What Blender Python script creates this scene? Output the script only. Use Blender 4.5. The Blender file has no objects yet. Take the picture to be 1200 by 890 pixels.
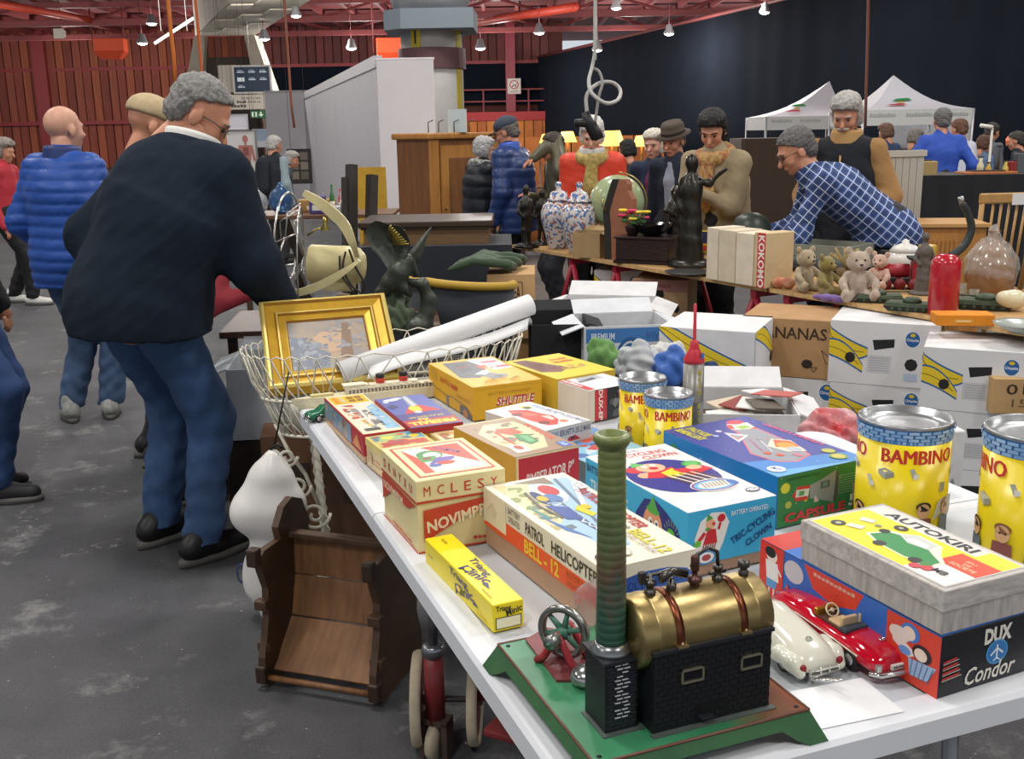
import bpy,bmesh,math,random
import numpy as np
from mathutils import Vector,Matrix
random.seed(7)
SC=bpy.context.scene
COL=SC.collection
PI=math.pi
CAM_F,CAM_PITCH,CAM_ROLL,CAM_H=1216.0,13.45,-1.0,1.58
_p,_r=math.radians(CAM_PITCH),math.radians(CAM_ROLL)
_fw=Vector((0,math.cos(_p),-math.sin(_p)));_up=Vector((0,math.sin(_p),math.cos(_p)));_rt=Vector((1,0,0))
_rt2=_rt*math.cos(_r)+_up*math.sin(_r);_up2=-_rt*math.sin(_r)+_up*math.cos(_r)
cam_data=bpy.data.cameras.new('camera');cam=bpy.data.objects.new('camera',cam_data);COL.objects.link(cam)
cam_data.sensor_width=36.0;cam_data.lens=CAM_F/1200*36;cam_data.clip_start=.05;cam_data.clip_end=300
cam.matrix_world=Matrix(((_rt2.x,_up2.x,-_fw.x,0),(_rt2.y,_up2.y,-_fw.y,0),(_rt2.z,_up2.z,-_fw.z,CAM_H),(0,0,0,1)))
SC.camera=cam
SC.view_settings.view_transform='Standard';SC.view_settings.look='None'
SC.view_settings.gamma=1.0;SC.view_settings.use_curve_mapping=False
SC.view_settings.exposure=0.0
world=bpy.data.worlds.new('hall_air');SC.world=world;world.use_nodes=True
world.node_tree.nodes['Background'].inputs[0].default_value=(0.86,0.92,1.0,1)
world.node_tree.nodes['Background'].inputs[1].default_value=0.72
def area_light(loc,power,size,color=(1,.97,.93)):
 d=bpy.data.lights.new('hall_and_fill_light','AREA');d.shape='DISK';d.size=size;d.energy=power;d.color=color
 o=bpy.data.objects.new('hall_and_fill_light',d);COL.objects.link(o);o.location=loc
 return o
for lx in(-7.5,-1.5,4.5,10.5):
 for ly in(-2.0,3.5,9.0,16.0,26.0,38.0,50.0):
  o=area_light((lx+(.9 if ly>5 else-.4),ly,6.6),190,1.1)
  if ly>20:o.data.type='POINT';o.data.shadow_soft_size=.3;o.data.energy=560;o.location.z=4.5  # far lamps hung low as bare points to brighten walls and beam underside
for lx in(-13.5,-20.,-26.):
 for ly in(38.,50.):o=area_light((lx,ly,4.5),380,1.);o.data.type='POINT';o.data.shadow_soft_size=.3  # added fill lights that brighten the left wood wall and roof
def P(px,py,z=None,Y=None):
 """the point of the place seen at a pixel of the 1200 x 890 frame, on the height z or at the distance Y"""
 d=_fw+_rt2*((px-600)/CAM_F)-_up2*((py-445)/CAM_F)
 t=(z-CAM_H)/d.z if z is not None else Y/d.y
 return Vector((0,0,CAM_H))+d*t
def lin(c):
 if isinstance(c,str):
  c=c.lstrip('#');c=[int(c[i:i+2],16)/255 for i in(0,2,4)]
 return tuple(x/12.92 if x<=.04045 else((x+.055)/1.055)**2.4 for x in c[:3])
_mats={}
def mat(color,rough=.55,metal=0.,noise=.0,nscale=8.,bump=0.,bscale=60.,key=None,emit=0.,trans=0.,spec=.5,sheen=0.,alpha=1.,stretch=(1,1,1),color2=None,coat=0.,ior=1.45):
 k=(color,rough,metal,noise,nscale,bump,bscale,emit,trans,spec,sheen,alpha,stretch,color2,coat,ior)
 if k in _mats:return _mats[k]
 m=bpy.data.materials.new(key or 'finish');m.use_nodes=True;nt=m.node_tree;b=nt.nodes['Principled BSDF']
 c=(*lin(color),1)
 b.inputs['Base Color'].default_value=c;b.inputs['Roughness'].default_value=rough;b.inputs['Metallic'].default_value=metal
 b.inputs['Specular IOR Level'].default_value=spec;b.inputs['IOR'].default_value=ior
 b.inputs['Transmission Weight'].default_value=trans;b.inputs['Alpha'].default_value=alpha
 b.inputs['Coat Weight'].default_value=coat
 if sheen:b.inputs['Sheen Weight'].default_value=sheen
 if emit:b.inputs['Emission Color'].default_value=c;b.inputs['Emission Strength'].default_value=emit
 if noise or bump:
  tc=nt.nodes.new('ShaderNodeTexCoord');mp=nt.nodes.new('ShaderNodeMapping');mp.inputs['Scale'].default_value=stretch
  nt.links.new(tc.outputs['Object'],mp.inputs['Vector'])
 if noise:
  n=nt.nodes.new('ShaderNodeTexNoise');n.inputs['Scale'].default_value=nscale;n.inputs['Detail'].default_value=6;n.inputs['Roughness'].default_value=.6
  nt.links.new(mp.outputs[0],n.inputs['Vector'])
  r=nt.nodes.new('ShaderNodeValToRGB');nt.links.new(n.outputs['Fac'],r.inputs[0])
  lc=lin(color)
  hi=lin(color2)if color2 else tuple(min(1,x*(1+noise))for x in lc)
  lo=lc if color2 else tuple(x*(1-noise)for x in lc)
  r.color_ramp.elements[0].position=.3;r.color_ramp.elements[1].position=.7
  r.color_ramp.elements[0].color=(*lo,1);r.color_ramp.elements[1].color=(*hi,1)
  nt.links.new(r.outputs[0],b.inputs['Base Color'])
  if emit:nt.links.new(r.outputs[0],b.inputs['Emission Color'])
 if bump:
  n2=nt.nodes.new('ShaderNodeTexNoise');n2.inputs['Scale'].default_value=bscale;n2.inputs['Detail'].default_value=5
  nt.links.new(mp.outputs[0],n2.inputs['Vector'])
  bp=nt.nodes.new('ShaderNodeBump');bp.inputs['Strength'].default_value=bump;bp.inputs['Distance'].default_value=.01
  nt.links.new(n2.outputs['Fac'],bp.inputs['Height']);nt.links.new(bp.outputs[0],b.inputs['Normal'])
 _mats[k]=m
 return m
def print_mat(rough=.45):
 k=('print',rough)
 if k in _mats:return _mats[k]
 m=bpy.data.materials.new('printed_ink');m.use_nodes=True;nt=m.node_tree;b=nt.nodes['Principled BSDF']
 a=nt.nodes.new('ShaderNodeVertexColor');a.layer_name='Col'
 nt.links.new(a.outputs[0],b.inputs['Base Color']);b.inputs['Roughness'].default_value=rough
 _mats[k]=m
 return m
def tag(o,label=None,cat=None,group=None,kind=None):
 if label:o['label']=label
 if cat:o['category']=cat
 if group:o['group']=group
 if kind:o['kind']=kind
 return o
def thing(name,label,cat,loc=(0,0,0),rz=0.,group=None,kind=None):
 o=bpy.data.objects.new(name,None);COL.objects.link(o);o.empty_display_size=.05
 o.location=loc;o.rotation_euler=(0,0,rz)
 return tag(o,label,cat,group,kind)
def link_mesh(name,me,mats,parent=None):
 o=bpy.data.objects.new(name,me);COL.objects.link(o)
 for m in(mats if isinstance(mats,(list,tuple))else[mats]):me.materials.append(m)
 if parent is not None:o.parent=parent
 return o
def copy_tree(o,parent=None):
 c=o.copy();COL.objects.link(c);c.parent=parent
 for ch in list(o.children):copy_tree(ch,c)
 return c
def rotz(a):return Matrix.Rotation(a,4,'Z')
def TR(loc=(0,0,0),rx=0,ry=0,rz=0,s=1):
 m=Matrix.Translation(loc)@Matrix.Rotation(rz,4,'Z')@Matrix.Rotation(ry,4,'Y')@Matrix.Rotation(rx,4,'X')
 if s!=1:m=m@(Matrix.Diagonal((*s,1))if isinstance(s,(tuple,list))else Matrix.Scale(s,4))
 return m
class MB:
 def __init__(s):s.v=[];s.f=[];s.m=[];s.c=[];s.s=[];s.hascol=False
 def add(s,verts,faces,mi=0,col=None,smooth=False,M=None):
  o=len(s.v)
  s.v.extend([tuple(M@Vector(v))for v in verts]if M is not None else[tuple(v)for v in verts])
  for f in faces:
   s.f.append(tuple(i+o for i in f));s.m.append(mi);s.c.append(col);s.s.append(smooth)
  if col is not None:s.hascol=True
  return s
 def box(s,x0,x1,y0,y1,z0,z1,mi=0,col=None,M=None,bev=0,seg=2):
  if bev:
   bm=bmesh.new();bmesh.ops.create_cube(bm,size=1)
   for v in bm.verts:v.co=Vector(((x0+x1)/2+v.co.x*(x1-x0),(y0+y1)/2+v.co.y*(y1-y0),(z0+z1)/2+v.co.z*(z1-z0)))
   bmesh.ops.bevel(bm,geom=bm.edges[:],offset=bev,segments=seg,affect='EDGES',profile=.5)
   bm.verts.index_update()
   s.add([v.co.copy()for v in bm.verts],[[v.index for v in f.verts]for f in bm.faces],mi,col,False,M);bm.free()
   return s
  V=[(x0,y0,z0),(x1,y0,z0),(x1,y1,z0),(x0,y1,z0),(x0,y0,z1),(x1,y0,z1),(x1,y1,z1),(x0,y1,z1)]
  return s.add(V,[(3,2,1,0),(4,5,6,7),(0,1,5,4),(1,2,6,5),(2,3,7,6),(3,0,4,7)],mi,col,False,M)
 def loft(s,rings,mi=0,col=None,smooth=True,cap=True,M=None,closed=True):
  n=len(rings[0]);V=[p for r in rings for p in r];F=[]
  for i in range(len(rings)-1):
   for j in range(n if closed else n-1):
    a=i*n+j;b=i*n+(j+1)%n
    F.append((a,b,b+n,a+n))
  if cap and closed:F.append(tuple(reversed(range(n))));F.append(tuple(range((len(rings)-1)*n,len(rings)*n)))
  return s.add(V,F,mi,col,smooth,M)
 def lathe(s,prof,n=24,mi=0,col=None,smooth=True,M=None,cap=True,c=(0,0,0)):
  return s.loft([[(c[0]+r*math.cos(2*PI*j/n),c[1]+r*math.sin(2*PI*j/n),c[2]+z)for j in range(n)]for r,z in prof],mi,col,smooth,cap,M)
 def tube(s,path,r=.01,n=8,mi=0,col=None,smooth=True,M=None,cap=True,loop=False,flat=1.):
  pts=[Vector(p)for p in path];N=len(pts);rs=r if isinstance(r,(list,tuple))else[r]*N
  rings=[];prev=None
  for i in range(N):
   if loop:t=pts[(i+1)%N]-pts[i-1]
   else:t=pts[min(i+1,N-1)]-pts[max(i-1,0)]
   t.normalize()
   if prev is None:
    a=Vector((0,0,1))if abs(t.z)<.9 else Vector((1,0,0));u=t.cross(a).normalized()
   else:
    u=(prev-t*prev.dot(t))
    u=u.normalized()if u.length>1e-6 else t.orthogonal().normalized()
   prev=u;w=t.cross(u)
   rings.append([pts[i]+(u*math.cos(2*PI*j/n)+w*(math.sin(2*PI*j/n)*flat))*rs[i]for j in range(n)])
  if loop:rings.append(rings[0]);cap=False
  return s.loft(rings,mi,col,smooth,cap,M)
 def ell(s,c,r,n=14,mi=0,col=None,M=None,m=None):
  r=r if isinstance(r,(tuple,list))else(r,r,r);m=m or max(6,n//2);rings=[]
  for i in range(m+1):
   a=-PI/2+PI*min(max(i/m,.015),.985)
   rings.append([(c[0]+r[0]*math.cos(a)*math.cos(2*PI*j/n),c[1]+r[1]*math.cos(a)*math.sin(2*PI*j/n),c[2]+r[2]*math.sin(a))for j in range(n)])
  return s.loft(rings,mi,col,True,True,M)
 def prism(s,pts,z0,z1,mi=0,col=None,M=None,smooth=False):
  n=len(pts);V=[(p[0],p[1],z0)for p in pts]+[(p[0],p[1],z1)for p in pts]
  F=[tuple(reversed(range(n))),tuple(range(n,2*n))]+[(i,(i+1)%n,(i+1)%n+n,i+n)for i in range(n)]
  return s.add(V,F,mi,col,smooth,M)
 def grid(s,fn,nu,nv,mi=0,col=None,smooth=True,M=None,wrap=False):
  V=[fn(i/nu,j/nv)for i in range(nu+1)for j in range(nv+1)];F=[]
  for i in range(nu):
   for j in range(nv):
    a=i*(nv+1)+j;F.append((a,a+nv+1,a+nv+2,a+1))
  return s.add(V,F,mi,col,smooth,M)
 def build(s,name,mats,parent=None,fix=True):
  me=bpy.data.meshes.new(name);me.from_pydata(s.v,[],s.f)
  if fix and s.f:
   bm=bmesh.new();bm.from_mesh(me)
   bmesh.ops.recalc_face_normals(bm,faces=bm.faces[:]);bm.to_mesh(me);bm.free()
  me.polygons.foreach_set('material_index',s.m);me.polygons.foreach_set('use_smooth',s.s)
  if s.hascol:
   at=me.color_attributes.new('Col','FLOAT_COLOR','CORNER');buf=[]
   cc={}
   for f,c in zip(s.f,s.c):
    if c not in cc:cc[c]=(*lin(c or '#ffffff'),1)
    buf.extend(cc[c]*len(f))
   at.data.foreach_set('color',buf)
  me.update()
  return link_mesh(name,me,mats,parent)
_txt={}
def text_geo(t,bold=.0):
 k=(t,bold)
 if k in _txt:return _txt[k]
 cu=bpy.data.curves.new('lettering','FONT');cu.body=t;cu.size=1;cu.resolution_u=2;cu.offset=bold
 ob=bpy.data.objects.new('lettering',cu)
 me=bpy.data.meshes.new_from_object(ob)
 v=[(a.co.x,a.co.y)for a in me.vertices];f=[tuple(p.vertices)for p in me.polygons]
 bpy.data.objects.remove(ob);bpy.data.curves.remove(cu);bpy.data.meshes.remove(me)
 xs=[a[0]for a in v]or[0];ys=[a[1]for a in v]or[0]
 _txt[k]=(v,f,min(xs),max(xs),min(ys),max(ys))
 return _txt[k]
class Art:
 """flat print on one face: origin corner o, unit directions u and v, width W and height H in metres; coordinates run 0..1"""
 def __init__(s,o,u,v,W,H,lift=.0005,warp=None):
  s.o=Vector(o);s.u=Vector(u);s.vv=Vector(v);s.n=s.u.cross(s.vv);s.W=W;s.H=H;s.k=lift;s.mb=MB();s.warp=warp
 def pt(s,a,b):
  if s.warp:return s.warp(a,b,s.k)
  return s.o+s.u*(a*s.W)+s.vv*(b*s.H)+s.n*s.k
 def poly(s,pts,col):
  s.mb.add([s.pt(a,b)for a,b in pts],[tuple(range(len(pts)))],0,col);s.k+=.00005;return s
 def rect(s,x0,y0,x1,y1,col):
  if s.warp:
   n=max(1,int(abs(x1-x0)*40))
   V=[];F=[]
   for i in range(n+1):
    x=x0+(x1-x0)*i/n;V+=[s.pt(x,y0),s.pt(x,y1)]
   for i in range(n):F.append((2*i,2*i+2,2*i+3,2*i+1))
   s.mb.add(V,F,0,col);s.k+=.00005;return s
  return s.poly([(x0,y0),(x1,y0),(x1,y1),(x0,y1)],col)
 def oval(s,cx,cy,rx,ry,col,n=20,a0=0,a1=360):
  pts=[(cx+rx*math.cos(math.radians(a0+(a1-a0)*i/n)),cy+ry*math.sin(math.radians(a0+(a1-a0)*i/n)))for i in range(n+(0 if a1-a0==360 else 1))]
  return s.poly(pts,col)
 def line(s,pts,w,col):
  """stroke; w in metres"""
  for(a,b),(c,d)in zip(pts,pts[1:]):
   dx,dy=(c-a)*s.W,(d-b)*s.H;L=math.hypot(dx,dy)or 1
   ox,oy=-dy/L*w/2/s.W,dx/L*w/2/s.H
   s.mb.add([s.pt(a+ox,b+oy),s.pt(a-ox,b-oy),s.pt(c-ox,d-oy),s.pt(c+ox,d+oy)],[(0,1,2,3)],0,col)
  s.k+=.00005;return s
 def text(s,t,x0,y0,x1,y1,col,bold=.02,rot=0,shear=0):
  v,f,a0,a1,b0,b1=text_geo(t,bold)
  if not v:return s
  cx,cy=(x0+x1)/2*s.W,(y0+y1)/2*s.H;w,h=(x1-x0)*s.W,(y1-y0)*s.H;ca,sa=math.cos(math.radians(rot)),math.sin(math.radians(rot))
  V=[]
  for a,b in v:
   p=((a-a0)/max(a1-a0,1e-6)-.5)*w;q=((b-b0)/max(b1-b0,1e-6)-.5)*h
   p+=q*shear
   X=cx+p*ca-q*sa;Y=cy+p*sa+q*ca
   V.append(s.pt(X/s.W,Y/s.H))
  s.mb.add(V,f,0,col);s.k+=.00005;return s
 def scatter(s,n,x0,y0,x1,y1,cols,r0=.01,r1=.05,seed=1,nseg=6):
  rn=random.Random(seed)
  for i in range(n):
   cx,cy,r=rn.uniform(x0,x1),rn.uniform(y0,y1),rn.uniform(r0,r1)
   a=rn.uniform(0,360)
   pts=[(cx+r*rn.uniform(.5,1.3)*math.cos(math.radians(a+360*j/nseg))/s.W*min(s.W,s.H),cy+r*rn.uniform(.5,1.3)*math.sin(math.radians(a+360*j/nseg))/s.H*min(s.W,s.H))for j in range(nseg)]
   s.k-=.000044;s.poly([(min(max(p[0],x0),x1),min(max(p[1],y0),y1))for p in pts],rn.choice(cols))
  return s
 def bars(s,x0,y0,x1,y1,col,n=5):
  for i in range(n):
   w=(x1-x0)/n;f=.25*((i*7)%3)/2;s.rect(x0+i*w,y0,x0+(i+.8)*w,y1-f*(y1-y0),col)
  return s
 def done(s,name,parent,rough=.4):
  return s.mb.build(name,print_mat(rough),parent,fix=False)
def surf_nets(F,xs,ys,zs):
 S=F<0;nx,ny,nz=F.shape
 c=S[:-1,:-1,:-1].astype(np.int8);cnt=np.zeros((nx-1,ny-1,nz-1),np.int8)
 for a in(0,1):
  for b in(0,1):
   for d in(0,1):cnt+=S[a:nx-1+a,b:ny-1+b,d:nz-1+d]
 I=np.argwhere((cnt>0)&(cnt<8))
 if not len(I):return[],[]
 idx=-np.ones((nx-1,ny-1,nz-1),np.int64);idx[I[:,0],I[:,1],I[:,2]]=np.arange(len(I))
 acc=np.zeros((len(I),3));num=np.zeros(len(I))
 X=[xs,ys,zs]
 for ax in range(3):
  o1,o2=[q for q in range(3)if q!=ax]
  for a in(0,1):
   for b in(0,1):
    p0=I.copy();p0[:,o1]+=a;p0[:,o2]+=b;p1=p0.copy();p1[:,ax]+=1
    f0=F[p0[:,0],p0[:,1],p0[:,2]];f1=F[p1[:,0],p1[:,1],p1[:,2]]
    h=(f0<0)!=(f1<0);t=np.where(h,f0/np.where(h,f0-f1,1),0)
    pos=np.stack([X[q][p0[:,q]]for q in range(3)],1).astype(float)
    pos[:,ax]+=t*(X[ax][p1[:,ax]]-X[ax][p0[:,ax]])
    acc+=np.where(h[:,None],pos,0);num+=h
 V=acc/num[:,None];Fs=[]
 for ax in range(3):
  sl0=[slice(None)]*3;sl1=[slice(None)]*3;sl0[ax]=slice(None,-1);sl1[ax]=slice(1,None)
  ch=S[tuple(sl0)]!=S[tuple(sl1)];E=np.argwhere(ch)
  o1,o2=(ax+1)%3,(ax+2)%3
  E=E[(E[:,o1]>0)&(E[:,o2]>0)&(E[:,o1]<F.shape[o1]-1)&(E[:,o2]<F.shape[o2]-1)]
  q=[]
  for a,b in((1,1),(0,1),(0,0),(1,0)):
   e=E.copy();e[:,o1]-=a;e[:,o2]-=b;q.append(idx[e[:,0],e[:,1],e[:,2]])
  q=np.stack(q,1);ins=S[E[:,0],E[:,1],E[:,2]]
  q[~ins]=q[~ins][:,::-1];Fs.append(q)
 Fq=np.concatenate(Fs);Fq=Fq[(Fq>=0).all(1)]
 return V,Fq
class SDF:
 def __init__(s,k=.03):s.pr=[];s.k=k
 def cap(s,a,b,r1,r2=None,k=None,sub=False,flat=None):
  """tapered capsule; flat=(direction, ratio) squashes it along that direction"""
  s.pr.append(('c',np.array(a,float),np.array(b,float),r1,r1 if r2 is None else r2,flat,s.k if k is None else k,sub));return s
 def chain(s,pts,rs,k=None,flat=None):
  for i in range(len(pts)-1):s.cap(pts[i],pts[i+1],rs[i],rs[i+1],k,flat=flat)
  return s
 def ell(s,c,r,R=None,k=None,sub=False):
  s.pr.append(('e',np.array(c,float),np.array(r if isinstance(r,(tuple,list))else(r,r,r),float),None if R is None else np.array(R.to_3x3()if hasattr(R,'to_3x3')else R,float),None,None,s.k if k is None else k,sub));return s
 def bounds(s):
  lo,hi=[],[]
  for p in s.pr:
   if p[7]:continue
   if p[0]=='c':
    r=max(p[3],p[4]);lo+=[p[1]-r,p[2]-r];hi+=[p[1]+r,p[2]+r]
   else:
    r=p[2].max()if p[3]is not None else p[2];lo.append(p[1]-r);hi.append(p[1]+r)
  return np.min(lo,0),np.max(hi,0)
 def mesh(s,vox,post=None,clip=None,smooth=1):
  lo,hi=s.bounds();lo=lo-3*vox-s.k*.6;hi=hi+3*vox+s.k*.6
  ax=[np.arange(lo[i],hi[i]+vox,vox)for i in range(3)]
  F=np.full([len(a)for a in ax],1e3,np.float32)
  for p in s.pr:
   k=max(p[6],1e-4)
   if p[0]=='c':r=max(p[3],p[4]);plo=np.minimum(p[1],p[2])-r;phi=np.maximum(p[1],p[2])+r
   else:r=p[2].max();plo=p[1]-r;phi=p[1]+r
   m=k+3*vox
   sl=[slice(max(0,int(np.searchsorted(ax[i],plo[i]-m))-1),int(np.searchsorted(ax[i],phi[i]+m))+1)for i in range(3)]
   gx,gy,gz=np.meshgrid(ax[0][sl[0]],ax[1][sl[1]],ax[2][sl[2]],indexing='ij')
   Q=np.stack([gx,gy,gz],-1)
   if p[0]=='c':
    a,b=p[1],p[2];ab=b-a;L2=max(float(ab@ab),1e-9)
    t=np.clip(((Q-a)@ab)/L2,0,1);w=Q-a-t[...,None]*ab
    rr=p[3]+(p[4]-p[3])*t
    if p[5]is not None:
     dv=np.array(p[5][0],float);dv/=np.linalg.norm(dv);q=p[5][1]
     w=w+(w@dv)[...,None]*dv*(1/q-1);d=(np.linalg.norm(w,axis=-1)-rr)*min(1,q**.5)
    else:d=np.linalg.norm(w,axis=-1)-rr
   else:
    w=Q-p[1]
    if p[3]is not None:w=w@p[3]
    k0=np.linalg.norm(w/p[2],axis=-1);k1=np.linalg.norm(w/p[2]**2,axis=-1)
    d=k0*(k0-1)/np.maximum(k1,1e-6)
   G=F[tuple(sl)]
   if p[7]:
    h=np.clip(.5-.5*(G+d)/k,0,1);F[tuple(sl)]=G*(1-h)-d*h+k*h*(1-h)
   else:
    h=np.clip(.5+.5*(G-d)/k,0,1);F[tuple(sl)]=G*(1-h)+d*h-k*h*(1-h)
  if clip is not None:
   gx,gy,gz=np.meshgrid(*ax,indexing='ij');F=np.maximum(F,clip(gx,gy,gz))
  V,Q=surf_nets(F,*ax)
  if not len(V):return V,Q
  for _ in range(smooth):
   A=np.zeros_like(V);n=np.zeros(len(V))
   for i in range(4):
    a,b=Q[:,i],Q[:,(i+1)%4]
    np.add.at(A,a,V[b]);np.add.at(n,a,1)
   V=.5*V+.5*A/np.maximum(n,1)[:,None]
  if post is not None:V=post(V,Q)
  return V,Q
def vnormals(V,Q):
 n=np.cross(V[Q[:,2]]-V[Q[:,0]],V[Q[:,3]]-V[Q[:,1]]);N=np.zeros_like(V)
 for i in range(4):np.add.at(N,Q[:,i],n)
 return N/np.maximum(np.linalg.norm(N,axis=1),1e-9)[:,None]
def np_mesh(name,V,Q,mats,parent=None,smooth=True):
 me=bpy.data.meshes.new(name);me.vertices.add(len(V));me.vertices.foreach_set('co',np.asarray(V,np.float32).ravel())
 n=len(Q);me.loops.add(n*4);me.loops.foreach_set('vertex_index',np.asarray(Q,np.int32).ravel())
 me.polygons.add(n);me.polygons.foreach_set('loop_start',np.arange(0,n*4,4,dtype=np.int32))
 me.polygons.foreach_set('use_smooth',[smooth]*n)
 me.update(calc_edges=True);me.validate()
 return link_mesh(name,me,mats,parent)
def wob(V,amp,f,seed=0):
 """cheap smooth 3-D noise for folds"""
 r=np.random.default_rng(seed);out=np.zeros(len(V))
 for i in range(6):
  w=r.normal(size=3)*f;out+=np.sin(V@w+r.uniform(0,6.3))
 return out*amp/3
 #  the hall
def floor_material():
 m=bpy.data.materials.new('asphalt');m.use_nodes=True;nt=m.node_tree;N=nt.nodes;L=nt.links;b=N['Principled BSDF']
 tc=N.new('ShaderNodeTexCoord')
 def noise(sc,det=5,ro=.6,vec=None):
  n=N.new('ShaderNodeTexNoise');n.inputs['Scale'].default_value=sc;n.inputs['Detail'].default_value=det;n.inputs['Roughness'].default_value=ro
  L.new(vec or tc.outputs['Object'],n.inputs['Vector']);return n
 def ramp(n,p0,c0,p1,c1):
  r=N.new('ShaderNodeValToRGB');r.color_ramp.elements[0].position=p0;r.color_ramp.elements[1].position=p1
  r.color_ramp.elements[0].color=(*c0,1);r.color_ramp.elements[1].color=(*c1,1);L.new(n,r.inputs[0]);return r
 base=ramp(noise(1.1,6,.7).outputs['Fac'],.3,lin('#424245'),.72,lin('#5c5c60'))
 grain=ramp(noise(170,3).outputs['Fac'],.35,(.62,.62,.62),.75,(1.25,1.25,1.25))
 mx=N.new('ShaderNodeMixRGB');mx.blend_type='MULTIPLY';mx.inputs[0].default_value=.8;L.new(base.outputs[0],mx.inputs[1]);L.new(grain.outputs[0],mx.inputs[2])
 dust=ramp(noise(2.6,9,.75).outputs['Fac'],.56,(0,0,0),.78,(.8,.8,.8))
 mx2=N.new('ShaderNodeMixRGB');mx2.inputs[2].default_value=(*lin('#a3a29e'),1);L.new(dust.outputs[0],mx2.inputs[0]);L.new(mx.outputs[0],mx2.inputs[1])
 speck=ramp(noise(60,1).outputs['Fac'],.77,(0,0,0),.80,(1,1,1))
 mx3=N.new('ShaderNodeMixRGB');mx3.inputs[2].default_value=(*lin('#c9c6bd'),1);L.new(speck.outputs[0],mx3.inputs[0]);L.new(mx2.outputs[0],mx3.inputs[1])
 L.new(mx3.outputs[0],b.inputs['Base Color']);b.inputs['Roughness'].default_value=.68;b.inputs['Specular IOR Level'].default_value=.35
 bp=N.new('ShaderNodeBump');bp.inputs['Strength'].default_value=.35;bp.inputs['Distance'].default_value=.006;L.new(noise(140,4).outputs['Fac'],bp.inputs['Height']);L.new(bp.outputs[0],b.inputs['Normal'])
 return m
def chalk_material():
 m=bpy.data.materials.new('worn_chalk');m.use_nodes=True;nt=m.node_tree;N=nt.nodes;L=nt.links;b=N['Principled BSDF']
 b.inputs['Base Color'].default_value=(*lin('#b9b8b4'),1);b.inputs['Roughness'].default_value=.9
 tc=N.new('ShaderNodeTexCoord');n=N.new('ShaderNodeTexNoise');n.inputs['Scale'].default_value=26;n.inputs['Detail'].default_value=8;n.inputs['Roughness'].default_value=.8
 L.new(tc.outputs['Object'],n.inputs['Vector']);r=N.new('ShaderNodeValToRGB');r.color_ramp.elements[0].position=.52;r.color_ramp.elements[1].position=.75
 r.color_ramp.elements[1].color=(.75,.75,.75,1)
 L.new(n.outputs['Fac'],r.inputs[0]);L.new(r.outputs[0],b.inputs['Alpha']);return m
WALL_Y=58.0;CEIL=7.2
mb=MB();mb.box(-45,45,-14,70,-.1,0);floor=tag(mb.build('floor',floor_material()),kind='structure')
CH=chalk_material()
for pts,w in(([(57,480),(48,540),(31,590)],.05),([(31,592),(26,645),(0,664)],.06),([(15,435),(52,428),(62,437)],.05),([(62,578),(110,572),(145,578)],.08),([(70,650),(118,640),(160,632)],.10)):
 g=[P(a,b,z=.002)for a,b in pts];mb=MB();V=[]
 for i,p in enumerate(g):
  t=(g[min(i+1,len(g)-1)]-g[max(i-1,0)]).normalized();q=Vector((-t.y,t.x,0))*w*.5;V+=[p+q,p-q]
 mb.add(V,[(2*i,2*i+2,2*i+3,2*i+1)for i in range(len(g)-1)]);mb.build('chalk_mark',CH,floor)
RED_WOOD=[mat(c,.7,noise=.25,nscale=2.5,stretch=(3,3,.25))for c in('#8f4a38','#854132','#995036','#7a3a2d')]
DARKRED=mat('#8a2f33',.55);STEEL=mat('#7b3a3a',.6,noise=.15,nscale=2);BRED=mat('#b8412f',.5)
mb=MB();mb.box(-45,3.0,WALL_Y,WALL_Y+.3,0,CEIL);wall_back=tag(mb.build('wall_back',mat('#4a201c',.8)),kind='structure')
def boards(x0,x1,w,z0,z1,mats,par):
 k=0;x=x0
 protos={}
 while x<x1-.05:
  i=k%len(mats)
  if i not in protos:
   m_=MB();m_.box(0,w*.9,-.10-.03*(k%2),0,z0,z1,bev=.02,seg=1);o=m_.build('plank',mats[i],par);protos[i]=o
  else:
   o=protos[i].copy();COL.objects.link(o);o.parent=par
  o.location=(x,WALL_Y,0);x+=w;k+=1
boards(-30.5,-15.2,.46,0,CEIL,RED_WOOD,wall_back)
boards(-15.2,2.2,.46,5.25,CEIL,[mat(c,.7,noise=.2,nscale=2)for c in('#5e2b29','#552624','#672f2c')],wall_back)
mb=MB();mb.box(-15.2,3,WALL_Y-.08,WALL_Y,3.0,5.2);mb.build('glass_band',mat('#10161f',.9,spec=.1),wall_back)
mb=MB();mb.box(-30.5,3,WALL_Y-.2,WALL_Y-.05,5.12,5.28);mb.build('rail',DARKRED,wall_back)
mb=MB();mb.box(-30.5,-15.2,WALL_Y-.35,WALL_Y-.14,2.32,2.52);mb.build('rail',DARKRED,wall_back)
mb=MB();mb.box(-25.2,-24.5,WALL_Y-.4,WALL_Y-.14,0,CEIL);mb.build('post',DARKRED,wall_back)
mb=MB();mb.box(-2.2,3,WALL_Y-1.2,WALL_Y-.9,2.15,2.6);mb.build('ledge',mat('#b3252a',.5),wall_back)
for i in range(12):
 mb=MB();mb.box(-3.6+i*.5,-3.14+i*.5,WALL_Y-1.1,WALL_Y-1.0,0,2.2);mb.build('plank',mat(('#c8742f','#b9652a','#d07f38')[i%3],.6,noise=.15,nscale=3),wall_back)
for z in(3.15,3.75):mb=MB();mb.box(-3.6,2.4,WALL_Y-1.0,WALL_Y-.94,z-.035,z+.035);mb.build('rail',DARKRED,wall_back)
for x in(-1.3,1.1):mb=MB();mb.box(x,x+.08,WALL_Y-1.02,WALL_Y-.94,2.6,3.78);mb.build('rail_post',DARKRED,wall_back)
mb=MB();mb.box(-.05,.45,WALL_Y-1.3,WALL_Y-.9,2.6,CEIL);mb.build('post',mat('#8d2c3a',.5),wall_back)
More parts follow.
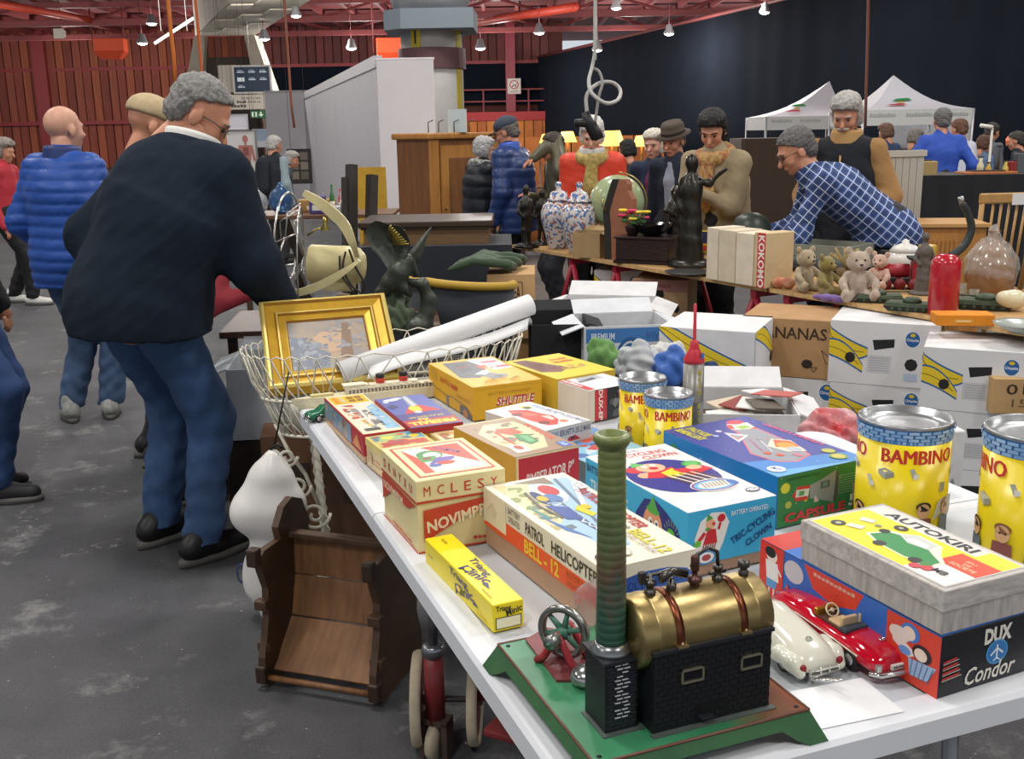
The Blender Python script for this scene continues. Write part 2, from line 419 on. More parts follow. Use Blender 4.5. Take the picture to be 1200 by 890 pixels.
mb=MB();mb.box(-45,45,-14,70,CEIL,CEIL+.2);ceiling=tag(mb.build('ceiling',mat('#6b3434',.8,noise=.2,nscale=.6)),kind='structure')
pr=None
for i in range(30):
 x=-34+i*1.5
 if pr is None:m_=MB();m_.box(-.08,.08,20,60,CEIL-.22,CEIL);pr=m_.build('rib',STEEL,ceiling);o=pr
 else:o=pr.copy();COL.objects.link(o);o.parent=ceiling
 o.location.x=x
def truss(y,x0,x1,z0,z1,m):
 t=thing('roof_truss','red steel roof truss with zigzag webbing, '+('nearer' if y<48 else 'farther')+' of the two','truss',((x0+x1)/2,y,z0),group='roof trusses')
 L=(x1-x0)/2;H=z1-z0
 m_=MB();m_.box(-L,L,-.12,.12,0,.22);m_.build('bottom_chord',m,t)
 m_=MB();m_.box(-L,L,-.12,.12,H-.2,H);m_.build('top_chord',m,t)
 n=int(2*L/2.4)
 for i in range(n):
  a=-L+i*2*L/n;b=a+2*L/n
  m_=MB();m_.tube([(a,0,.1 if i%2 else H-.1),(b,0,H-.1 if i%2 else.1)],.06,5,smooth=False);m_.build('web',m,t)
for y,m in((44.5,STEEL),(50.5,STEEL)):truss(y,-34,14,CEIL-1.15,CEIL-.25,m)
for a,b,Y1,Y2,r in(((0,5),(97,22),40,44,.14),((555,27),(662,10),46,40,.16)):
 p,q=P(*a,Y=Y1),P(*b,Y=Y2);d=q-p
 m_=MB();m_.tube([p-d*.25,q+d*.1],r,8);tag(m_.build('roof_pipe',BRED),'bright red roof pipe '+('over the wood panelled wall' if a[0]==0 else 'right of the concrete column'),'pipe')
CA,CB=Vector((1.67,58)),Vector((9.6,30.4));CD=(CB-CA)
cn=Vector((CD.y,-CD.x)).normalized()
def curt(u,v):
 t=u*2.1;p=CA+CD*t;a=.02*math.sin(u*230+2*math.sin(u*31))+.04*math.sin(u*91+1);p=p+cn*a*(1-.35*v)
 return(p.x,p.y,v*5.35+.02)
m_=MB();m_.grid(curt,900,3);o=m_.build('stage_curtain',mat('#191f29',.95,noise=.12,nscale=1.2,spec=.15),fix=False);o2=o.modifiers.new('thickness','SOLIDIFY');o2.thickness=.03
tag(o,'tall black stage curtain in soft folds behind the white tents','curtain')
p0,p1=CA,CA+CD*2.1
m_=MB();m_.tube([(p0.x,p0.y,5.42),(p1.x,p1.y,5.42)],.07,6);tag(m_.build('curtain_rail',STEEL),'long red-brown rail carrying the black stage curtain','rail')
CONC=mat('#b0a898',.85,noise=.18,nscale=1.3,bump=.2,bscale=12)
def girder():
 t=thing('concrete_girder','broad grey concrete roof girder on a splayed pier, spotlights below it','girder',(-9.8,38,0))
 a=Vector((-9.8,38));d=Vector((4.7,-12.));
 q=[(-1.03,0),(1.05,0),(1.05+d.x*1.5,d.y*1.5),(-1.1+d.x*1.5,d.y*1.5)]
 m_=MB();m_.prism(q,5.0,6.4);g=m_.build('beam',CONC,t)
 rn=random.Random(3)
 for i in range(9):
  f=.06+.1*i;x=-.95+d.x*f+(i%3)*.62;y=d.y*f
  m_=MB();m_.prism([(x,y),(x+.6,y),(x+.6+.35,y-.9),(x+.35,y-.9)],4.965,5.0);m_.build('soffit_panel',mat(('#c9c0b0','#bbb2a3')[i%2],.85),g)
 for s in(-1,1):
  xt=-1.03 if s<0 else 1.05
  m_=MB();m_.loft([[(xt-s*.35,-.1,5.0),(xt,-.1,5.0),(xt,.9,5.0),(xt-s*.35,.9,5.0)],[(xt+s*.1,-.1,2.0),(xt+s*.85,-.1,2.0),(xt+s*.85,.9,2.0),(xt+s*.1,.9,2.0)],[(xt+s*.1,-.1,0),(xt+s*.9,-.1,0),(xt+s*.9,.9,0),(xt+s*.1,.9,0)]],smooth=False);m_.build('pier_leg',CONC,t)
 for i in range(6):
  m_=MB();m_.box(-.7+i*.24,-.7+i*.24+.22,.3,.36,4.3,5.0);m_.build('slat',RED_WOOD[i%4],t)
 m_=MB();m_.box(-.95,.95,.36,.5,0,5.0);m_.build('infill',mat('#4e453f',.9),t)
girder()
def column():
 c=P(509,150,Y=19);t=thing('concrete_column','thick round concrete column with yellow stripes and a grey slab head','column',(c.x,19,0))
 G=mat('#a9a8a6',.8,noise=.12,nscale=2,bump=.1,bscale=20)
 m_=MB();m_.lathe([(.54,0),(.54,3.30)],32);m_.build('shaft',G,t)
 def band(a0,a1,r,z0,z1,m,nm):
  b=MB();n=14
  ring=[[((r)*math.cos(a0+(a1-a0)*i/n),(r)*math.sin(a0+(a1-a0)*i/n),z)for i in range(n+1)]for z in(z0,z1)]
  inn=[[((r-.02)*math.cos(a0+(a1-a0)*i/n),(r-.02)*math.sin(a0+(a1-a0)*i/n),z)for i in range(n+1)]for z in(z0,z1)]
  V=ring[0]+ring[1]+inn[0]+inn[1];k=n+1
  F=[(i,i+1,i+1+k,i+k)for i in range(n)]+[(i+k,i+1+k,i+1+3*k,i+3*k)for i in range(n)]+[(i+2*k,i+2*k+1,i+1,i)for i in range(n)]+[(0,k,3*k,2*k),(n,2*k+n,3*k+n,k+n)]
  b.add(V,F,smooth=False);b.build(nm,m,t)
 YEL=mat('#a89a2c',.6);
 band(-PI/2-.62,-PI/2-.28,.552,0,3.30,YEL,'stripe');band(-PI/2+.95,-PI/2+1.25,.552,0,3.30,YEL,'stripe')
 band(-PI/2-.48,-PI/2-.42,.56,3.06,3.28,mat('#2c2c24',.7),'slot')
 m_=MB();m_.lathe([(.59,2.66),(.59,3.0)],32,smooth=False);m_.build('collar',mat('#5a3c40',.6),t)
 m_=MB();m_.prism([(-.76,-.55),(-.45,-.82),(.76,-.82),(.80,.5),(.4,.8),(-.8,.8)],3.28,3.60);m_.build('slab_head',mat('#7b8791',.7),t)
 m_=MB();m_.loft([[(a*math.cos(2*PI*i/20),a*.9*math.sin(2*PI*i/20),z)for i in range(20)]for a,z in((.62,3.60),(.7,3.85),(1.0,4.6),(1.6,5.6),(2.4,7.2))]);m_.build('flared_top',mat('#98989a',.85,noise=.25,nscale=1.5),t)
column()
def hall_lamp():
 t=thing('pendant_lamp','x','lamp',(0,0,0),group='hall lamps under the roof')
 m_=MB();m_.lathe([(.09,.42),(.14,.36),(.17,.2),(.25,.05),(.25,0),(.22,.03)],16,cap=False);m_.build('reflector',mat('#9a9a9c',.4,.3),t)
 m_=MB();m_.ell((0,0,.02),(.21,.21,.09),14);m_.build('glowing_lens',mat('#f6fbff',.3,emit=22.),t)
 m_=MB();m_.tube([(0,0,.4),(0,0,3.0)],.015,5);m_.build('rod',STEEL,t)
 return t
lamp0=None
for i,(x,y,Y,lab)in enumerate([(178,28,36,'nearest the concrete girder on its left'),(167,51,34,'just above the beige hat in the crowd'),(310,46,33,'under the low end of the concrete girder'),(347,19,30,'under the high end of the concrete girder'),(412,57,38,'above the white exhibition panels'),(458,36,38,'at the left of the slab head of the column'),(563,57,36,'just right of the concrete column'),(632,39,34,'above the no-dogs sign'),(700,59,32,'beside the hanging looped cable'),(722,10,28,'topmost in the frame, right of the hanging cable'),(784,40,30,'before the top edge of the black curtain'),(896,15,26,'rightmost, high before the black curtain')]):
 p=P(x,y,Y=Y)
 o=hall_lamp()if lamp0 is None else copy_tree(lamp0)
 lamp0=lamp0 or o
 o.location=(p.x,p.y,p.z);o['label']='bright white hall lamp '+lab
 o.scale=(Y/48,)*3
def heater(x,y,Y,lab):
 p=P(x,y,Y=Y);t=thing('unit_heater',lab,'heater',(p.x,Y,p.z),.12,group='orange unit heaters')
 O=mat('#e0542b',.5)
 m_=MB();m_.box(-.65,.65,-.4,.4,-.1,.45,bev=.03);m_.build('casing',O,t)
 m_=MB();m_.loft([[(-.65,-.4,-.1),(.65,-.4,-.1),(.65,.4,-.1),(-.65,.4,-.1)],[(-.4,-.3,-.42),(.4,-.3,-.42),(.4,.3,-.42),(-.4,.3,-.42)]],smooth=False);m_.build('outlet',mat('#c8451f',.5),t)
 for sx in(-.75,.6):
  m_=MB();m_.tube([(sx,0,-.05),(sx,0,CEIL-p.z)],.03,5);m_.build('hanger',STEEL,t)
heater(130,58,48,'orange unit heater hung before the red wood wall');heater(462,60,40,'orange unit heater peeping over the white panel by the column')
p=P(72,43,Y=46);t=thing('device','small pale floodlight on a bracket high on the wood wall','lamp',(p.x,p.y,p.z))  # camera-like unit on the wall, gives no light
m_=MB();m_.loft([[(-.2,-.3,-.1),(.2,-.3,-.1),(.2,-.3,.3),(-.2,-.3,.3)],[(-.12,.2,.0),(.12,.2,0),(.12,.2,.25),(-.12,.2,.25)]],smooth=False);m_.build('housing',mat('#c9c4b8',.5),t)
m_=MB();m_.tube([(0,0,.2),(0,.1,.7),(0,.1,2)],.03,5);m_.build('bracket',STEEL,t)
p=P(204,36,Y=42);m_=MB();m_.box(-.9,.9,-.06,.06,-.05,.05,M=TR((p.x,p.y,p.z),0,-.55,.2));[m_.tube([(p.x+k,p.y,p.z),(p.x+k,p.y,CEIL)],.008,4)for k in(-.5,.5)];tag(m_.build('tube_light',mat('#ece8e0',.4,emit=1.5)),'slanting fluorescent tube light hung under the red ceiling','lamp')
for pts,Y,r,c,lab in(([(227,-20),(231,20),(236,80),(240,110)],14,.02,'#c4602f','orange rope hanging down behind the grey-haired head'),([(200,35),(203,60),(206,100)],14,.026,'#d2752b','short orange strap hanging left of the grey-haired head'),([(335,30),(338,70),(341,120),(345,150)],20,.024,'#9a5a44','thin brown rope hanging before the pier and white panels'),([(1018,-15),(1017,40),(1015,108),(1014,150)],15,.02,'#7a4a3c','thin brown rope hanging before the black curtain')):
 q=[P(a,b,Y=Y)for a,b in pts];q=[q[0]+Vector((0,0,6.8-q[0].z))+(q[0]-q[1]).normalized()*.0]+q if q[0].z<6.8 else q
 m_=MB();m_.tube(q,r,6);tag(m_.build('hanging_rope',mat(c,.7)),lab,'rope')
q=[P(a,b,Y=6.0+dy)for a,b,dy in((698,-25,0),(698,20,0),(697,60,0),(694,78,0),(690,95,-.05),(694,110,-.1),(710,121,-.1),(724,117,0),(727,106,.1),(718,97,.1),(704,97,.05),(692,105,0),(687,115,0),(688,132,0),(690,144,0))]
def smooth_path(q,n=4,loop=False):
 out=[];N=len(q)
 for i in range(N if loop else N-1):
  p0,p1,p2,p3=(q[(i-1)%N],q[i],q[(i+1)%N],q[(i+2)%N])if loop else(q[max(i-1,0)],q[i],q[i+1],q[min(i+2,N-1)])
  for k in range(n):
   t=k/n;out.append(.5*((2*p1)+(p2-p0)*t+(2*p0-5*p1+4*p2-p3)*t*t+(3*p1-p0-3*p2+p3)*t**3))
 if not loop:out.append(q[-1])
 return out
q=[Vector(a)for a in q]
t=thing('hanging_cable','pale cable hanging from the roof, knotted in a loose loop, black plug at its end','cable',q[0])
def rel(pts,o):return[p-o for p in pts]
m_=MB();m_.tube(rel(smooth_path([q[0]+Vector((.05,0,5))]+q,5),q[0]),.011,6);m_.build('cord',mat('#b3b2ad',.5),t)
m_=MB();m_.tube(rel(smooth_path([Vector(P(a,b,Y=6.02))for a,b in((695,80),(702,84),(706,97),(702,112),(699,132),(697,145))],5),q[0]),.009,6);m_.build('cord_tail',mat('#9b9a96',.5),t)
e=q[-1]-q[0]
m_=MB();m_.tube([e+Vector((-.02,0,.06)),e+Vector((.0,0,.0)),e+Vector((.04,0,-.09))],[.02,.032,.026],10);m_.tube([e+Vector((.02,0,0)),e+Vector((.06,0,-.09))],[.022,.03],10);m_.tube([e,e+Vector((-.08,0,.0))],[.028,.02],8);m_.build('plug',mat('#1c1c1f',.5),t)
WP=mat('#cfccd0',.6,noise=.03,nscale=2);
a,b=P(443,110,Y=13.0),P(509,110,Y=13.0)
t=thing('exhibition_panel','upright white exhibition panel end beside the concrete column, behind the wardrobe','panel',((a.x+b.x)/2,13,0));w=(b.x-a.x)/2
m_=MB();m_.box(-w,w,-.03,.03,.02,2.44);m_.build('board',WP,t);m_=MB();m_.box(-w-.01,w+.01,-.035,.035,2.44,2.46);m_.build('cap_strip',mat('#e2e0e2',.5),t)
a,b=P(445,110,Y=13.1),P(358,110,Y=24.0);d=b-a;L=math.hypot(d.x,d.y);an=math.atan2(d.y,d.x)
t=thing('partition_wall','long white partition wall receding towards the pier','panel',(a.x,a.y,0),an)
for i in range(2):m_=MB();m_.box(i*L/2+.01,(i+1)*L/2-.01,-.03,.03,.02,2.40);m_.build('panel',WP,t)
m_=MB();m_.box(0,L,-.05,.05,2.36,2.50);m_.build('top_rail',mat('#bdbabd',.5),t)
a,b=P(310,110,Y=24.2),P(361,110,Y=24.2)
t=thing('exhibition_panel','small white exhibition panel left of the receding partition, half in shade','panel',((a.x+b.x)/2,24.2,0));w=(b.x-a.x)/2
m_=MB();m_.box(-w,w,-.03,.03,.02,2.52);m_.build('board',WP,t);m_=MB();m_.box(-w,w,-.05,.05,2.52,2.56);m_.build('cap_strip',mat('#bdbabd',.5),t)
def flat_sign(name,lab,cat,x0,y0,x1,y1,Y,bg,edge,fn,frame=.03):
 a,b=P(x0,y1,Y=Y),P(x1,y0,Y=Y);W,H=b.x-a.x,b.z-a.z
 t=thing(name,lab,cat,((a.x+b.x)/2,Y,a.z));
 m_=MB();m_.box(-W/2,W/2,0,.04,0,H);m_.build('board',mat(bg,.5),t)
 for bx in((-W/2-frame,-W/2,-frame,H+frame),(W/2,W/2+frame,-frame,H+frame),(-W/2,W/2,-frame,0),(-W/2,W/2,H,H+frame)):
  m_=MB();m_.box(bx[0],bx[1],-.01,.05,bx[2],bx[3]);m_.build('frame_edge',mat(edge,.5),t)
 ar=Art((-W/2,0,0),(1,0,0),(0,0,1),W,H);ar.k=.004;fn(ar);ar.done('print',t)
 for s in(-1,1):m_=MB();m_.tube([(s*W*.4,.03,H),(s*W*.4,.03,H+2.5)],.003,4);m_.build('hanger',mat('#3a3434',.6),t)
 return t
def s1(a):
 for r in range(3):
  for c in range(3):
   if r==0 and c>0:continue
   x=.08+.32*c;y=.12+.3*r
   a.rect(x,y+.05,x+.2,y+.10,'#c9d6e2');a.rect(x+.02,y+.12,x+.16,y+.16,'#8fa4b8')
   if r==1 and c==0:a.rect(x,y,x+.2,y+.16,'#dfe8ee')
flat_sign('sponsor_board','dark blue sponsor board with rows of small white logos','sign',276,78,315,108,32,'#1f3247','#b9b6b0',s1,.05)
flat_sign('notice_board','blank cream board behind the dark blue sponsor board','sign',258,77,275,108,32.2,'#b5aca0','#a39a8e',lambda a:None,.02)
def s2(a):
 a.text('STATION',.3,.68,.74,.86,'#4a453f',.01);a.bars(.2,.42,.42,.6,'#4a453f',4);a.bars(.46,.44,.76,.58,'#8c867c',3);a.bars(.06,.12,.42,.32,'#4a453f',5);a.rect(.9,.66,.94,.86,'#4a453f')
flat_sign('direction_sign','cream direction sign with dark lettering hung above the exit sign','sign',268,111,318,128,31.5,'#c4bcae','#a8a093',s2,.02)
def s3(a):
 a.rect(.08,.15,.42,.85,'#e9f2e6');a.rect(.2,.2,.32,.7,'#2b6b3a');a.oval(.27,.76,.05,.07,'#2b6b3a');a.rect(.64,.45,.74,.88,'#e9f2e6');a.poly([(.52,.5),(.69,.12),(.86,.5)],'#e9f2e6')
flat_sign('exit_sign','green emergency exit sign with white arrow and running figure','sign',294,130,311,138,31,'#2b6b3a','#2f4d35',s3,.02)
def s4(a):
 a.oval(.5,.6,.36,.30,'#a03038',24);a.oval(.5,.6,.27,.225,'#cfc4bb',24);a.poly([(.32,.56),(.6,.58),(.66,.72),(.72,.68),(.66,.5),(.62,.42),(.58,.42),(.58,.5),(.42,.5),(.4,.42),(.36,.42)],'#55323a');a.line([(.3,.76),(.7,.44)],.03,'#a03038');a.rect(.2,.1,.8,.14,'#9a7d76');a.rect(.28,.18,.72,.21,'#9a7d76')
flat_sign('no_dogs_sign','white square no-dogs sign on the red post','sign',595,92,610,110,56.65,'#cfc4bb','#b7a9a0',s4,.01)
def s5(a):
 for cx,ph in((.1,.0),(.72,0)):
  S='#b5766a';D='#8f4f48'
  a.oval(cx,.86,.08,.07,S);a.rect(cx-.03,.74,cx+.03,.82,S);a.poly([(cx-.2,.74),(cx+.2,.74),(cx+.13,.48),(cx-.13,.48)],S);a.poly([(cx-.2,.74),(cx-.14,.74),(cx-.2,.44),(cx-.27,.44)],S);a.poly([(cx+.14,.74),(cx+.2,.74),(cx+.27,.44),(cx+.2,.44)],S)
  a.poly([(cx-.13,.48),(cx,.48),(cx-.03,.08),(cx-.1,.08)],S);a.poly([(cx,.48),(cx+.13,.48),(cx+.1,.08),(cx+.03,.08)],S);a.rect(cx-.08,.55,cx+.08,.7,D);a.rect(cx-.1,.3,cx-.05,.45,D);a.rect(cx+.05,.3,cx+.1,.45,D)
flat_sign('anatomy_poster','white anatomy poster with two red-brown muscle figures','poster',262,154,298,216,17,'#ddd9d6','#8d8881',s5,.02)
flat_sign('lit_screen','pale blue lit screen left of the shaded exhibition panel','screen',298,152,313,172,26,'#b9d3e6','#cfd6da',lambda a:a.rect(0,0,1,.35,'#e6eef2'),.02)
flat_sign('paper_banner','plain white paper banner hung above the anatomy poster','banner',262,134,289,152,17.3,'#d6d4da','#c4c2c8',lambda a:None,.005)
#  the white folding tables and the toys on them
T=.76
TA=math.radians(-69.5)
tu=Vector((math.cos(TA),math.sin(TA),0));tv=Vector((-tu.y,tu.x,0))
FL=Vector((-.672,3.125,0));TLEN=2.13
def folding_table(off,W,lab,st=0):
 TL=TLEN-st;o=FL+tv*off+tu*st
 t=thing('folding_table',lab,'table',(o.x,o.y,0),TA,group='white folding tables')
 WH=mat('#dcdfe4',.42,noise=.03,nscale=3);GR=mat('#c3c8ce',.45,noise=.05,nscale=4,bump=.05,bscale=300)
 def rr(x0,x1,y0,y1,r,n=6,corners=(1,1,1,1)):
  pts=[]
  for(cx,cy,a0),c in zip(((x1-r,y1-r,0),(x0+r,y1-r,90),(x0+r,y0+r,180),(x1-r,y0+r,270)),corners):
   if c:pts+=[(cx+r*math.cos(math.radians(a0+90*i/n)),cy+r*math.sin(math.radians(a0+90*i/n)))for i in range(n+1)]
   else:pts.append((cx+(r if a0 in(0,270)else-r),cy+(r if a0 in(0,90)else-r)))
  return pts
 for h,(x0,x1,cr)in enumerate(((0,TL*.478,(0,1,1,0)),(TL*.478+.004,TL,(1,0,0,1)))):
  m_=MB();rings=[]
  for z,ins in((T-.048,.006),(T-.044,.0),(T-.008,.0),(T-.001,.006),(T,.012)):
   ii=[ins if c else 0 for c in cr]
   rings.append([(x,y,z)for x,y in rr(x0+(ins if cr[1]else 0),x1-(ins if cr[0]else 0),ins,W-ins,.06,6,cr)])
  inner=[(x,y,T)for x,y in rr(x0+(.05 if cr[1]else.02),x1-(.05 if cr[0]else.02),.05,W-.05,.04,6,cr)]
  rings.append(inner);rings.append([(x,y,T-.004)for x,y in rr(x0+(.056 if cr[1]else.026),x1-(.056 if cr[0]else.026),.056,W-.056,.04,6,cr)])
  m_.loft(rings,smooth=False);top=m_.build('table_top',[WH,GR],t)
  top.data.polygons[len(top.data.polygons)-1].material_index=1
 S=mat('#9a9da1',.4,.6)
 for lx in(.22,TL-.22):
  for ly in(min(.42,W*.5),W-.1):
   m_=MB();m_.tube([(lx,ly,T-.05),(lx+(.05 if lx>1 else-.05),ly,.0)],.014,8);m_.build('leg',S,t)
  m_=MB();m_.tube([(lx,.1,.2),(lx,W-.1,.2)],.011,8);m_.build('leg_brace',S,t)
 return t
folding_table(0,.90,'white plastic folding table covered with boxed tin toys and steam engine')
folding_table(.91,.40,'white plastic folding table at the right, under the yellow tins',.86)
def toy_box(name,lab,B,ang,L,W,h,base=T,side='#d8c48e',front=None,left=None,top=None,lid=None,lidc=None,rough=.5,group='old toy boxes on the folding table',gap=.002,cat='box'):
 """box with its near corner at B; local x runs along the short front, y away from the viewer. lid = height of a fitted lid"""
 a=math.radians(ang);c=Vector((B[0],B[1],0))+Vector((math.cos(a),math.sin(a),0))*W/2+Vector((-math.sin(a),math.cos(a),0))*L/2
 t=thing(name,lab,cat,(c.x,c.y,base),a,group=group)
 m=mat(side,rough,noise=.05,nscale=14)
 e=gap if lid else 0
 m_=MB();m_.box(-W/2+e,W/2-e,-L/2+e,L/2-e,0,h-(.004 if lid else 0),bev=.0012,seg=1);body=m_.build('box_body',m,t)
 ld=body
 if lid:
  m_=MB();m_.box(-W/2,W/2,-L/2,L/2,h-lid,h,bev=.0012,seg=1);ld=m_.build('lid',mat(lidc or side,rough,noise=.05,nscale=14),t)
 t['dims']=(W,L,h)
 def face(which,z0=None,z1=None,lift=.0008):
  z0=0 if z0 is None else z0;z1=h if z1 is None else z1
  if which=='top':ar=Art((-W/2,-L/2,h),(1,0,0),(0,1,0),W,L,lift)
  elif which=='topy':ar=Art((-W/2,L/2,h),(0,-1,0),(1,0,0),L,W,lift)
  elif which=='front':ar=Art((-W/2,-L/2,z0),(1,0,0),(0,0,1),W,z1-z0,lift)
  elif which=='left':ar=Art((-W/2,L/2,z0),(0,-1,0),(0,0,1),L,z1-z0,lift)
  elif which=='right':ar=Art((W/2,-L/2,z0),(0,1,0),(0,0,1),L,z1-z0,lift)
  return ar
 return t,body,ld,face
t,b,l,F=toy_box('toy_carton','tall cream carton with red borders and a triangular red front panel',(-.193,1.938),23,.245,.191,.153,side='#e6d79f',lid=.048,lidc='#e9dba6')
a=F('top');a.rect(.07,.07,.93,.93,'#c8402a');a.rect(.10,.095,.90,.905,'#e9dba6');a.rect(.17,.15,.85,.85,'#efe9d6');a.poly([(.17,.15),(.28,.15),(.28,.55),(.17,.85)],'#d8482c');a.poly([(.40,.85),(.85,.85),(.85,.25)],'#d8482c')
a.text('NOVIMPRIM',.48,.66,.84,.74,'#4a3f86',.02,rot=-52);a.oval(.42,.62,.15,.12,'#3f8f4a');a.oval(.44,.60,.10,.085,'#efe9d6');a.rect(.26,.44,.46,.58,'#4a9a4e');a.rect(.3,.5,.4,.55,'#8f3030');a.poly([(.3,.36),(.62,.42),(.66,.5),(.46,.52)],'#6b55a8');a.oval(.5,.36,.1,.05,'#c8402a');a.oval(.66,.40,.07,.04,'#e0e0ea');a.oval(.36,.32,.07,.04,'#4a5fa8');a.done('top_print',l)
a=F('front',.105,.153);a.rect(0,0,1,.10,'#c8402a')
for i,ch in enumerate('MCLESY'):a.text(ch,.08+i*.15,.30,.155+i*.15,.72,'#c8402a',0)
a.done('lid_front_print',l)
a=F('front',0,.105);a.rect(0,0,1,.035,'#c8402a');a.poly([(.07,.22),(.07,.86),(.98,.98),(.98,.84),(.45,.56)],'#c9452c');a.text('NOVIMPRIM',.10,.52,.94,.76,'#f2e6bd',.03,rot=10,shear=.1);a.bars(.62,.12,.98,.18,'#c8402a',7);a.done('front_print',b)
a=F('left',.105,.153);a.rect(0,0,1,.10,'#c8402a')
for i,ch in enumerate('SKNYXU'):a.text(ch,.08+i*.15,.30,.15+i*.15,.70,'#c8402a',.01)
a.done('lid_left_print',l)
a=F('left',0,.105);a.rect(0,0,1,.035,'#c8402a');a.poly([(.02,.4),(.02,.98),(.98,.95),(.75,.74),(.3,.74)],'#c9452c');a.text('NOVIMPRIM',.06,.68,.62,.86,'#f2e6bd',.02);a.bars(.3,.1,.85,.15,'#c8402a',14);a.done('left_print',b)
t,b,l,F=toy_box('toy_carton','long narrow bright yellow carton at the table edge',(-.039,1.598),24.5,.329,.057,.05,side='#f0da1e',rough=.35)
a=F('front');a.rect(.08,.08,.92,.5,'#2a2a20');a.rect(.11,.11,.89,.47,'#efe9c4');a.text('Triang',.1,.66,.58,.92,'#222218',.02);a.text('Minic',.42,.55,.94,.80,'#222218',.02,rot=12);a.done('front_print',l)
for fc in('topy','left'):
 a=F(fc);a.text('Triang',.40,.55,.66,.90,'#2a2a66',.02);a.text('Minic',.48,.22,.74,.60,'#2a2a66',.02,rot=12);a.oval(.53,.34,.04,.16,'#2a2a66');a.oval(.53,.34,.03,.11,'#f0da1e');a.poly([(.74,.3),(.82,.36),(.74,.5)],'#2a2a66');a.bars(.06,.45,.14,.55,'#b8a010',5);a.bars(.80,.14,.93,.2,'#b8a010',9);a.done('lettering',l)
t,b,l,F=toy_box('toy_box','long helicopter toy box with an orange and cream lid side',(.143,1.571),26,.465,.184,.122,side='#b5937a',lid=.078,lidc='#e9e2cc')
a=F('topy');a.rect(0,0,1,1,'#ece6d2');a.poly([(.06,.38),(.06,.94),(.40,.94),(.86,.52),(.80,.28),(.5,.18),(.2,.18)],'#a9c9e0');a.poly([(.02,.08),(.60,.08),(.50,.30),(.06,.46)],'#dcd3a4');a.poly([(.03,.3),(.12,.72),(.02,.72)],'#8a7a66')
a.scatter(26,.06,.08,.62,.34,['#b9ad72','#8f9a58','#c8b98a','#7f8f7a','#cfc79a','#6f7f86'],.03,.11,5);a.poly([(.40,.10),(.62,.16),(.74,.30),(.60,.22)],'#4f74b0');a.poly([(.3,.12),(.5,.14),(.44,.2)],'#5a8f86')
a.oval(.21,.52,.13,.17,'#e4edf2');a.oval(.18,.56,.07,.10,'#c23a3e');a.oval(.28,.48,.06,.10,'#5a7fb0');a.oval(.25,.37,.09,.06,'#2f3f74');a.oval(.26,.38,.035,.055,'#e6b52e');a.line([(.30,.5),(.66,.46)],.004,'#5a6a8a');a.line([(.30,.36),(.66,.44)],.004,'#5a6a8a')
for i in range(7):x=.32+i*.05;a.line([(x,.36+.011*i),(x+.025,.50-.006*i),(x+.05,.37+.011*i)],.003,'#e9eef4')
a.poly([(.34,.30),(.40,.5),(.55,.46),(.52,.32)],'#4a5fa0');a.line([(.06,.80),(.46,.62),(.80,.44)],.006,'#6f7f95');a.line([(.14,.92),(.42,.66)],.010,'#eef3f6');a.poly([(.40,.60),(.52,.66),(.54,.58),(.44,.52)],'#e2cf2c');a.oval(.43,.66,.03,.05,'#d6bf20')
a.line([(.16,.30),(.34,.24),(.50,.30)],.006,'#6f6a60');a.poly([(.70,.58),(.84,.52),(.86,.40),(.72,.42)],'#cfdfe8');a.poly([(.76,.40),(.82,.40),(.82,.52),(.79,.52)],'#3f7fc0');a.rect(.83,.36,.86,.46,'#e2b53a')
a.text('PATROL HELICOPTER',.24,.80,.74,.93,'#b8302e',.02,shear=.25);a.text('BELL-12',.74,.66,.98,.80,'#d8ce52',.03);a.bars(.52,.70,.72,.75,'#8a8270',16);a.text('ROTOR SOUNDS   LIGHT FLASHES',.70,.58,.97,.64,'#8a8270',0)
a.text('Alps',.88,.08,.96,.2,'#ece6d2',.01);a.oval(.92,.14,.04,.09,'#4a4a52');a.oval(.92,.14,.032,.07,'#ece6d2');a.text('ALPS',.895,.11,.945,.17,'#4a4a52',.01);a.rect(.15,.88,.24,.99,'#f4f4f2');a.text('BATTERY',.16,.9,.23,.96,'#55504a',0)
for cx in(.84,.90):a.oval(cx,.36,.045,.075,'#b8b5a4');a.oval(cx,.36,.038,.062,'#ece6d2')
a.done('top_print',l)
a=F('left',.044,.122);a.rect(0,0,1,.46,'#e8541e');a.rect(0,.0,.24,.10,'#e8541e');a.rect(.02,.12,.22,.98,'#e6dcba');a.rect(.0,.10,.02,1,'#e6dcba');a.rect(.88,0,1,.46,'#cf3a2e');a.text('BATTERY',.24,.76,.35,.92,'#3c352e',0);a.text('OPERATED',.24,.54,.35,.70,'#3c352e',0);a.text('PATROL',.40,.55,.56,.86,'#28241f',.015);a.text('HELICOPTER',.62,.55,.97,.86,'#28241f',.015)
a.text('BELL - 12',.39,.06,.68,.42,'#f0cc2a',.03);a.text('ROTOR SOUNDS',.74,.26,.97,.40,'#9a3a14',0);a.text('LIGHT FLASHES',.74,.06,.97,.20,'#9a3a14',0)
a.line([(.05,.5),(.09,.72),(.13,.5)],.0015,'#a99f84');a.oval(.1,.5,.025,.15,'#d8cda8');a.done('left_print',l)
a=F('front',.044,.122);a.rect(0,0,1,1,'#e9e4d2');a.poly([(0,0),(.96,.0),(1,.4),(.9,.62),(.7,.74),(.4,.76),(.15,.66),(0,.5)],'#2f62b8');a.text('BATTERY OPERATED',.18,.62,.78,.70,'#1f3a78',0);a.text('PATROL HELICOPTER',.04,.38,.92,.58,'#1c3470',.015);a.text('BELL-12',.3,.12,.7,.3,'#dfe6f0',.02);a.text('3316',.8,.06,.96,.18,'#55544c',.01);a.done('front_print',l)
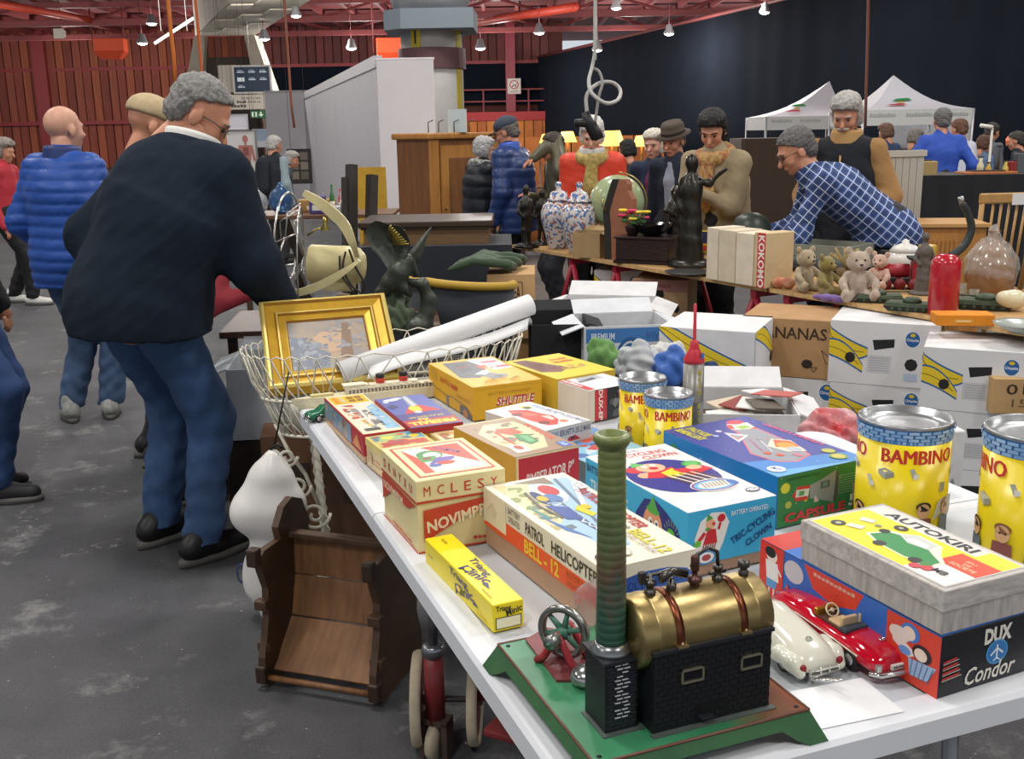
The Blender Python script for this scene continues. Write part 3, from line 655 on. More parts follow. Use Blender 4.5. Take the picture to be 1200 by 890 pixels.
t,b,l,F=toy_box('toy_box','light blue clown toy box with a white illustrated top',(.319,1.797),25,.385,.204,.131,side='#b08c74',lid=.108,lidc='#3fb0de')
a=F('top');a.rect(.0,.0,1,1,'#ece9e2');a.text('BATTERY OPERATED',.1,.945,.60,.975,'#4a5a9a',.01);a.text('TRIC-CYCLING',.08,.865,.86,.925,'#c93636',.03);a.text('CLOWN',.50,.79,.92,.85,'#c93636',.03)
a.oval(.48,.50,.46,.28,'#33348c',28);a.oval(.20,.66,.085,.05,'#d43a4a');a.oval(.24,.56,.10,.045,'#f0b48a');a.poly([(.2,.52),(.45,.46),(.62,.5),(.6,.62),(.3,.6)],'#d42a36');a.oval(.40,.66,.16,.07,'#f2bc94');a.poly([(.22,.70),(.40,.72),(.30,.78)],'#6cbf6a');a.oval(.42,.645,.05,.025,'#c8303a');a.oval(.46,.69,.03,.02,'#ffffff');a.oval(.36,.69,.03,.02,'#ffffff')
a.poly([(.40,.56),(.58,.60),(.62,.48),(.42,.46)],'#f0d62c');a.poly([(.56,.58),(.92,.56),(.96,.50),(.62,.44)],'#d42a36');a.oval(.84,.615,.11,.05,'#3f9f4a');a.oval(.84,.62,.08,.03,'#6cc06a');a.oval(.80,.56,.09,.035,'#f2bc94')
for i in range(9):
 a.poly([(.36+i*.045,.50),(.38+i*.045,.505),(.50+i*.045,.33),(.475+i*.045,.33)],'#efe6d2' if i%2 else '#6a4a3a')
a.oval(.66,.27,.26,.09,'#f2efe9');a.oval(.66,.27,.25,.08,'#8a4a86');a.oval(.66,.27,.225,.068,'#6fb6dc');a.oval(.66,.27,.18,.05,'#f2efe9')
for i in range(7):a.poly([(.52+i*.04,.24),(.54+i*.04,.24),(.57+i*.04,.31),(.55+i*.04,.31)],'#a8876a')
a.oval(.86,.26,.05,.04,'#3a6cb8')
a.oval(.90,.12,.08,.028,'#3a3f86');a.oval(.90,.12,.066,.02,'#ece9e2');a.text('ALPS',.85,.108,.95,.132,'#3a3f86',.01);a.done('top_print',l)
a=F('left',.023,.131);a.text('BATTERY OPERATED',.02,.74,.42,.90,'#1c2c5c',.01);a.text('TRIC-CYCLING',.06,.36,.46,.62,'#bfe6f4',.02);a.text('CLOWN',.3,.1,.5,.3,'#bfe6f4',.02)
a.poly([(.52,.0),(.54,.5),(.62,.84),(.72,.92),(.82,.80),(.92,.62),(.96,.3),(.96,0)],'#2c2f80');a.oval(.70,.38,.09,.38,'#eba276');a.poly([(.65,.7),(.75,.7),(.70,.98)],'#57b04a');a.oval(.70,.70,.06,.07,'#57b04a');a.oval(.68,.46,.022,.1,'#f5f2ea');a.oval(.735,.46,.022,.1,'#f5f2ea');a.oval(.685,.46,.009,.05,'#2c2c60');a.oval(.735,.46,.009,.05,'#2c2c60');a.oval(.71,.28,.025,.08,'#d0342c')
for i in range(20):
 an=2*PI*i/20;a.line([(.87+.055*math.cos(an),.36+.24*math.sin(an)),(.87+.08*math.cos(an),.36+.36*math.sin(an))],.0012,'#b9d67a')
a.oval(.87,.36,.045,.2,'#57b83c');a.oval(.86,.42,.02,.08,'#8ad86a');a.done('left_print',l)
a=F('front',.023,.131);a.poly([(.08,.02),(.08,.5),(.14,.8),(.26,.93),(.40,.90),(.46,.7),(.40,.35),(.32,.05)],'#efece6');a.oval(.25,.72,.055,.09,'#f0b890');a.poly([(.2,.78),(.28,.82),(.22,.92)],'#57a84a');a.oval(.285,.72,.018,.03,'#d42a36');a.oval(.37,.80,.045,.075,'#cf2f38');a.line([(.34,.6),(.36,.72)],.006,'#cf2f38');a.poly([(.17,.36),(.22,.64),(.31,.62),(.33,.36)],'#cf2f38');a.line([(.19,.58),(.12,.44)],.008,'#cf2f38');a.oval(.11,.40,.04,.06,'#6abf3c');a.oval(.22,.64,.03,.03,'#57a84a')
for i in range(6):a.line([(.18+i*.026,.36),(.15+i*.026,.16)],.003,'#a0605a')
a.oval(.21,.12,.11,.13,'#3a8fc8');a.oval(.21,.12,.085,.10,'#efece6');a.oval(.21,.12,.05,.06,'#b04a52');a.text('BATTERY OPERATED',.48,.80,.90,.89,'#e8f4f8',.015);a.text('TRIC-CYCLING',.46,.46,1.0,.60,'#1c3a80',.02,rot=25);a.text('CLOWN',.64,.28,.96,.41,'#1c3a80',.02,rot=25);a.done('front_print',l)
t,b,l,F=toy_box('toy_box','dark blue and green space capsule toy box beside the rocket',(.548,2.041),27.5,.403,.252,.113,side='#2a7fc0',rough=.3)
a=F('topy');a.rect(0,0,1,1,'#39429a');a.poly([(.72,0),(1,0),(1,1),(.86,1),(.80,.55)],'#3f86d0');a.poly([(.9,0),(1,0),(1,.9)],'#6aaee0')
a.poly([(.16,.60),(.30,.52),(.62,.22),(.80,.26),(.86,.42),(.80,.66),(.50,.78),(.20,.82)],'#d86a7a');a.poly([(.17,.62),(.30,.54),(.62,.24),(.79,.28),(.845,.42),(.79,.64),(.50,.76),(.20,.80)],'#9498a2');a.poly([(.09,.64),(.2,.56),(.26,.8),(.12,.86)],'#e6e2da');a.oval(.08,.76,.045,.09,'#d8384a');a.rect(.16,.66,.22,.78,'#9ac24a');a.poly([(.1,.62),(.18,.56),(.2,.6),(.12,.67)],'#d8483a');a.poly([(.22,.82),(.26,.8),(.24,.72)],'#d8483a')
a.poly([(.22,.44),(.42,.36),(.34,.58)],'#e9e6e4');a.poly([(.27,.44),(.38,.40),(.34,.53)],'#c8646e');a.poly([(.27,.46),(.36,.42),(.335,.51)],'#9fa2ac');a.poly([(.46,.68),(.54,.80),(.74,.70),(.70,.54),(.56,.5)],'#e9e0c8');a.poly([(.48,.68),(.55,.78),(.66,.74),(.60,.54)],'#d8582e');a.oval(.60,.66,.06,.08,'#e8a03a');a.oval(.68,.64,.045,.07,'#b8bfc6');a.line([(.4,.5),(.62,.36)],.004,'#b0608a');a.line([(.46,.56),(.66,.42)],.004,'#c9ccd4');a.oval(.66,.36,.025,.035,'#d8583a');a.oval(.72,.42,.025,.035,'#d8583a');a.rect(.74,.52,.80,.58,'#c8788a');a.scatter(7,.36,.5,.5,.66,['#d88a5a','#c95a5a'],.008,.014,2,5)
a.text('CAPSULE 5 CAPSULE 5',.20,.93,.70,.985,'#e8607a',.03);a.text('SPACE NOSE',.04,.20,.24,.30,'#e6dc3a',.03);a.text('BLINKING LIGHTS',.04,.08,.28,.18,'#e6dc3a',.03);a.oval(.19,.42,.02,.03,'#e4e4ec');a.oval(.26,.3,.02,.025,'#bfc9e6');a.oval(.80,.86,.04,.06,'#b9b84a');a.oval(.90,.82,.05,.08,'#8aa83a');a.oval(.90,.82,.035,.055,'#cfc05a');a.oval(.90,.12,.05,.08,'#e9f0f4');a.text('MT',.87,.09,.93,.15,'#4a6ab0',.02);a.scatter(22,.02,.02,.98,.98,['#cfd6ee','#8f9ad6','#e9ecf6'],.004,.009,8,5);a.done('top_print',l)
a=F('left');a.scatter(20,.02,.05,.98,.95,['#bfe2f2','#7ac0e2','#1c5a96'],.012,.03,4,5);a.poly([(.08,.62),(.14,.78),(.24,.6),(.36,.42),(.40,.12),(.26,.06),(.16,.3)],'#6f7480');a.oval(.33,.24,.09,.24,'#9aa0aa');a.oval(.34,.22,.05,.14,'#4a5058');a.oval(.11,.7,.035,.12,'#3f8a5a');a.rect(.27,.40,.31,.56,'#3f7fb8');a.text('CAPSULE',.42,.46,.83,.68,'#d83a4e',.045);a.poly([(.50,.02),(.96,.02),(.96,.36),(.50,.44)],'#c9cf3a');a.oval(.72,.06,.12,.2,'#7fa8c4');a.oval(.72,.04,.08,.13,'#4f7090');a.text('5',.87,.26,.95,.62,'#d8d23a',.04);a.oval(.45,.32,.03,.1,'#8aa85a');a.done('left_print',l)
a=F('front');a.rect(0,0,1,1,'#2f7a3e');a.scatter(30,.02,.02,.98,.98,['#cfe0a0','#dfe8d0','#9ac27a'],.006,.014,6,5);a.oval(.08,.76,.05,.10,'#d6cf3a');a.oval(.12,.42,.035,.07,'#b8b84a');a.oval(.31,.46,.02,.05,'#d6cf3a');a.oval(.93,.88,.03,.06,'#8aa84a')
a.poly([(.15,.58),(.2,.48),(.20,.68)],'#c83a2e');a.poly([(.19,.46),(.33,.44),(.35,.72),(.20,.74)],'#d8d2c6');a.poly([(.19,.46),(.33,.44),(.33,.52),(.19,.53)],'#c83a2e');a.poly([(.2,.68),(.35,.66),(.35,.72),(.20,.74)],'#c83a2e');a.rect(.23,.55,.29,.64,'#5a9a5a');a.poly([(.35,.46),(.45,.4),(.62,.28),(.64,.92),(.46,.78),(.35,.72)],'#8f938e');a.rect(.47,.6,.57,.74,'#4f5a52');a.rect(.49,.62,.55,.72,'#6f8a80');a.poly([(.40,.36),(.46,.36),(.41,.5)],'#d8b8b0');a.poly([(.62,.28),(.67,.36),(.67,.84),(.64,.92)],'#55504a')
for i in range(8):a.rect(.67,.42+i*.05,.99,.43+i*.05,'#9fb8a0')
a.bars(.1,.90,.45,.94,'#1f5a2c',12);a.text('CAPSULE',.08,.07,.76,.26,'#d03a40',.04);a.text('5',.80,.12,.90,.36,'#d8d8c8',.04);a.done('front_print',l)
t,b,l,F=toy_box('toy_box','black, red and blue construction set box under the grey linen box',(.615,1.367),24.5,.415,.215,.1,side='#1b1d22',rough=.35)
a=F('top');a.rect(0,0,1,1,'#2f6ec4');a.rect(0,.85,.5,1,'#c8372c');a.scatter(30,.0,.0,1,1,['#101622','#e6e6ea','#c8372c','#101622'],.02,.06,9);a.done('top_print',l)
a=F('front');a.text('DUX',.40,.66,.66,.92,'#e6e2d6',.05);a.oval(.53,.50,.105,.20,'#4a9ad0');a.oval(.53,.50,.092,.175,'#2f78b8');a.line([(.53,.38),(.53,.62)],.003,'#e8f0f4');a.line([(.47,.46),(.53,.56),(.59,.46)],.003,'#e8f0f4');a.line([(.50,.36),(.53,.41),(.56,.36)],.002,'#e8f0f4');a.text('Condor',.24,.08,.72,.36,'#e6e2d6',.012,shear=.25)
for i in range(4):a.line([(.02,.40+i*.09-.1),(.18-i*.012,.43+i*.09-.1)],.0035,'#c43a34');a.line([(.02,.37+i*.09-.1),(.20-i*.012,.40+i*.09-.1)],.0012,'#d8d2c6');a.line([(.84+i*.01,.42+i*.09),(.99,.45+i*.09)],.0035,'#c43a34')
a.done('front_print',l)
a=F('left');a.rect(0,0,1,1,'#2f64b8');a.poly([(.16,0),(.16,.5),(.26,.3),(.40,.45),(.60,.35),(.74,.25),(.74,0)],'#14171f');a.poly([(.16,.2),(.30,.30),(.50,.08),(.74,.3),(.74,1),(.16,1)],'#3068c0');a.poly([(.28,.98),(.34,.62),(.46,.52),(.58,.66),(.62,.98)],'#d8402c');a.oval(.22,.72,.06,.2,'#c9c6cc');a.bars(.34,.86,.58,.92,'#e0a898',10);a.rect(.0,.0,.155,1,'#d43a2a');a.rect(.745,.0,1,.98,'#d9412c')
a.oval(.08,.80,.035,.12,'#ecdcd0');a.oval(.07,.86,.035,.10,'#1a1a1e');a.poly([(.04,.70),(.12,.70),(.13,.36),(.05,.36)],'#e9e6e2');a.poly([(.05,.36),(.12,.36),(.11,.2),(.05,.2)],'#5a9ad0');a.line([(.07,.2),(.07,.06)],.004,'#ecdcd0');a.line([(.10,.2),(.10,.06)],.004,'#ecdcd0');a.line([(.12,.62),(.145,.5)],.004,'#e9e6e2');a.rect(.12,.04,.15,.2,'#e9d8d0')
a.oval(.86,.80,.045,.15,'#3f78c4');a.oval(.855,.78,.03,.11,'#ecd6c6');a.oval(.81,.70,.05,.12,'#e6d8d0');a.poly([(.77,.80),(.84,.62),(.90,.50),(.86,.40),(.78,.55)],'#e6d8d0');a.oval(.84,.48,.03,.07,'#6a9ad8');a.oval(.92,.56,.045,.14,'#1c1c22');a.oval(.915,.54,.03,.1,'#ecd6c6');a.poly([(.86,.40),(.99,.46),(.95,.18),(.87,.14)],'#9ab4d6')
for i in range(5):a.line([(.872+i*.02,.14),(.88+i*.024,.42)],.002,'#5a6a8a')
a.scatter(10,.64,.1,.74,.4,['#e8e4e0','#d8402c'],.03,.07,3,5);a.poly([(.2,.05),(.22,.3),(.24,.05)],'#e6e2da');a.poly([(.17,.3),(.19,.46),(.20,.25)],'#d8402c');a.done('left_print',l)
t,b,l,F=toy_box('toy_box','grey linen-patterned box with yellow car label, lying on the black box',(.612,1.366),23.8,.314,.180,.07,base=T+.1012,side='#a9a49f',lid=.034,lidc='#b3aeaa')
LIN=mat('#b0aba6',.8,noise=.28,nscale=90,stretch=(1,1,.15));b.data.materials[0]=LIN;l.data.materials[0]=mat('#b8b3ae',.8,noise=.26,nscale=95,stretch=(.3,1,1))
a=F('topy');a.rect(.03,.05,.97,.96,'#cfcac6');a.rect(.04,.07,.96,.93,'#d9d6cf');a.rect(.04,.07,.78,.74,'#ecdb22');a.rect(.78,.60,.96,.93,'#e8dc2a');a.rect(.72,.40,.96,.70,'#d8492a');a.rect(.70,.07,.96,.40,'#e9e6df');a.text('AUTOKIRI',.14,.77,.74,.90,'#26262c',.03);a.text('JEU',.80,.58,.86,.62,'#f2d8b0',.01);a.text('DE',.82,.52,.86,.56,'#f2d8b0',.01);a.text('SOCIETE',.77,.45,.92,.50,'#f2d8b0',.01)
a.poly([(.30,.30),(.34,.54),(.40,.58),(.46,.68),(.62,.66),(.70,.50),(.78,.40),(.78,.28),(.62,.20),(.44,.22)],'#efe9d0');a.poly([(.32,.32),(.35,.50),(.42,.54),(.56,.56),(.64,.48),(.76,.38),(.76,.30),(.62,.22),(.44,.24)],'#2f8a4a');a.poly([(.40,.54),(.45,.66),(.60,.64),(.62,.5),(.5,.46)],'#c9cdc6');a.poly([(.46,.5),(.48,.58),(.58,.58),(.6,.5)],'#f2f0ea');a.oval(.44,.24,.035,.06,'#2a2a26');a.oval(.68,.24,.035,.06,'#2a2a26');a.oval(.33,.48,.03,.05,'#2a2a26');a.oval(.13,.25,.04,.07,'#33332e');a.oval(.13,.25,.015,.03,'#b8b49a');a.oval(.34,.66,.04,.06,'#33332e');a.oval(.34,.66,.015,.022,'#b8b49a');a.poly([(.12,.55),(.20,.60),(.22,.52),(.15,.47)],'#dedad0');a.poly([(.16,.34),(.24,.40),(.26,.32),(.18,.26)],'#dedad0');a.oval(.26,.52,.02,.03,'#8a8a6a');a.oval(.74,.26,.03,.055,'#3f8a4a');a.oval(.78,.20,.03,.055,'#c8404a');a.text('MB',.80,.2,.88,.28,'#4a4a52',.02);a.oval(.73,.15,.03,.05,'#c8404a');a.done('top_print',l)
t,b,l,F=toy_box('toy_box','long red-edged model kit box beside the green toy car',(-.381,2.529),23,.423,.116,.077,side='#d5b288',lid=.058,lidc='#b8323a')
a=F('top');a.rect(.02,.005,.98,.995,'#e9dcb4');a.rect(.06,.76,.94,.97,'#e6b524');a.rect(.06,.06,.94,.76,'#ddd6c2');a.poly([(.62,.06),(.94,.06),(.94,.70),(.70,.62)],'#8fbcd8');a.scatter(20,.12,.36,.44,.72,['#b8442e','#6a4a42','#d8a07a','#8f8a86'],.05,.14,3);a.scatter(26,.30,.10,.70,.66,['#55585e','#8f949a','#c4c8cc','#3a3a40','#7a7470'],.05,.15,7);a.poly([(.36,.18),(.46,.62),(.52,.62),(.46,.16)],'#d8d6cf');a.scatter(8,.26,.16,.46,.32,['#e0952c','#c8502e','#e6c24a'],.05,.1,12);a.rect(.14,.06,.5,.12,'#4a4640')
for i in range(4):a.rect(.48+(i%2)*.2,.80+(i//2)*.08,.64+(i%2)*.2,.86+(i//2)*.08,'#8a6a14')
a.rect(.14,.79,.24,.95,'#d88a20');a.rect(.3,.8,.38,.95,'#c8c0a0');a.scatter(8,.66,.1,.92,.6,['#c9dbe4','#e0d8c0','#78acd0'],.04,.1,4);a.done('top_print',l)
a=F('left',.019,.077);a.rect(.02,.05,.72,.92,'#7f95a2');a.scatter(26,.03,.08,.70,.9,['#6a8aa0','#a8784a','#8f4a42','#c9a86a','#55789a'],.1,.3,6);a.poly([(.75,.15),(.96,.15),(.86,.8)],'#d88a3a');a.rect(.0,.0,1,.05,'#9a2a32');a.done('left_print',l)
t,b,l,F=toy_box('toy_box','small cream box with a colourful train picture behind the cream carton',(-.319,2.404),26,.126,.142,.075,side='#e2cfa0',lid=.02,lidc='#e0cd7c')
a=F('top');a.rect(.04,.04,.96,.96,'#c9b868');a.rect(.06,.5,.96,.96,'#9ab87a');a.poly([(.6,.96),(.96,.96),(.96,.4),(.78,.5)],'#4a9ab8');a.scatter(30,.06,.08,.92,.9,['#b8443a','#c8602e','#7a8a4a','#e0cf4a','#55788a','#a83a3a'],.05,.14,9);a.rect(.1,.14,.5,.40,'#b03a34');a.rect(.54,.14,.9,.36,'#c04a34');a.oval(.8,.62,.1,.1,'#e0c83a');a.done('top_print',l)
a=F('left',0,.055);a.rect(.1,.3,.4,.8,'#c4a878');a.line([(.45,.6),(.9,.6)],.003,'#c08a5a');a.line([(.45,.4),(.9,.4)],.003,'#c08a5a');a.rect(0,.02,1,.06,'#b05a4a');a.done('left_print',b)
t,b,l,F=toy_box('toy_box','dark blue rocket picture box with upside-down yellow lettering',(-.258,2.540),23.5,.331,.141,.088,side='#c9a22c',lid=.018,lidc='#a8323a')
a=F('top');a.rect(0,0,1,1,'#5560a8');a.rect(0,0,1,.42,'#4a3f86');a.rect(0,.03,1,.22,'#b8322e');a.text('FIREBALL',.06,.06,.94,.16,'#ecd83a',.05,rot=180);a.text('XL5',.30,.175,.52,.25,'#ecd83a',.05,rot=180);a.text('SPACESHIP',.16,.265,.86,.31,'#d8c03a',.02,rot=180);a.poly([(.2,.42),(.42,.62),(.66,.66),(.94,.44)],'#d8392e');a.poly([(.40,.48),(.60,.48),(.62,.60),(.50,.66),(.38,.58)],'#e8cf2c');a.poly([(.46,.64),(.54,.98),(.66,.98),(.64,.64)],'#9aa0aa');a.poly([(.52,.64),(.57,.98),(.61,.98),(.60,.64)],'#c9ccd4');a.oval(.48,.44,.08,.04,'#c9ccd8');a.poly([(.04,.70),(.2,.76),(.26,.66),(.1,.62)],'#3a3f6a');a.oval(.26,.90,.16,.04,'#e6e4ea');a.oval(.40,.93,.12,.03,'#dfe0ea');a.oval(.12,.84,.06,.03,'#c9cde0');a.done('top_print',l)
a=F('left',0,.07);a.rect(0,0,1,1,'#d0a828');a.poly([(.0,.2),(.3,.9),(.55,.5),(.3,.1)],'#3a3430');a.rect(.4,.5,.5,.9,'#6a5a3a');a.done('left_print',b)
t,b,l,F=toy_box('toy_box','small open cream tray box wedged between bigger boxes',(-.165,2.46),26,.11,.12,.07,side='#dcc690')
a=F('top');a.rect(.04,.04,.96,.96,'#e9dcb0');a.rect(.1,.1,.9,.9,'#c9a66a');a.scatter(18,.1,.1,.9,.9,['#a8744a','#e0cf9a','#8a6a4a','#b8864a'],.08,.2,3);a.done('top_print',l)
t,b,l,F=toy_box('toy_box','brown and ochre crane toy box with a red front end',(.005,2.214),30.5,.30,.17,.11,side='#c99a2c',lid=.108,lidc='#c8962a')
a=F('topy');a.rect(0,0,1,1,'#a08468');a.rect(.0,.0,.02,1,'#e6cf90');a.poly([(.10,.40),(.14,.86),(.36,.92),(.62,.86),(.9,.62),(.92,.2),(.6,.10),(.3,.12)],'#e0cfa0');a.text('IMPERATOR',.26,.86,.76,.97,'#d05030',.04,rot=-4);a.scatter(30,.14,.16,.86,.78,['#c9a878','#b0483a','#8f7a5a','#e8dcb4','#6a7a5a','#d8cfae'],.04,.1,8);a.poly([(.26,.44),(.30,.66),(.46,.70),(.50,.5),(.36,.36)],'#d8542c');a.poly([(.46,.52),(.52,.70),(.74,.66),(.78,.48),(.62,.44)],'#3f8a4e');a.poly([(.52,.56),(.56,.66),(.72,.62),(.72,.52)],'#6fb07a');a.poly([(.70,.16),(.92,.12),(.92,.34),(.76,.38)],'#ebe6da');a.oval(.8,.26,.06,.06,'#b0483a');a.rect(.84,.80,.97,.94,'#3a6ac8');a.text('DUX',.86,.83,.95,.91,'#dfe6f2',.02);a.line([(.34,.36),(.72,.3)],.006,'#c84a2c');a.done('top_print',l)
a=F('front');a.rect(.04,.0,1,.96,'#c4303a');a.rect(0,0,.04,1,'#e6cf90');a.rect(0,.96,1,1,'#ecdcb0');a.text('"IMPERATOR P"',.16,.40,.92,.66,'#f0d8cc',.02,rot=6,shear=.15);a.bars(.3,.2,.8,.25,'#d8908a',10);a.done('front_print',l)
t,b,l,F=toy_box('toy_box','flat blue aeroplane picture box under the white racing car box',(.175,2.335),31,.27,.19,.054,side='#7f9cc0')
a=F('top');a.rect(0,0,1,1,'#6f98cc');a.poly([(0,0),(1,0),(1,.3),(0,.5)],'#8fc4dc');a.poly([(.5,.5),(.9,.62),(.8,.7),(.45,.58)],'#d8583e');a.poly([(.2,.2),(.9,.36),(.86,.42),(.3,.34)],'#c9d8e2');a.scatter(26,.04,.04,.96,.96,['#4a70b0','#b8d4e6','#c8504a','#3a5a9a','#e0e6ea'],.04,.12,5);a.done('top_print',l)
t,b,l,F=toy_box('toy_box','white racing car box with a red car picture on its top',(.081,2.452),38,.25,.15,.046,base=T+.0552,side='#d9d8d6')
a=F('topy');a.rect(0,0,1,1,'#e9e7e2');a.text('FERRARI',.14,.82,.36,.94,'#3f7ab8',.02);a.text('BERLINETTA 250 LE MANS',.38,.82,.99,.94,'#3a4a8a',.02);a.poly([(.14,.32),(.26,.60),(.48,.64),(.60,.70),(.76,.62),(.9,.40),(.86,.24),(.6,.20),(.3,.22)],'#d83c2c');a.poly([(.54,.52),(.58,.66),(.72,.60),(.74,.5)],'#c9c4ba');a.poly([(.3,.4),(.46,.58),(.52,.5),(.44,.34)],'#e86a4e');a.oval(.34,.27,.06,.10,'#7a2a24');a.oval(.76,.30,.06,.10,'#7a2a24');a.poly([(.08,.62),(.16,.8),(.26,.74),(.2,.6)],'#d6c832');a.oval(.2,.68,.05,.07,'#4a4a2a');a.oval(.84,.62,.05,.07,'#e07a52');a.done('top_print',l)
a=F('front');a.rect(0,0,1,1,'#c4c6c8');a.text('FERRARI',.04,.5,.26,.84,'#3f7ab8',.02);a.text('BERLINETTA 250 LE MANS',.30,.5,.98,.84,'#2f3a66',.02);a.poly([(.44,.1),(.5,.36),(.64,.4),(.76,.12)],'#b8303c');a.rect(.54,.2,.62,.34,'#3a3a4a');a.done('front_print',l)
t,b,l,F=toy_box('toy_box','mustard yellow space shuttle box with a torn film window, behind the rocket box',(-.114,2.914),24.5,.37,.223,.1,side='#d8a41c')
a=F('top');a.rect(0,0,1,1,'#e0ae22');a.poly([(.06,.34),(.16,.92),(.56,.92),(.62,.70),(.50,.40),(.3,.28)],'#4f5158');a.poly([(.2,.5),(.3,.86),(.44,.84),(.4,.56)],'#3f4048');a.bars(.22,.68,.42,.74,'#8a3a3a',4);a.poly([(.44,.18),(.66,.22),(.72,.30),(.52,.42),(.36,.34)],'#77787c');a.poly([(.54,.95),(.96,.95),(.96,.52),(.66,.48)],'#e6dfd6');a.rect(.68,.76,.92,.84,'#cf5a6a');a.rect(.76,.56,.96,.64,'#cf5a6a');a.scatter(6,.52,.56,.72,.70,['#d8542c','#e8a04a','#c8402c'],.05,.1,3);a.poly([(.3,.40),(.5,.52),(.6,.46),(.44,.36)],'#c9cdd6');a.line([(.4,.42),(.66,.58),(.7,.7)],.006,'#e8e6e0');a.done('top_print',l)
a=F('left');a.text('SHUTTLE',.28,.64,.5,.80,'#c8502c',.02);a.bars(.53,.62,.68,.78,'#c8502c',5);a.text('BATTERY OPERATED',.66,.44,.94,.54,'#a8780c',0);a.rect(.06,.60,.2,.9,'#c9941a');a.line([(.02,.40),(.44,.30),(.56,.36),(.86,.30),(.98,.1)],.003,'#6f6a5a');a.line([(.02,.40),(.06,.0)],.003,'#6f6a5a');a.rect(.42,.0,.47,.32,'#6f7076');a.rect(.04,.1,.08,.4,'#77787c');a.poly([(.72,.02),(.72,.26),(.86,.28),(.97,.08),(.97,0)],'#5a5a5c');a.oval(.84,.08,.05,.12,'#b87a4a');a.done('left_print',l)
a=F('front');a.text('BATTERY OPERATED',.22,.70,.82,.79,'#a8780c',0);a.text('SHUTTLE',.34,.36,.88,.62,'#f2e6c8',.09,shear=.2);a.text('SHUTTLE',.34,.36,.88,.62,'#b8303c',.03,shear=.2);a.line([(.04,.92),(.96,.92)],.001,'#b8880f');a.done('front_print',l)
m_=MB();m_.grid(lambda u,v:(-.06+.12*u,-.16+.06*v,.1015+.012*math.sin(u*9)*math.sin(v*5+1)),14,6);m_.build('torn_film',mat('#f4f4f4',.08,trans=.85,alpha=.5,ior=1.1),t)
t,b,l,F=toy_box('toy_box','lemon yellow box with a brown car picture behind the shuttle box',(.135,3.0),33,.30,.22,.1,side='#d2b038')
a=F('top');a.rect(0,0,1,1,'#e4ce3c');a.poly([(.06,.34),(.10,.94),(.32,.92),(.56,.36),(.3,.24)],'#7f5348');a.poly([(.12,.36),(.14,.88),(.28,.86),(.44,.4)],'#6f463e');a.scatter(10,.44,.3,.84,.5,['#8a6a4a','#c9a85a','#6a5a44','#b8903a'],.04,.09,4);a.bars(.60,.72,.90,.80,'#d0682c',5);a.bars(.56,.60,.90,.68,'#d0682c',6);a.done('top_print',l)
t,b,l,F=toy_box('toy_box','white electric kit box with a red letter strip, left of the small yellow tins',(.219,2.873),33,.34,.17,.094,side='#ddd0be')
a=F('top');a.rect(0,0,1,1,'#ebebec');a.poly([(.26,.30),(.60,.80),(.86,.62),(.80,.3)],'#b9bdc2');a.rect(.04,.02,.22,.98,'#ecebe9');a.rect(.3,.78,.44,.94,'#4a4e55');a.rect(.5,.84,.9,.9,'#77797e');a.rect(.48,.8,.54,.96,'#55585e')
for i in range(12):a.rect(.24+i*.035,.27+i*.004,.262+i*.035,.33+i*.004,'#6f7278')
a.done('top_print',l)
a=F('topy',lift=.0014);a.rect(.02,.02,.98,.17,'#c8353c');a.bars(.08,.05,.86,.14,'#f0e2dc',12);a.done('strip_print',l)
a=F('front');a.rect(.0,0,1,1,'#2b2d31');a.rect(0,0,.12,1,'#ddd0be');a.rect(.12,.02,.38,.98,'#c0343c');a.text('DUX-EP',-.02,.42,.52,.58,'#f2e6de',.03,rot=-90);a.scatter(12,.44,.05,.98,.9,['#55585c','#77797c','#3a4a55','#8a8f94'],.1,.26,3);a.done('front_print',l)  # dark field stands for the shaded open inside, painted on the front
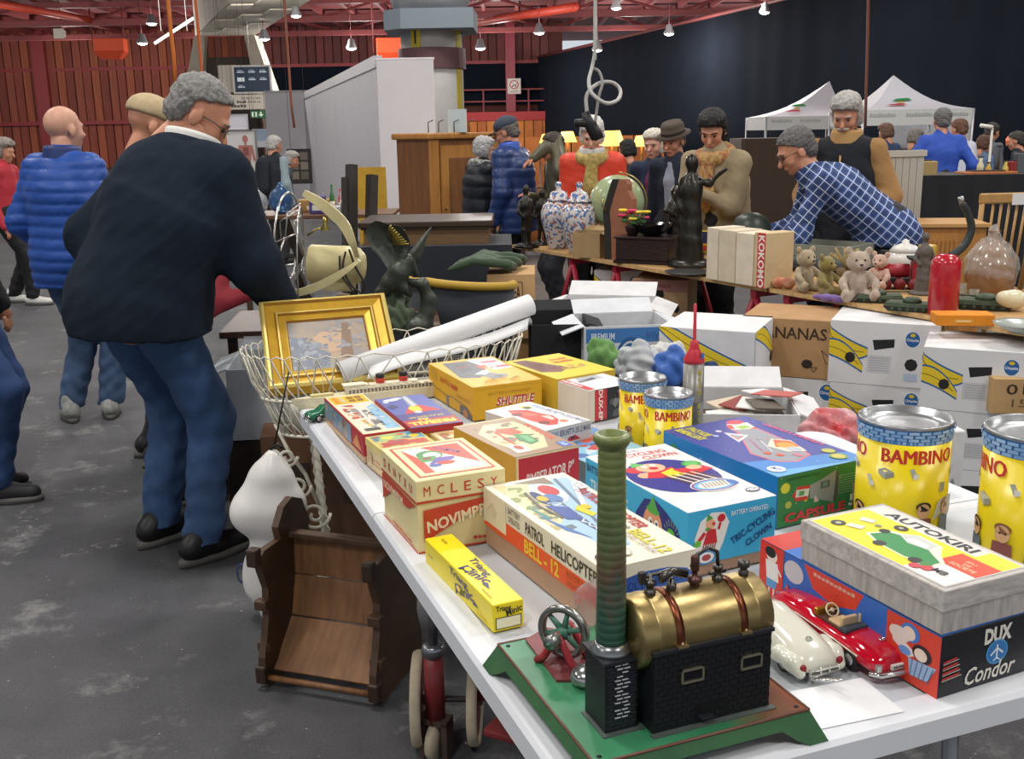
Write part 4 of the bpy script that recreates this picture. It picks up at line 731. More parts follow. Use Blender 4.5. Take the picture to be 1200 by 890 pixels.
def tin(x,y,R,H,lab,seed,shift=0.):
 t=thing('toy_tin',lab,'tin',(x,y,T),math.radians(-150+shift),group='yellow building block tins')
 CANM=mat('#e8cf1c',.32);MET=mat('#a9acae',.32,.85,noise=.12,nscale=30)
 m_=MB();m_.lathe([(R*.985,0),(R,.004),(R,H-.006),(R*.97,H-.02)],40);body=m_.build('tin_body',CANM,t)
 m_=MB();m_.lathe([(R*1.0,H-.008),(R*1.025,H-.007),(R*1.03,H-.002),(R*1.02,H),(R*.96,H),(R*.955,H-.012),(R*.6,H-.014),(0.001,H-.011)],40,cap=False);m_.build('metal_lid',MET,t)
 m_=MB();m_.lathe([(R*1.0,0),(R*1.02,.001),(R*1.02,.006),(R,.008)],40,cap=False);m_.build('base_rim',MET,t)
 def wp(a,b,k):
  th=a*2*PI;r=R+k
  return Vector((r*math.cos(th),r*math.sin(th),b*H))
 a=Art((0,0,0),(1,0,0),(0,0,1),2*PI*R,H,.0006,warp=wp)
 a.rect(0,.845,1,.97,'#3f78b4');nb=26
 for r in range(4):
  for i in range(nb):
   x0=(i+(.5 if r%2 else 0))/nb;a.rect(x0+.004,.850+r*.03,x0+1/nb-.003,.874+r*.03,('#8fb4d8','#7fa8d2','#9fbfdc')[(i*7+r*3)%3])
 a.done('brick_band',body)
 a=Art((0,0,0),(1,0,0),(0,0,1),2*PI*R,H,.0010,warp=wp)
 for i in range(6):a.text('BAMBINO',i//2/3+.012+.005*(i%2),.685,i//2/3+.277+.005*(i%2),.805,'#d0392a',0)
 a.done('lettering',body)
 rn=random.Random(seed)
 a=Art((0,0,0),(1,0,0),(0,0,1),2*PI*R,H,.0010,warp=wp)
 for i in range(11):
  cx=(i+.5)/11+rn.uniform(-.02,.02);cy=rn.uniform(.44,.6);s=rn.uniform(.7,1.1)
  g=rn.choice(['#c9c8b4','#b9b8a6','#d6d3bd'])
  if i%3==0:a.poly([(cx-.025*s,cy),(cx,cy-.04*s),(cx+.03*s,cy-.01*s),(cx+.028*s,cy+.03*s),(cx-.004*s,cy+.06*s),(cx-.027*s,cy+.035*s)],g);a.poly([(cx,cy-.04*s),(cx+.03*s,cy-.01*s),(cx+.028*s,cy+.03*s),(cx+.001,cy+.005*s)],'#9a9a88')
  elif i%3==1:a.poly([(cx-.012,cy+.09*s),(cx+.004,cy+.10*s),(cx+.02,cy+.0),(cx+.003,cy-.01)],g);a.poly([(cx+.003,cy-.01),(cx+.02,cy),(cx+.02,cy+.04),(cx+.003,cy+.04)],'#e4e2d4')
  else:a.poly([(cx-.012,cy-.03),(cx+.016,cy-.02),(cx+.018,cy+.05),(cx-.01,cy+.06)],g);a.poly([(cx+.002,cy-.025),(cx+.016,cy-.02),(cx+.018,cy+.05),(cx+.002,cy+.055)],'#a3a290')
 for i in range(9):
  cx=(i+.5)/9+rn.uniform(-.02,.02);cy=rn.uniform(.14,.24);sk='#d8a87a';hr=rn.choice(['#2a211c','#2a211c','#b88a4a','#8a5a34'])
  a.poly([(cx-.035,.0),(cx-.03,cy-.02),(cx+.03,cy-.02),(cx+.035,0)],rn.choice(['#5a6a72','#7fa0b8','#8a4a42','#4f5a55']));a.oval(cx,cy+.045,.024,.065,sk);a.oval(cx,cy+.085,.027,.04,hr);a.oval(cx-.008,cy+.05,.003,.008,'#2a211c');a.oval(cx+.01,cy+.05,.003,.008,'#2a211c')
 a.poly([(.2,.20),(.22,.36),(.29,.38),(.30,.20)],'#c9c6ae');a.poly([(.29,.38),(.30,.2),(.34,.22),(.33,.36)],'#a3a290')
 a.done('pictures',body)
 return t
tin(.805,2.045,.091,.24,'large yellow block tin with red lettering, whole in view behind the grey box',1,8)
tin(.995,1.87,.099,.262,'large yellow block tin cut off by the right photo edge',5,20)
tin(.342,2.645,.060,.19,'small yellow block tin further back, half hidden by its twin',2,0)
tin(.385,2.475,.058,.19,'small yellow block tin in front of its twin, left of the rocket',3,14)
def rocket():
 c=Vector((.468,2.60,T));t=thing('toy_rocket','tall grey tin toy rocket with a red nose and needle tip','toy',c,-2.2)
 R=.027;m_=MB();m_.lathe([(R*1.05,0),(R*1.05,.012),(R,.014),(R,.13),(R*1.02,.131),(R*1.02,.137),(R,.138),(R*.98,.235)],24);m_.build('hull',mat('#8d8a84',.38,.6,noise=.15,nscale=30),t)
 m_=MB();m_.lathe([(R*1.0,.235),(R*1.0,.245),(R*.55,.268),(R*.42,.276),(R*.42,.290),(R*.2,.294),(.0045,.296),(.004,.385),(.0006,.388)],20);m_.build('nose',mat('#c2303c',.35),t)
 a=Art((0,0,0),(1,0,0),(0,0,1),2*PI*R,.235,.0005,warp=lambda a,b,k:Vector(((R+k)*math.cos(2*PI*a),(R+k)*math.sin(2*PI*a),b*.235)))
 for i,ch in enumerate('MOON ROCKET'):
  if ch!=' ':a.text(ch,.14,.88-i*.075,.20,.935-i*.075,'#b8ae3a',.03)
 a.done('lettering',t)
 a=Art((0,0,0),(1,0,0),(0,0,1),.04,.03,.001,warp=lambda a,b,k:Vector(((R*.9+k)*math.cos(1.2+a*1.0),(R*.9+k)*math.sin(1.2+a*1.0),.242+b*.02)));a.rect(0,0,1,1,'#2f6ab0');a.poly([(.1,.2),(.9,.3),(.8,.8)],'#dfe6ee');a.done('badge',t)
 for k in range(3):
  an=2*PI*k/3;m_=MB();m_.prism([(R*.9,0),(R*1.7,0),(R*1.6,.03),(R*.9,.08)],-.001,.001,M=rotz(an)@Matrix.Rotation(PI/2,4,'X'));m_.build('fin',mat('#c2303c',.35),t)
rocket()
m_=MB();m_.tube([(.018*math.cos(i*PI/6),0,.02+.018*math.sin(i*PI/6))for i in range(12)],.008,8,loop=True);m_.lathe([(.002,-.006),(.014,-.006),(.014,.006),(.002,.006)],12,M=TR((0,0,.02),PI/2));o=tag(m_.build('toy_tyre_ring',mat('#22242a',.5)),'small black toy tyre between the tins and the capsule box','toy');o.location=(.455,2.44,T+.006);o.rotation_euler=(0,0,.5)
#  steam engine, toy cars and liner
def steam_engine():
 A,Bf,Cr=P(581,756,z=T+.042),P(697,896,z=T+.042),P(950,833,z=T+.042)
 ax=(Cr-Bf);ang=math.atan2(ax.y,ax.x);ang2=math.atan2((A-Bf).y,(A-Bf).x)-PI/2;an=(ang+ang2)/2
 W=ax.length;D=(A-Bf).length
 c=Bf+Vector((math.cos(an),math.sin(an),0))*W/2+Vector((-math.sin(an),math.cos(an),0))*D/2
 t=thing('steam_engine','model steam engine with brass boiler, black brick house and green chimney','toy',(c.x,c.y,T),an)
 inv=Matrix.Translation((c.x,c.y,T))@rotz(an);inv=inv.inverted()
 def Lc(px,py,z):return inv@P(px,py,z=T+z)
 def LY(px,py,like):
  w=inv.inverted()@Vector(like);return inv@P(px,py,Y=w.y)
 m=bpy.data.materials.new('worn_green_lacquer');m.use_nodes=True;nt=m.node_tree;N=nt.nodes;b=N['Principled BSDF'];b.inputs['Roughness'].default_value=.25
 tc=N.new('ShaderNodeTexCoord');sp=N.new('ShaderNodeSeparateXYZ');nt.links.new(tc.outputs['Object'],sp.inputs[0]);nz=N.new('ShaderNodeTexNoise');nz.inputs['Scale'].default_value=14;nz.inputs['Detail'].default_value=6;nt.links.new(tc.outputs['Object'],nz.inputs['Vector'])
 ad=N.new('ShaderNodeMath');ad.operation='MULTIPLY_ADD';ad.inputs[1].default_value=.12;nt.links.new(nz.outputs['Fac'],ad.inputs[0]);nt.links.new(sp.outputs['X'],ad.inputs[2])
 mr=N.new('ShaderNodeMapRange');mr.inputs[1].default_value=-W/2+.04;mr.inputs[2].default_value=W/2+.08;nt.links.new(ad.outputs[0],mr.inputs[0])
 r=N.new('ShaderNodeValToRGB');nt.links.new(mr.outputs[0],r.inputs[0]);els=r.color_ramp.elements;els[0].position=0;els[0].color=(*lin('#3f7f5a'),1);els[1].position=1;els[1].color=(*lin('#8a4a30'),1)
 e=els.new(.30);e.color=(*lin('#3f8a62'),1);e=els.new(.62);e.color=(*lin('#2f6f4c'),1);e=els.new(.80);e.color=(*lin('#6a4a34'),1)
 nt.links.new(r.outputs[0],b.inputs['Base Color'])
 hx,hy,H=W/2,D/2,.042
 m_=MB();m_.box(-hx,hx,-hy,hy,H-.002,H);base=m_.build('base_plate',m,t)
 SK=mat('#2f5a3a',.3,noise=.25,nscale=12,color2='#3f6a40')
 fl=.02
 m_=MB()
 def skirt(p,q,po,qo,n=24):
  V=[];F=[]
  for i in range(n+1):
   f=i/n;a=Vector(p).lerp(Vector(q),f);o=Vector(po).lerp(Vector(qo),f)
   zc=.024 if.16<f<.84 else(.024*(f-.10)/.06 if.10<f<=.16 else(.024*(.90-f)/.06 if.84<=f<.90 else 0))
   zc=max(0,zc);k=zc/H;o2=o.lerp(a,k);o2.z=zc
   V+=[a,o2]
  for i in range(n):F.append((2*i,2*i+1,2*i+3,2*i+2))
  m_.add(V,F)
 c4=[(-hx,-hy,H),(hx,-hy,H),(hx,hy,H),(-hx,hy,H)];d4=[(-hx-fl,-hy-fl,0),(hx+fl,-hy-fl,0),(hx+fl,hy+fl,0),(-hx-fl,hy+fl,0)]
 for i in range(4):skirt(c4[i],c4[(i+1)%4],d4[i],d4[(i+1)%4])
 o=m_.build('skirt',SK,t);o.modifiers.new('sheet','SOLIDIFY').thickness=.0012
 m_=MB()
 for i in range(4):
  a,b2=Vector(c4[i]),Vector(c4[(i+1)%4]);m_.tube([a+Vector((0,0,-.0005)),b2+Vector((0,0,-.0005))],.0022,6)
 m_.build('edge_line',mat('#6a4638',.4),t)
 for sx in(-1,1):
  for sy in(-1,1):m_=MB();m_.lathe([(.0035,H),(.0035,H+.0006),(.0005,H+.0006)],10,c=(sx*(hx-.012),sy*(hy-.012),0));m_.build('screw_hole',mat('#0c0c0c',.6),t)
 BR=mat('#14161a',.42,noise=.2,nscale=40);BW=mat('#23262c',.35);MORT=mat('#c4c6c8',.5)
 h0,h1=Lc(765,862,H),Lc(904,831,H);HL=(h1-h0).length;HD=.105;x0,y0=h0.x,h0.y;Hh=.118
 m_=MB();m_.box(x0,x0+HL,y0,y0+HD,H,H+Hh);hs=m_.build('boiler_house',BR,t)
 rows,bl=15,.0145;bh=Hh/rows;bp=MB();bp.box(0,bl*.92,-.0008,0,0,bh*.8);pb=bp.build('brick',BR,hs)
 first=True;bs=[]
 for rI in range(rows):
  xx=x0-(bl/2 if rI%2 else 0)
  while xx<x0+HL-.002:
   l0=max(xx,x0);l1=min(xx+bl*.92,x0+HL);zc=H+rI*bh
   if l1-l0>.003:bs.append((l0,l1,zc))
   xx+=bl
 for l0,l1,zc in bs:
  o=pb if first else pb.copy()
  if not first:COL.objects.link(o);o.parent=hs
  first=False;o.location=(l0,y0,zc);o.scale=((l1-l0)/(bl*.92),1,1)
 m_=MB();m_.box(x0-.003,x0+HL+.003,y0-.003,y0+HD+.003,H+Hh-.004,H+Hh+.001);m_.build('house_rim',BW,t)
 m_=MB();m_.box(x0-.004,x0+HL+.006,y0-.010,y0,H,H+.002);m_.build('foot_flange',mat('#4f5854',.5),t)
 WF=mat('#a9a590',.3,.8)
 for wx in(.155,.66):
  m_=MB();wz=H+Hh*.56;w0=x0+HL*wx+.012;ww,wh=.034,.020
  for bx in((0,ww,0,.0025),(0,ww,wh-.0025,wh),(0,.0025,0,wh),(ww-.0025,ww,0,wh)):m_.box(w0+bx[0],w0+bx[1],y0-.004,y0-.0008,wz+bx[2],wz+bx[3])
  f=m_.build('window_frame',WF,t);m_=MB();m_.box(w0+.002,w0+ww-.002,y0-.0016,y0-.0009,wz+.002,wz+wh-.002);m_.build('pane',mat('#0a0c12',.2),f)
 m_=MB();m_.box(x0+HL*.35,x0+HL*.62,y0-.0016,y0-.0009,H+.018,H+.028);m_.build('fire_slot',mat('#050506',.5),t);m_=MB();m_.box(x0+HL*.37,x0+HL*.48,y0-.012,y0-.001,H+.012,H+.0135);m_.build('slot_flap',BW,t)
 R=.050;bz=H+Hh+.008;by=y0+HD/2;BRASS=mat('#a38f60',.36,.95,noise=.22,nscale=9,bump=.05,bscale=60);CU=mat('#7a4630',.3,.9)
 M=TR((x0-.012,by,bz),0,PI/2,0);BLn=HL+.020
 m_=MB();m_.lathe([(.001,-.004),(R*.6,-.003),(R*.93,0),(R,.004),(R,.022),(R*1.012,.023),(R*1.012,.026),(R,.027),(R,BLn-.027),(R*1.012,BLn-.026),(R*1.012,BLn-.023),(R,BLn-.022),(R,BLn-.004),(R*.93,BLn),(.001,BLn+.003)],40,M=M);m_.build('boiler',BRASS,t)
 for fx in(.20,.74):
  m_=MB();m_.lathe([(R*1.0,0),(R*1.02,0),(R*1.02,.011),(R*1.0,.011)],40,M=TR((x0+HL*fx,by,bz),0,PI/2,0),cap=False);m_.build('boiler_band',CU,t)
  m_=MB();m_.box(x0+HL*fx-.002,x0+HL*fx+.014,y0-.004,y0+.008,H+Hh,H+Hh+.003);m_.ell((x0+HL*fx+.006,y0,H+Hh+.004),.003,8);m_.build('band_clamp',mat('#9a8a66',.35,.8),t)
 ST=mat('#55524e',.32,.85);zt=bz+R
 def fitting(fx,nm,fn,mm=ST):
  m_=MB();fn(m_,x0+HL*fx,zt-.002);m_.build(nm,mm,t)
 fitting(.12,'safety_valve',lambda q,x,z:(q.lathe([(.008,0),(.008,.006),(.005,.007),(.005,.014),(.008,.015),(.008,.020),(.003,.021),(.003,.030)],12,c=(x,by,z)),q.tube([(x-.012,by,z+.026),(x+.03,by,z+.03)],.0025,6),q.box(x-.016,x-.008,by-.004,by+.004,z+.018,z+.034)))
 fitting(.30,'pressure_gauge',lambda q,x,z:(q.lathe([(.007,0),(.007,.010),(.004,.011),(.004,.018)],12,c=(x,by,z)),q.tube([(x-.02,by-.006,z+.022),(x,by,z+.028),(x+.024,by+.004,z+.018)],.006,8)))
 fitting(.50,'whistle',lambda q,x,z:(q.lathe([(.007,0),(.007,.006),(.010,.007),(.010,.013),(.004,.014),(.004,.022),(.006,.023),(.006,.042),(.003,.046)],12,c=(x,by,z)),),mat('#5c3e3a',.35,.6))
 fitting(.70,'steam_pipe',lambda q,x,z:(q.lathe([(.008,0),(.008,.008),(.005,.009),(.005,.018),(.007,.019),(.007,.024)],12,c=(x,by,z)),q.tube([(x,by,z+.022),(x-.002,by,z+.044),(x-.016,by,z+.052),(x-.032,by,z+.046),(x-.042,by,z+.028)],.0028,8),q.tube([(x-.014,by,z+.014),(x+.012,by,z+.014)],.003,6)))
 fitting(.93,'filler_plug',lambda q,x,z:q.lathe([(.007,0),(.007,.008),(.005,.009),(.005,.014),(.0085,.015),(.0085,.022),(.004,.024)],12,c=(x,by,z)))
 s0,s1,s2=Lc(709,862,H),Lc(744,855,H),Lc(687,841,H);sw=(s1-s0).length+.004;sd=(s2-s0).length;Sh=.100
 m_=MB();m_.box(s0.x,s0.x+sw,s0.y,s0.y+sd+.012,H,H+Sh);sb=m_.build('stack_block',BR,t)
 m_=MB();m_.box(s0.x-.003,s0.x+sw+.003,s0.y-.003,s0.y+sd+.015,H+Sh,H+Sh+.004);m_.build('stack_cap',BW,t)
 m_=MB();m_.box(s0.x-.006,s0.x+sw+.008,s0.y-.008,s0.y+sd+.012,H,H+.002);m_.build('stack_flange',mat('#4f5854',.5),t)
 rn=random.Random(4);bp=MB();bp.box(0,.0095,-.001,0,0,.0042);pb=bp.build('brick',BW,sb);first=True;mp=MB();mp.box(0,.0085,-.0014,0,0,.0013);pm=None
 for rI in range(17):
  for k in range(4):
   o=pb if first else pb.copy()
   if not first:COL.objects.link(o);o.parent=sb
   first=False;xk=s0.x+.002+k*(sw-.004)/4+(.003 if rI%2 else 0);zk=H+.006+rI*.0054
   o.location=(min(xk,s0.x+sw-.0097),s0.y,zk)
   if k in(1,2)and rI>1 and rn.random()<.85:
    if pm is None:pm=mp.build('worn_mortar',MORT,sb);q=pm
    else:q=pm.copy();COL.objects.link(q);q.parent=sb
    q.location=(min(xk,s0.x+sw-.0097)+.001,s0.y-.0004,zk+.0043)
 cx,cy,cz=s0.x+sw*.5,s0.y+(sd+.012)*.5,H+Sh+.004
 topz=LY(727,508,(cx,cy,cz)).z-cz;Rc=.0205
 GC=bpy.data.materials.new('chimney_lacquer');GC.use_nodes=True;nt=GC.node_tree;b=nt.nodes['Principled BSDF'];b.inputs['Roughness'].default_value=.35
 tc=nt.nodes.new('ShaderNodeTexCoord');sp=nt.nodes.new('ShaderNodeSeparateXYZ');nt.links.new(tc.outputs['Object'],sp.inputs[0]);nz=nt.nodes.new('ShaderNodeTexNoise');nz.inputs['Scale'].default_value=35;nt.links.new(tc.outputs['Object'],nz.inputs['Vector']);ad=nt.nodes.new('ShaderNodeMath');ad.operation='MULTIPLY_ADD';ad.inputs[1].default_value=.14;nt.links.new(nz.outputs['Fac'],ad.inputs[0]);nt.links.new(sp.outputs['Z'],ad.inputs[2]);mr=nt.nodes.new('ShaderNodeMapRange');mr.inputs[1].default_value=cz;mr.inputs[2].default_value=cz+topz+.07;nt.links.new(ad.outputs[0],mr.inputs[0]);r=nt.nodes.new('ShaderNodeValToRGB');nt.links.new(mr.outputs[0],r.inputs[0]);els=r.color_ramp.elements
 els[0].color=(*lin('#26493c'),1);els[1].color=(*lin('#6f7a44'),1);e=els.new(.34);e.color=(*lin('#2c5140'),1);e=els.new(.5);e.color=(*lin('#5f4a3a'),1);e=els.new(.66);e.color=(*lin('#56653f'),1);nt.links.new(r.outputs[0],b.inputs['Base Color'])
 m_=MB();prof=[];n=24
 for i in range(n):
  z=cz+.012+(topz-.03)*i/n;k=Rc*(1-.13*i/n);prof+=[(k,z),(k,z+(topz-.03)/n*.72),(k*.965,z+(topz-.03)/n*.82)]
 prof+=[(Rc*.9,cz+topz-.018),(Rc*1.1,cz+topz-.012),(Rc*1.2,cz+topz-.008),(Rc*1.2,cz+topz-.003),(Rc*1.05,cz+topz),(Rc*.8,cz+topz),(Rc*.78,cz+topz-.05),(.001,cz+topz-.05)]
 m_.lathe(prof,28,c=(cx,cy,0));m_.build('chimney',GC,t)
 m_=MB();m_.lathe([(Rc*1.35,cz),(Rc*1.35,cz+.004),(Rc*1.15,cz+.009),(Rc*1.05,cz+.014),(Rc*.9,cz+.014)],28,c=(cx,cy,0));m_.build('chimney_collar',mat('#8a8e90',.3,.8),t)
 RD=mat('#a3323a',.35);f0=Lc(662,776,H);fx,fy=f0.x,f0.y
 pl=[Lc(a,b2,H)for a,b2 in((616,752),(652,800),(700,800),(688,745),(640,738))]
 m_=MB();m_.prism([(p.x,p.y)for p in pl],H,H+.004);m_.build('engine_bed',mat('#7a3a3c',.4,noise=.2,nscale=30),t)
 w=LY(662,738,(fx,fy,H));Rw=.040
 wy=fy+.004;wc=(fx,wy,H+.048)
 Mw=Matrix.Translation(wc)@rotz(math.radians(-52))@Matrix.Rotation(PI/2,4,'X')
 m_=MB();m_.loft([[((Rw+dr)*math.cos(2*PI*j/40),(Rw+dr)*math.sin(2*PI*j/40),dz)for j in range(40)]for dr,dz in((0,-.006),(.002,-.004),(.002,.004),(0,.006),(-.008,.005),(-.008,-.005),(0,-.006))],M=Mw,cap=False);m_.build('flywheel_rim',mat('#9a9b96',.25,.9),t)
 for k in range(6):
  an=k*PI/3+.3;m_=MB();m_.tube([(0,0,0),(.034*math.cos(an),.034*math.sin(an),0)],[.006,.0035],8,M=Mw);m_.build('flywheel_spoke',mat('#4a7a66',.4),t)
 m_=MB();m_.lathe([(.009,-.01),(.009,.01)],14,M=Mw);m_.tube([(0,0,-.03),(0,0,.05)],.003,8,M=Mw);m_.build('flywheel_hub',mat('#4a7a66',.4),t)
 for dz in(-.02,.022):
  m_=MB();m_.tube([(-.035,-.046,dz),(-.022,-.036,dz),(-.008,-.010,dz),(0,.004,dz),(.010,-.010,dz),(.024,-.036,dz),(.034,-.046,dz)],.006,8,M=Mw);m_.build('bearing_frame',RD,t)
 m_=MB();m_.lathe([(.010,.026),(.011,.028),(.011,.044),(.010,.046)],16,M=Mw);m_.build('pulley',mat('#8a8c88',.3,.85),t)
 g=Lc(690,806,H);m_=MB();m_.lathe([(.012,.0),(.022,.006),(.024,.014),(.018,.024),(.004,.030),(.001,.030)],20,c=(g.x,g.y+.01,H));m_.build('oil_dish',mat('#a9abaa',.22,.9),t)
 w=Lc(690,745,H)
 s=SDF(.012);rn=random.Random(8)
 for i in range(9):s.ell((w.x+.02+rn.uniform(-.022,.022),w.y+.01+rn.uniform(-.012,.012),H+.035+rn.uniform(-.02,.045)),(rn.uniform(.012,.022),rn.uniform(.010,.016),rn.uniform(.014,.024)))
 V,Q=s.mesh(.004);np_mesh('plastic_wrap',V,Q,mat('#e6e8ea',.12,trans=.8,alpha=.55,ior=1.15,bump=.8,bscale=60),t,False)
steam_engine()
def loft_car(st,n=16):
 rings=[]
 for y,w,zb,zs,zt,tw in st:
  pts=[]
  for k in range(n):
   a=2*PI*k/n
   cx,sx=math.cos(a),math.sin(a)
   x=math.copysign(abs(cx)**.55,cx);z=math.copysign(abs(sx)**.6,sx)
   if z>=0:zz=zs+(zt-zs)*z;ww=w+(tw-w)*abs(z)**1.5
   else:zz=zs+(zs-zb)*z;ww=w*(1-.1*abs(z)**3)
   pts.append((x*ww,y,zz))
  rings.append(pts)
 return rings
def wheel(par,x,y,r,w=.011,col='#1c1c1e',hub='#c9cac8'):
 m_=MB();m_.lathe([(r*.55,-w/2),(r*.95,-w/2),(r,-w/4),(r,w/4),(r*.95,w/2),(r*.55,w/2)],18,M=TR((x,y,r),0,PI/2));o=m_.build('wheel',mat(col,.6),par)
 m_=MB();m_.lathe([(r*.6,-w*.52),(r*.6,w*.52)],14,M=TR((x,y,r),0,PI/2));m_.build('hubcap',mat(hub,.25,.8),o)
RC=Vector((.527,1.553,T));t=thing('toy_car','red tin convertible toy car with a clear windscreen and open cream interior','toy car',RC,math.radians(22))
RM=mat('#c4122c',.12,coat=.8);CRM=mat('#d8d8d4',.15,.9)
S=[(-.135,.028,.012,.020,.026,.024),(-.132,.040,.010,.024,.034,.034),(-.120,.046,.009,.028,.043,.036),(-.09,.0475,.009,.029,.049,.037),(-.055,.0475,.009,.030,.051,.038),(-.05,.0475,.009,.030,.046,.040),(.022,.0465,.009,.030,.046,.040),(.030,.0465,.009,.030,.053,.036),(.07,.045,.009,.030,.050,.034),(.11,.043,.009,.029,.045,.032),(.130,.038,.010,.026,.038,.028),(.137,.026,.012,.020,.028,.020)]
m_=MB();m_.loft(loft_car(S));m_.build('car_body',RM,t)
for sx in(-1,1):m_=MB();m_.tube([(sx*.0475,.11,.034),(sx*.0485,.04,.036),(sx*.0490,-.03,.035),(sx*.0475,-.1,.030)],.0014,6);m_.build('side_trim',mat('#d8cfc0',.3,.4),t)
m_=MB();m_.box(-.036,.036,-.048,.02,.044,.0475);m_.build('cockpit_floor',mat('#5a3a2c',.6),t)
m_=MB();m_.box(-.040,.040,-.062,-.046,.046,.054,bev=.003);m_.build('folded_hood',mat('#3a3f48',.7),t)
for sx in(-.018,.018):
 m_=MB();m_.box(sx-.015,sx+.015,-.040,-.012,.046,.052,bev=.002);m_.build('seat',mat('#d0b48a',.5),t);m_=MB();m_.box(sx-.015,sx+.015,-.046,-.039,.048,.066,bev=.002,M=Matrix.Translation((0,0,0)));m_.build('seat_back',mat('#d0b48a',.5),t)
m_=MB();m_.box(-.037,.037,.010,.020,.046,.057,bev=.002);m_.build('dashboard',mat('#b08a2c',.3,.7),t)
Ms=TR((-.017,-.002,.058),.9)
m_=MB();m_.tube([(.011*math.cos(2*PI*i/20),.011*math.sin(2*PI*i/20),0)for i in range(20)],.0016,6,loop=True,M=Ms);m_.ell((0,0,0),(.004,.004,.002),8,M=Ms);m_.tube([(-.011,0,0),(.011,0,0)],.001,5,M=Ms);m_.build('steering_wheel',mat('#e0d6b4',.4),t)
m_=MB();m_.grid(lambda u,v:((u-.5)*.078*(1-.25*v),.024-.016*v-.010*(2*u-1)**2,.052+.027*v*(1-.25*(2*u-1)**4)),14,5);o=m_.build('windscreen',mat('#f2f4f4',.03,trans=.95,alpha=.35,ior=1.1),t)
m_=MB();m_.tube([(-.046,-.126,.014),(-.036,-.140,.014),(0,-.1435,.014),(.036,-.140,.014),(.046,-.126,.014)],.004,8);m_.build('rear_bumper',CRM,t)
for sx in(-1,1):m_=MB();m_.box(sx*.036-.004,sx*.036+.004,-.138,-.130,.018,.030,bev=.001);m_.build('tail_lamp',CRM,t)
m_=MB();m_.box(-.014,.014,-.139,-.134,.018,.026);pl=m_.build('number_plate',mat('#e9e6e0',.4),t);a=Art((-.014,-.1391,.018),(1,0,0),(0,0,1),.028,.008,.0004);a.bars(.1,.25,.9,.75,'#55504a',6);a.done('plate_print',pl)
m_=MB();m_.tube([(.0045*math.cos(2*PI*i/16),-.098+.0045*math.sin(2*PI*i/16),.0487)for i in range(16)],.0008,5,loop=True)
for i in range(3):an=PI/2+i*2*PI/3;m_.tube([(0,-.098,.0487),(.0045*math.cos(an),-.098+.0045*math.sin(an),.0487)],.0007,5)
m_.build('boot_emblem',CRM,t)
for sx in(-1,1):
 for y in(-.082,.088):wheel(t,sx*.043,y,.016)
WC=Vector((.427,1.525,T));t=thing('toy_car','cream white rounded toy car with open chrome bonnet grille beside the red convertible','toy car',WC,math.radians(22))
WM=mat('#d9d8c8',.2,coat=.5)
S=[(-.10,.024,.012,.018,.024,.016),(-.096,.032,.010,.022,.032,.022),(-.08,.038,.009,.026,.044,.025),(-.05,.041,.009,.029,.054,.026),(-.015,.042,.009,.030,.060,.028),(.03,.042,.009,.030,.070,.026),(.07,.040,.009,.028,.056,.024),(.10,.036,.010,.024,.036,.022),(.112,.022,.012,.018,.026,.014)]
m_=MB();m_.loft(loft_car(S));m_.build('car_body',WM,t)
for sx in(-1,1):
 s=SDF(.01);s.chain([(sx*.037,-.095,.014),(sx*.040,-.078,.024),(sx*.041,-.05,.026),(sx*.041,-.02,.014)],[.009,.012,.012,.008]);V,Q=s.mesh(.003);np_mesh('fender',V,Q,WM,t)
 m_=MB();m_.ell((sx*.034,-.098,.022),(.006,.004,.007),10);m_.build('tail_lamp',mat('#8a1c24',.2),t)
 for y in(-.06,.06):wheel(t,sx*.038,y,.0145)
m_=MB();m_.box(-.026,.026,-.108,-.103,.008,.012);m_.box(-.026,.026,-.108,-.103,.018,.020)
for x in(-.026,-.008,.008,.026):m_.box(x-.001,x+.001,-.108,-.103,.008,.022)
m_.build('bumper',CRM,t)
m_=MB();m_.tube([(.005*math.cos(2*PI*i/16),-.066+.004*math.sin(2*PI*i/16),.0495+.0022*math.sin(2*PI*i/16))for i in range(16)],.0007,5,loop=True);m_.tube([(-.003,-.064,.051),(0,-.069,.049),(.003,-.064,.051)],.0006,5);m_.build('emblem',mat('#8a8a80',.4),t)
bp_=P(986,820,z=T);t=thing('chrome_badge','narrow pierced chrome plate leaning between the two toy cars','badge',(bp_.x,bp_.y,T+.001),math.radians(-62))
Mb=Matrix.Rotation(-.62,4,'Y')
m_=MB();m_.tube([(.0,-.006,0),(.052,-.006,0),(.058,0,0),(.052,.006,0),(0,.006,0),(-.006,0,0)],.0014,6,loop=True,M=TR((-.055,0,.004))@Matrix.Rotation(-.45,4,'Y')@Matrix.Identity(4));m_.build('rim',CRM,t)
for i in range(6):m_=MB();m_.tube([(.006+i*.008+.003*math.cos(k*PI/4),.003*math.sin(k*PI/4),0)for k in range(8)],.001,5,loop=True,M=TR((-.055,0,.004))@Matrix.Rotation(-.45,4,'Y'));m_.build('link',CRM,t)
GC_=P(367,494,z=T);t=thing('toy_car','small dark green toy car with chrome grille at the far table corner','toy car',(GC_.x+.04,GC_.y+.03,T),math.radians(125))
S=[(-.065,.022,.008,.016,.022,.018),(-.055,.026,.007,.019,.028,.022),(-.03,.027,.007,.020,.032,.022),(-.015,.027,.007,.020,.044,.018),(.02,.027,.007,.020,.045,.018),(.035,.027,.007,.020,.032,.021),(.06,.026,.007,.019,.030,.021),(.068,.020,.010,.017,.024,.017)]
m_=MB();m_.loft(loft_car(S));m_.build('car_body',mat('#1f6a4a',.25),t)
for sx in(-1,1):
 for y in(-.04,.042):wheel(t,sx*.025,y,.0115,.009)
 m_=MB();m_.ell((sx*.018,.069,.020),.004,8);m_.build('head_lamp',CRM,t)
m_=MB()
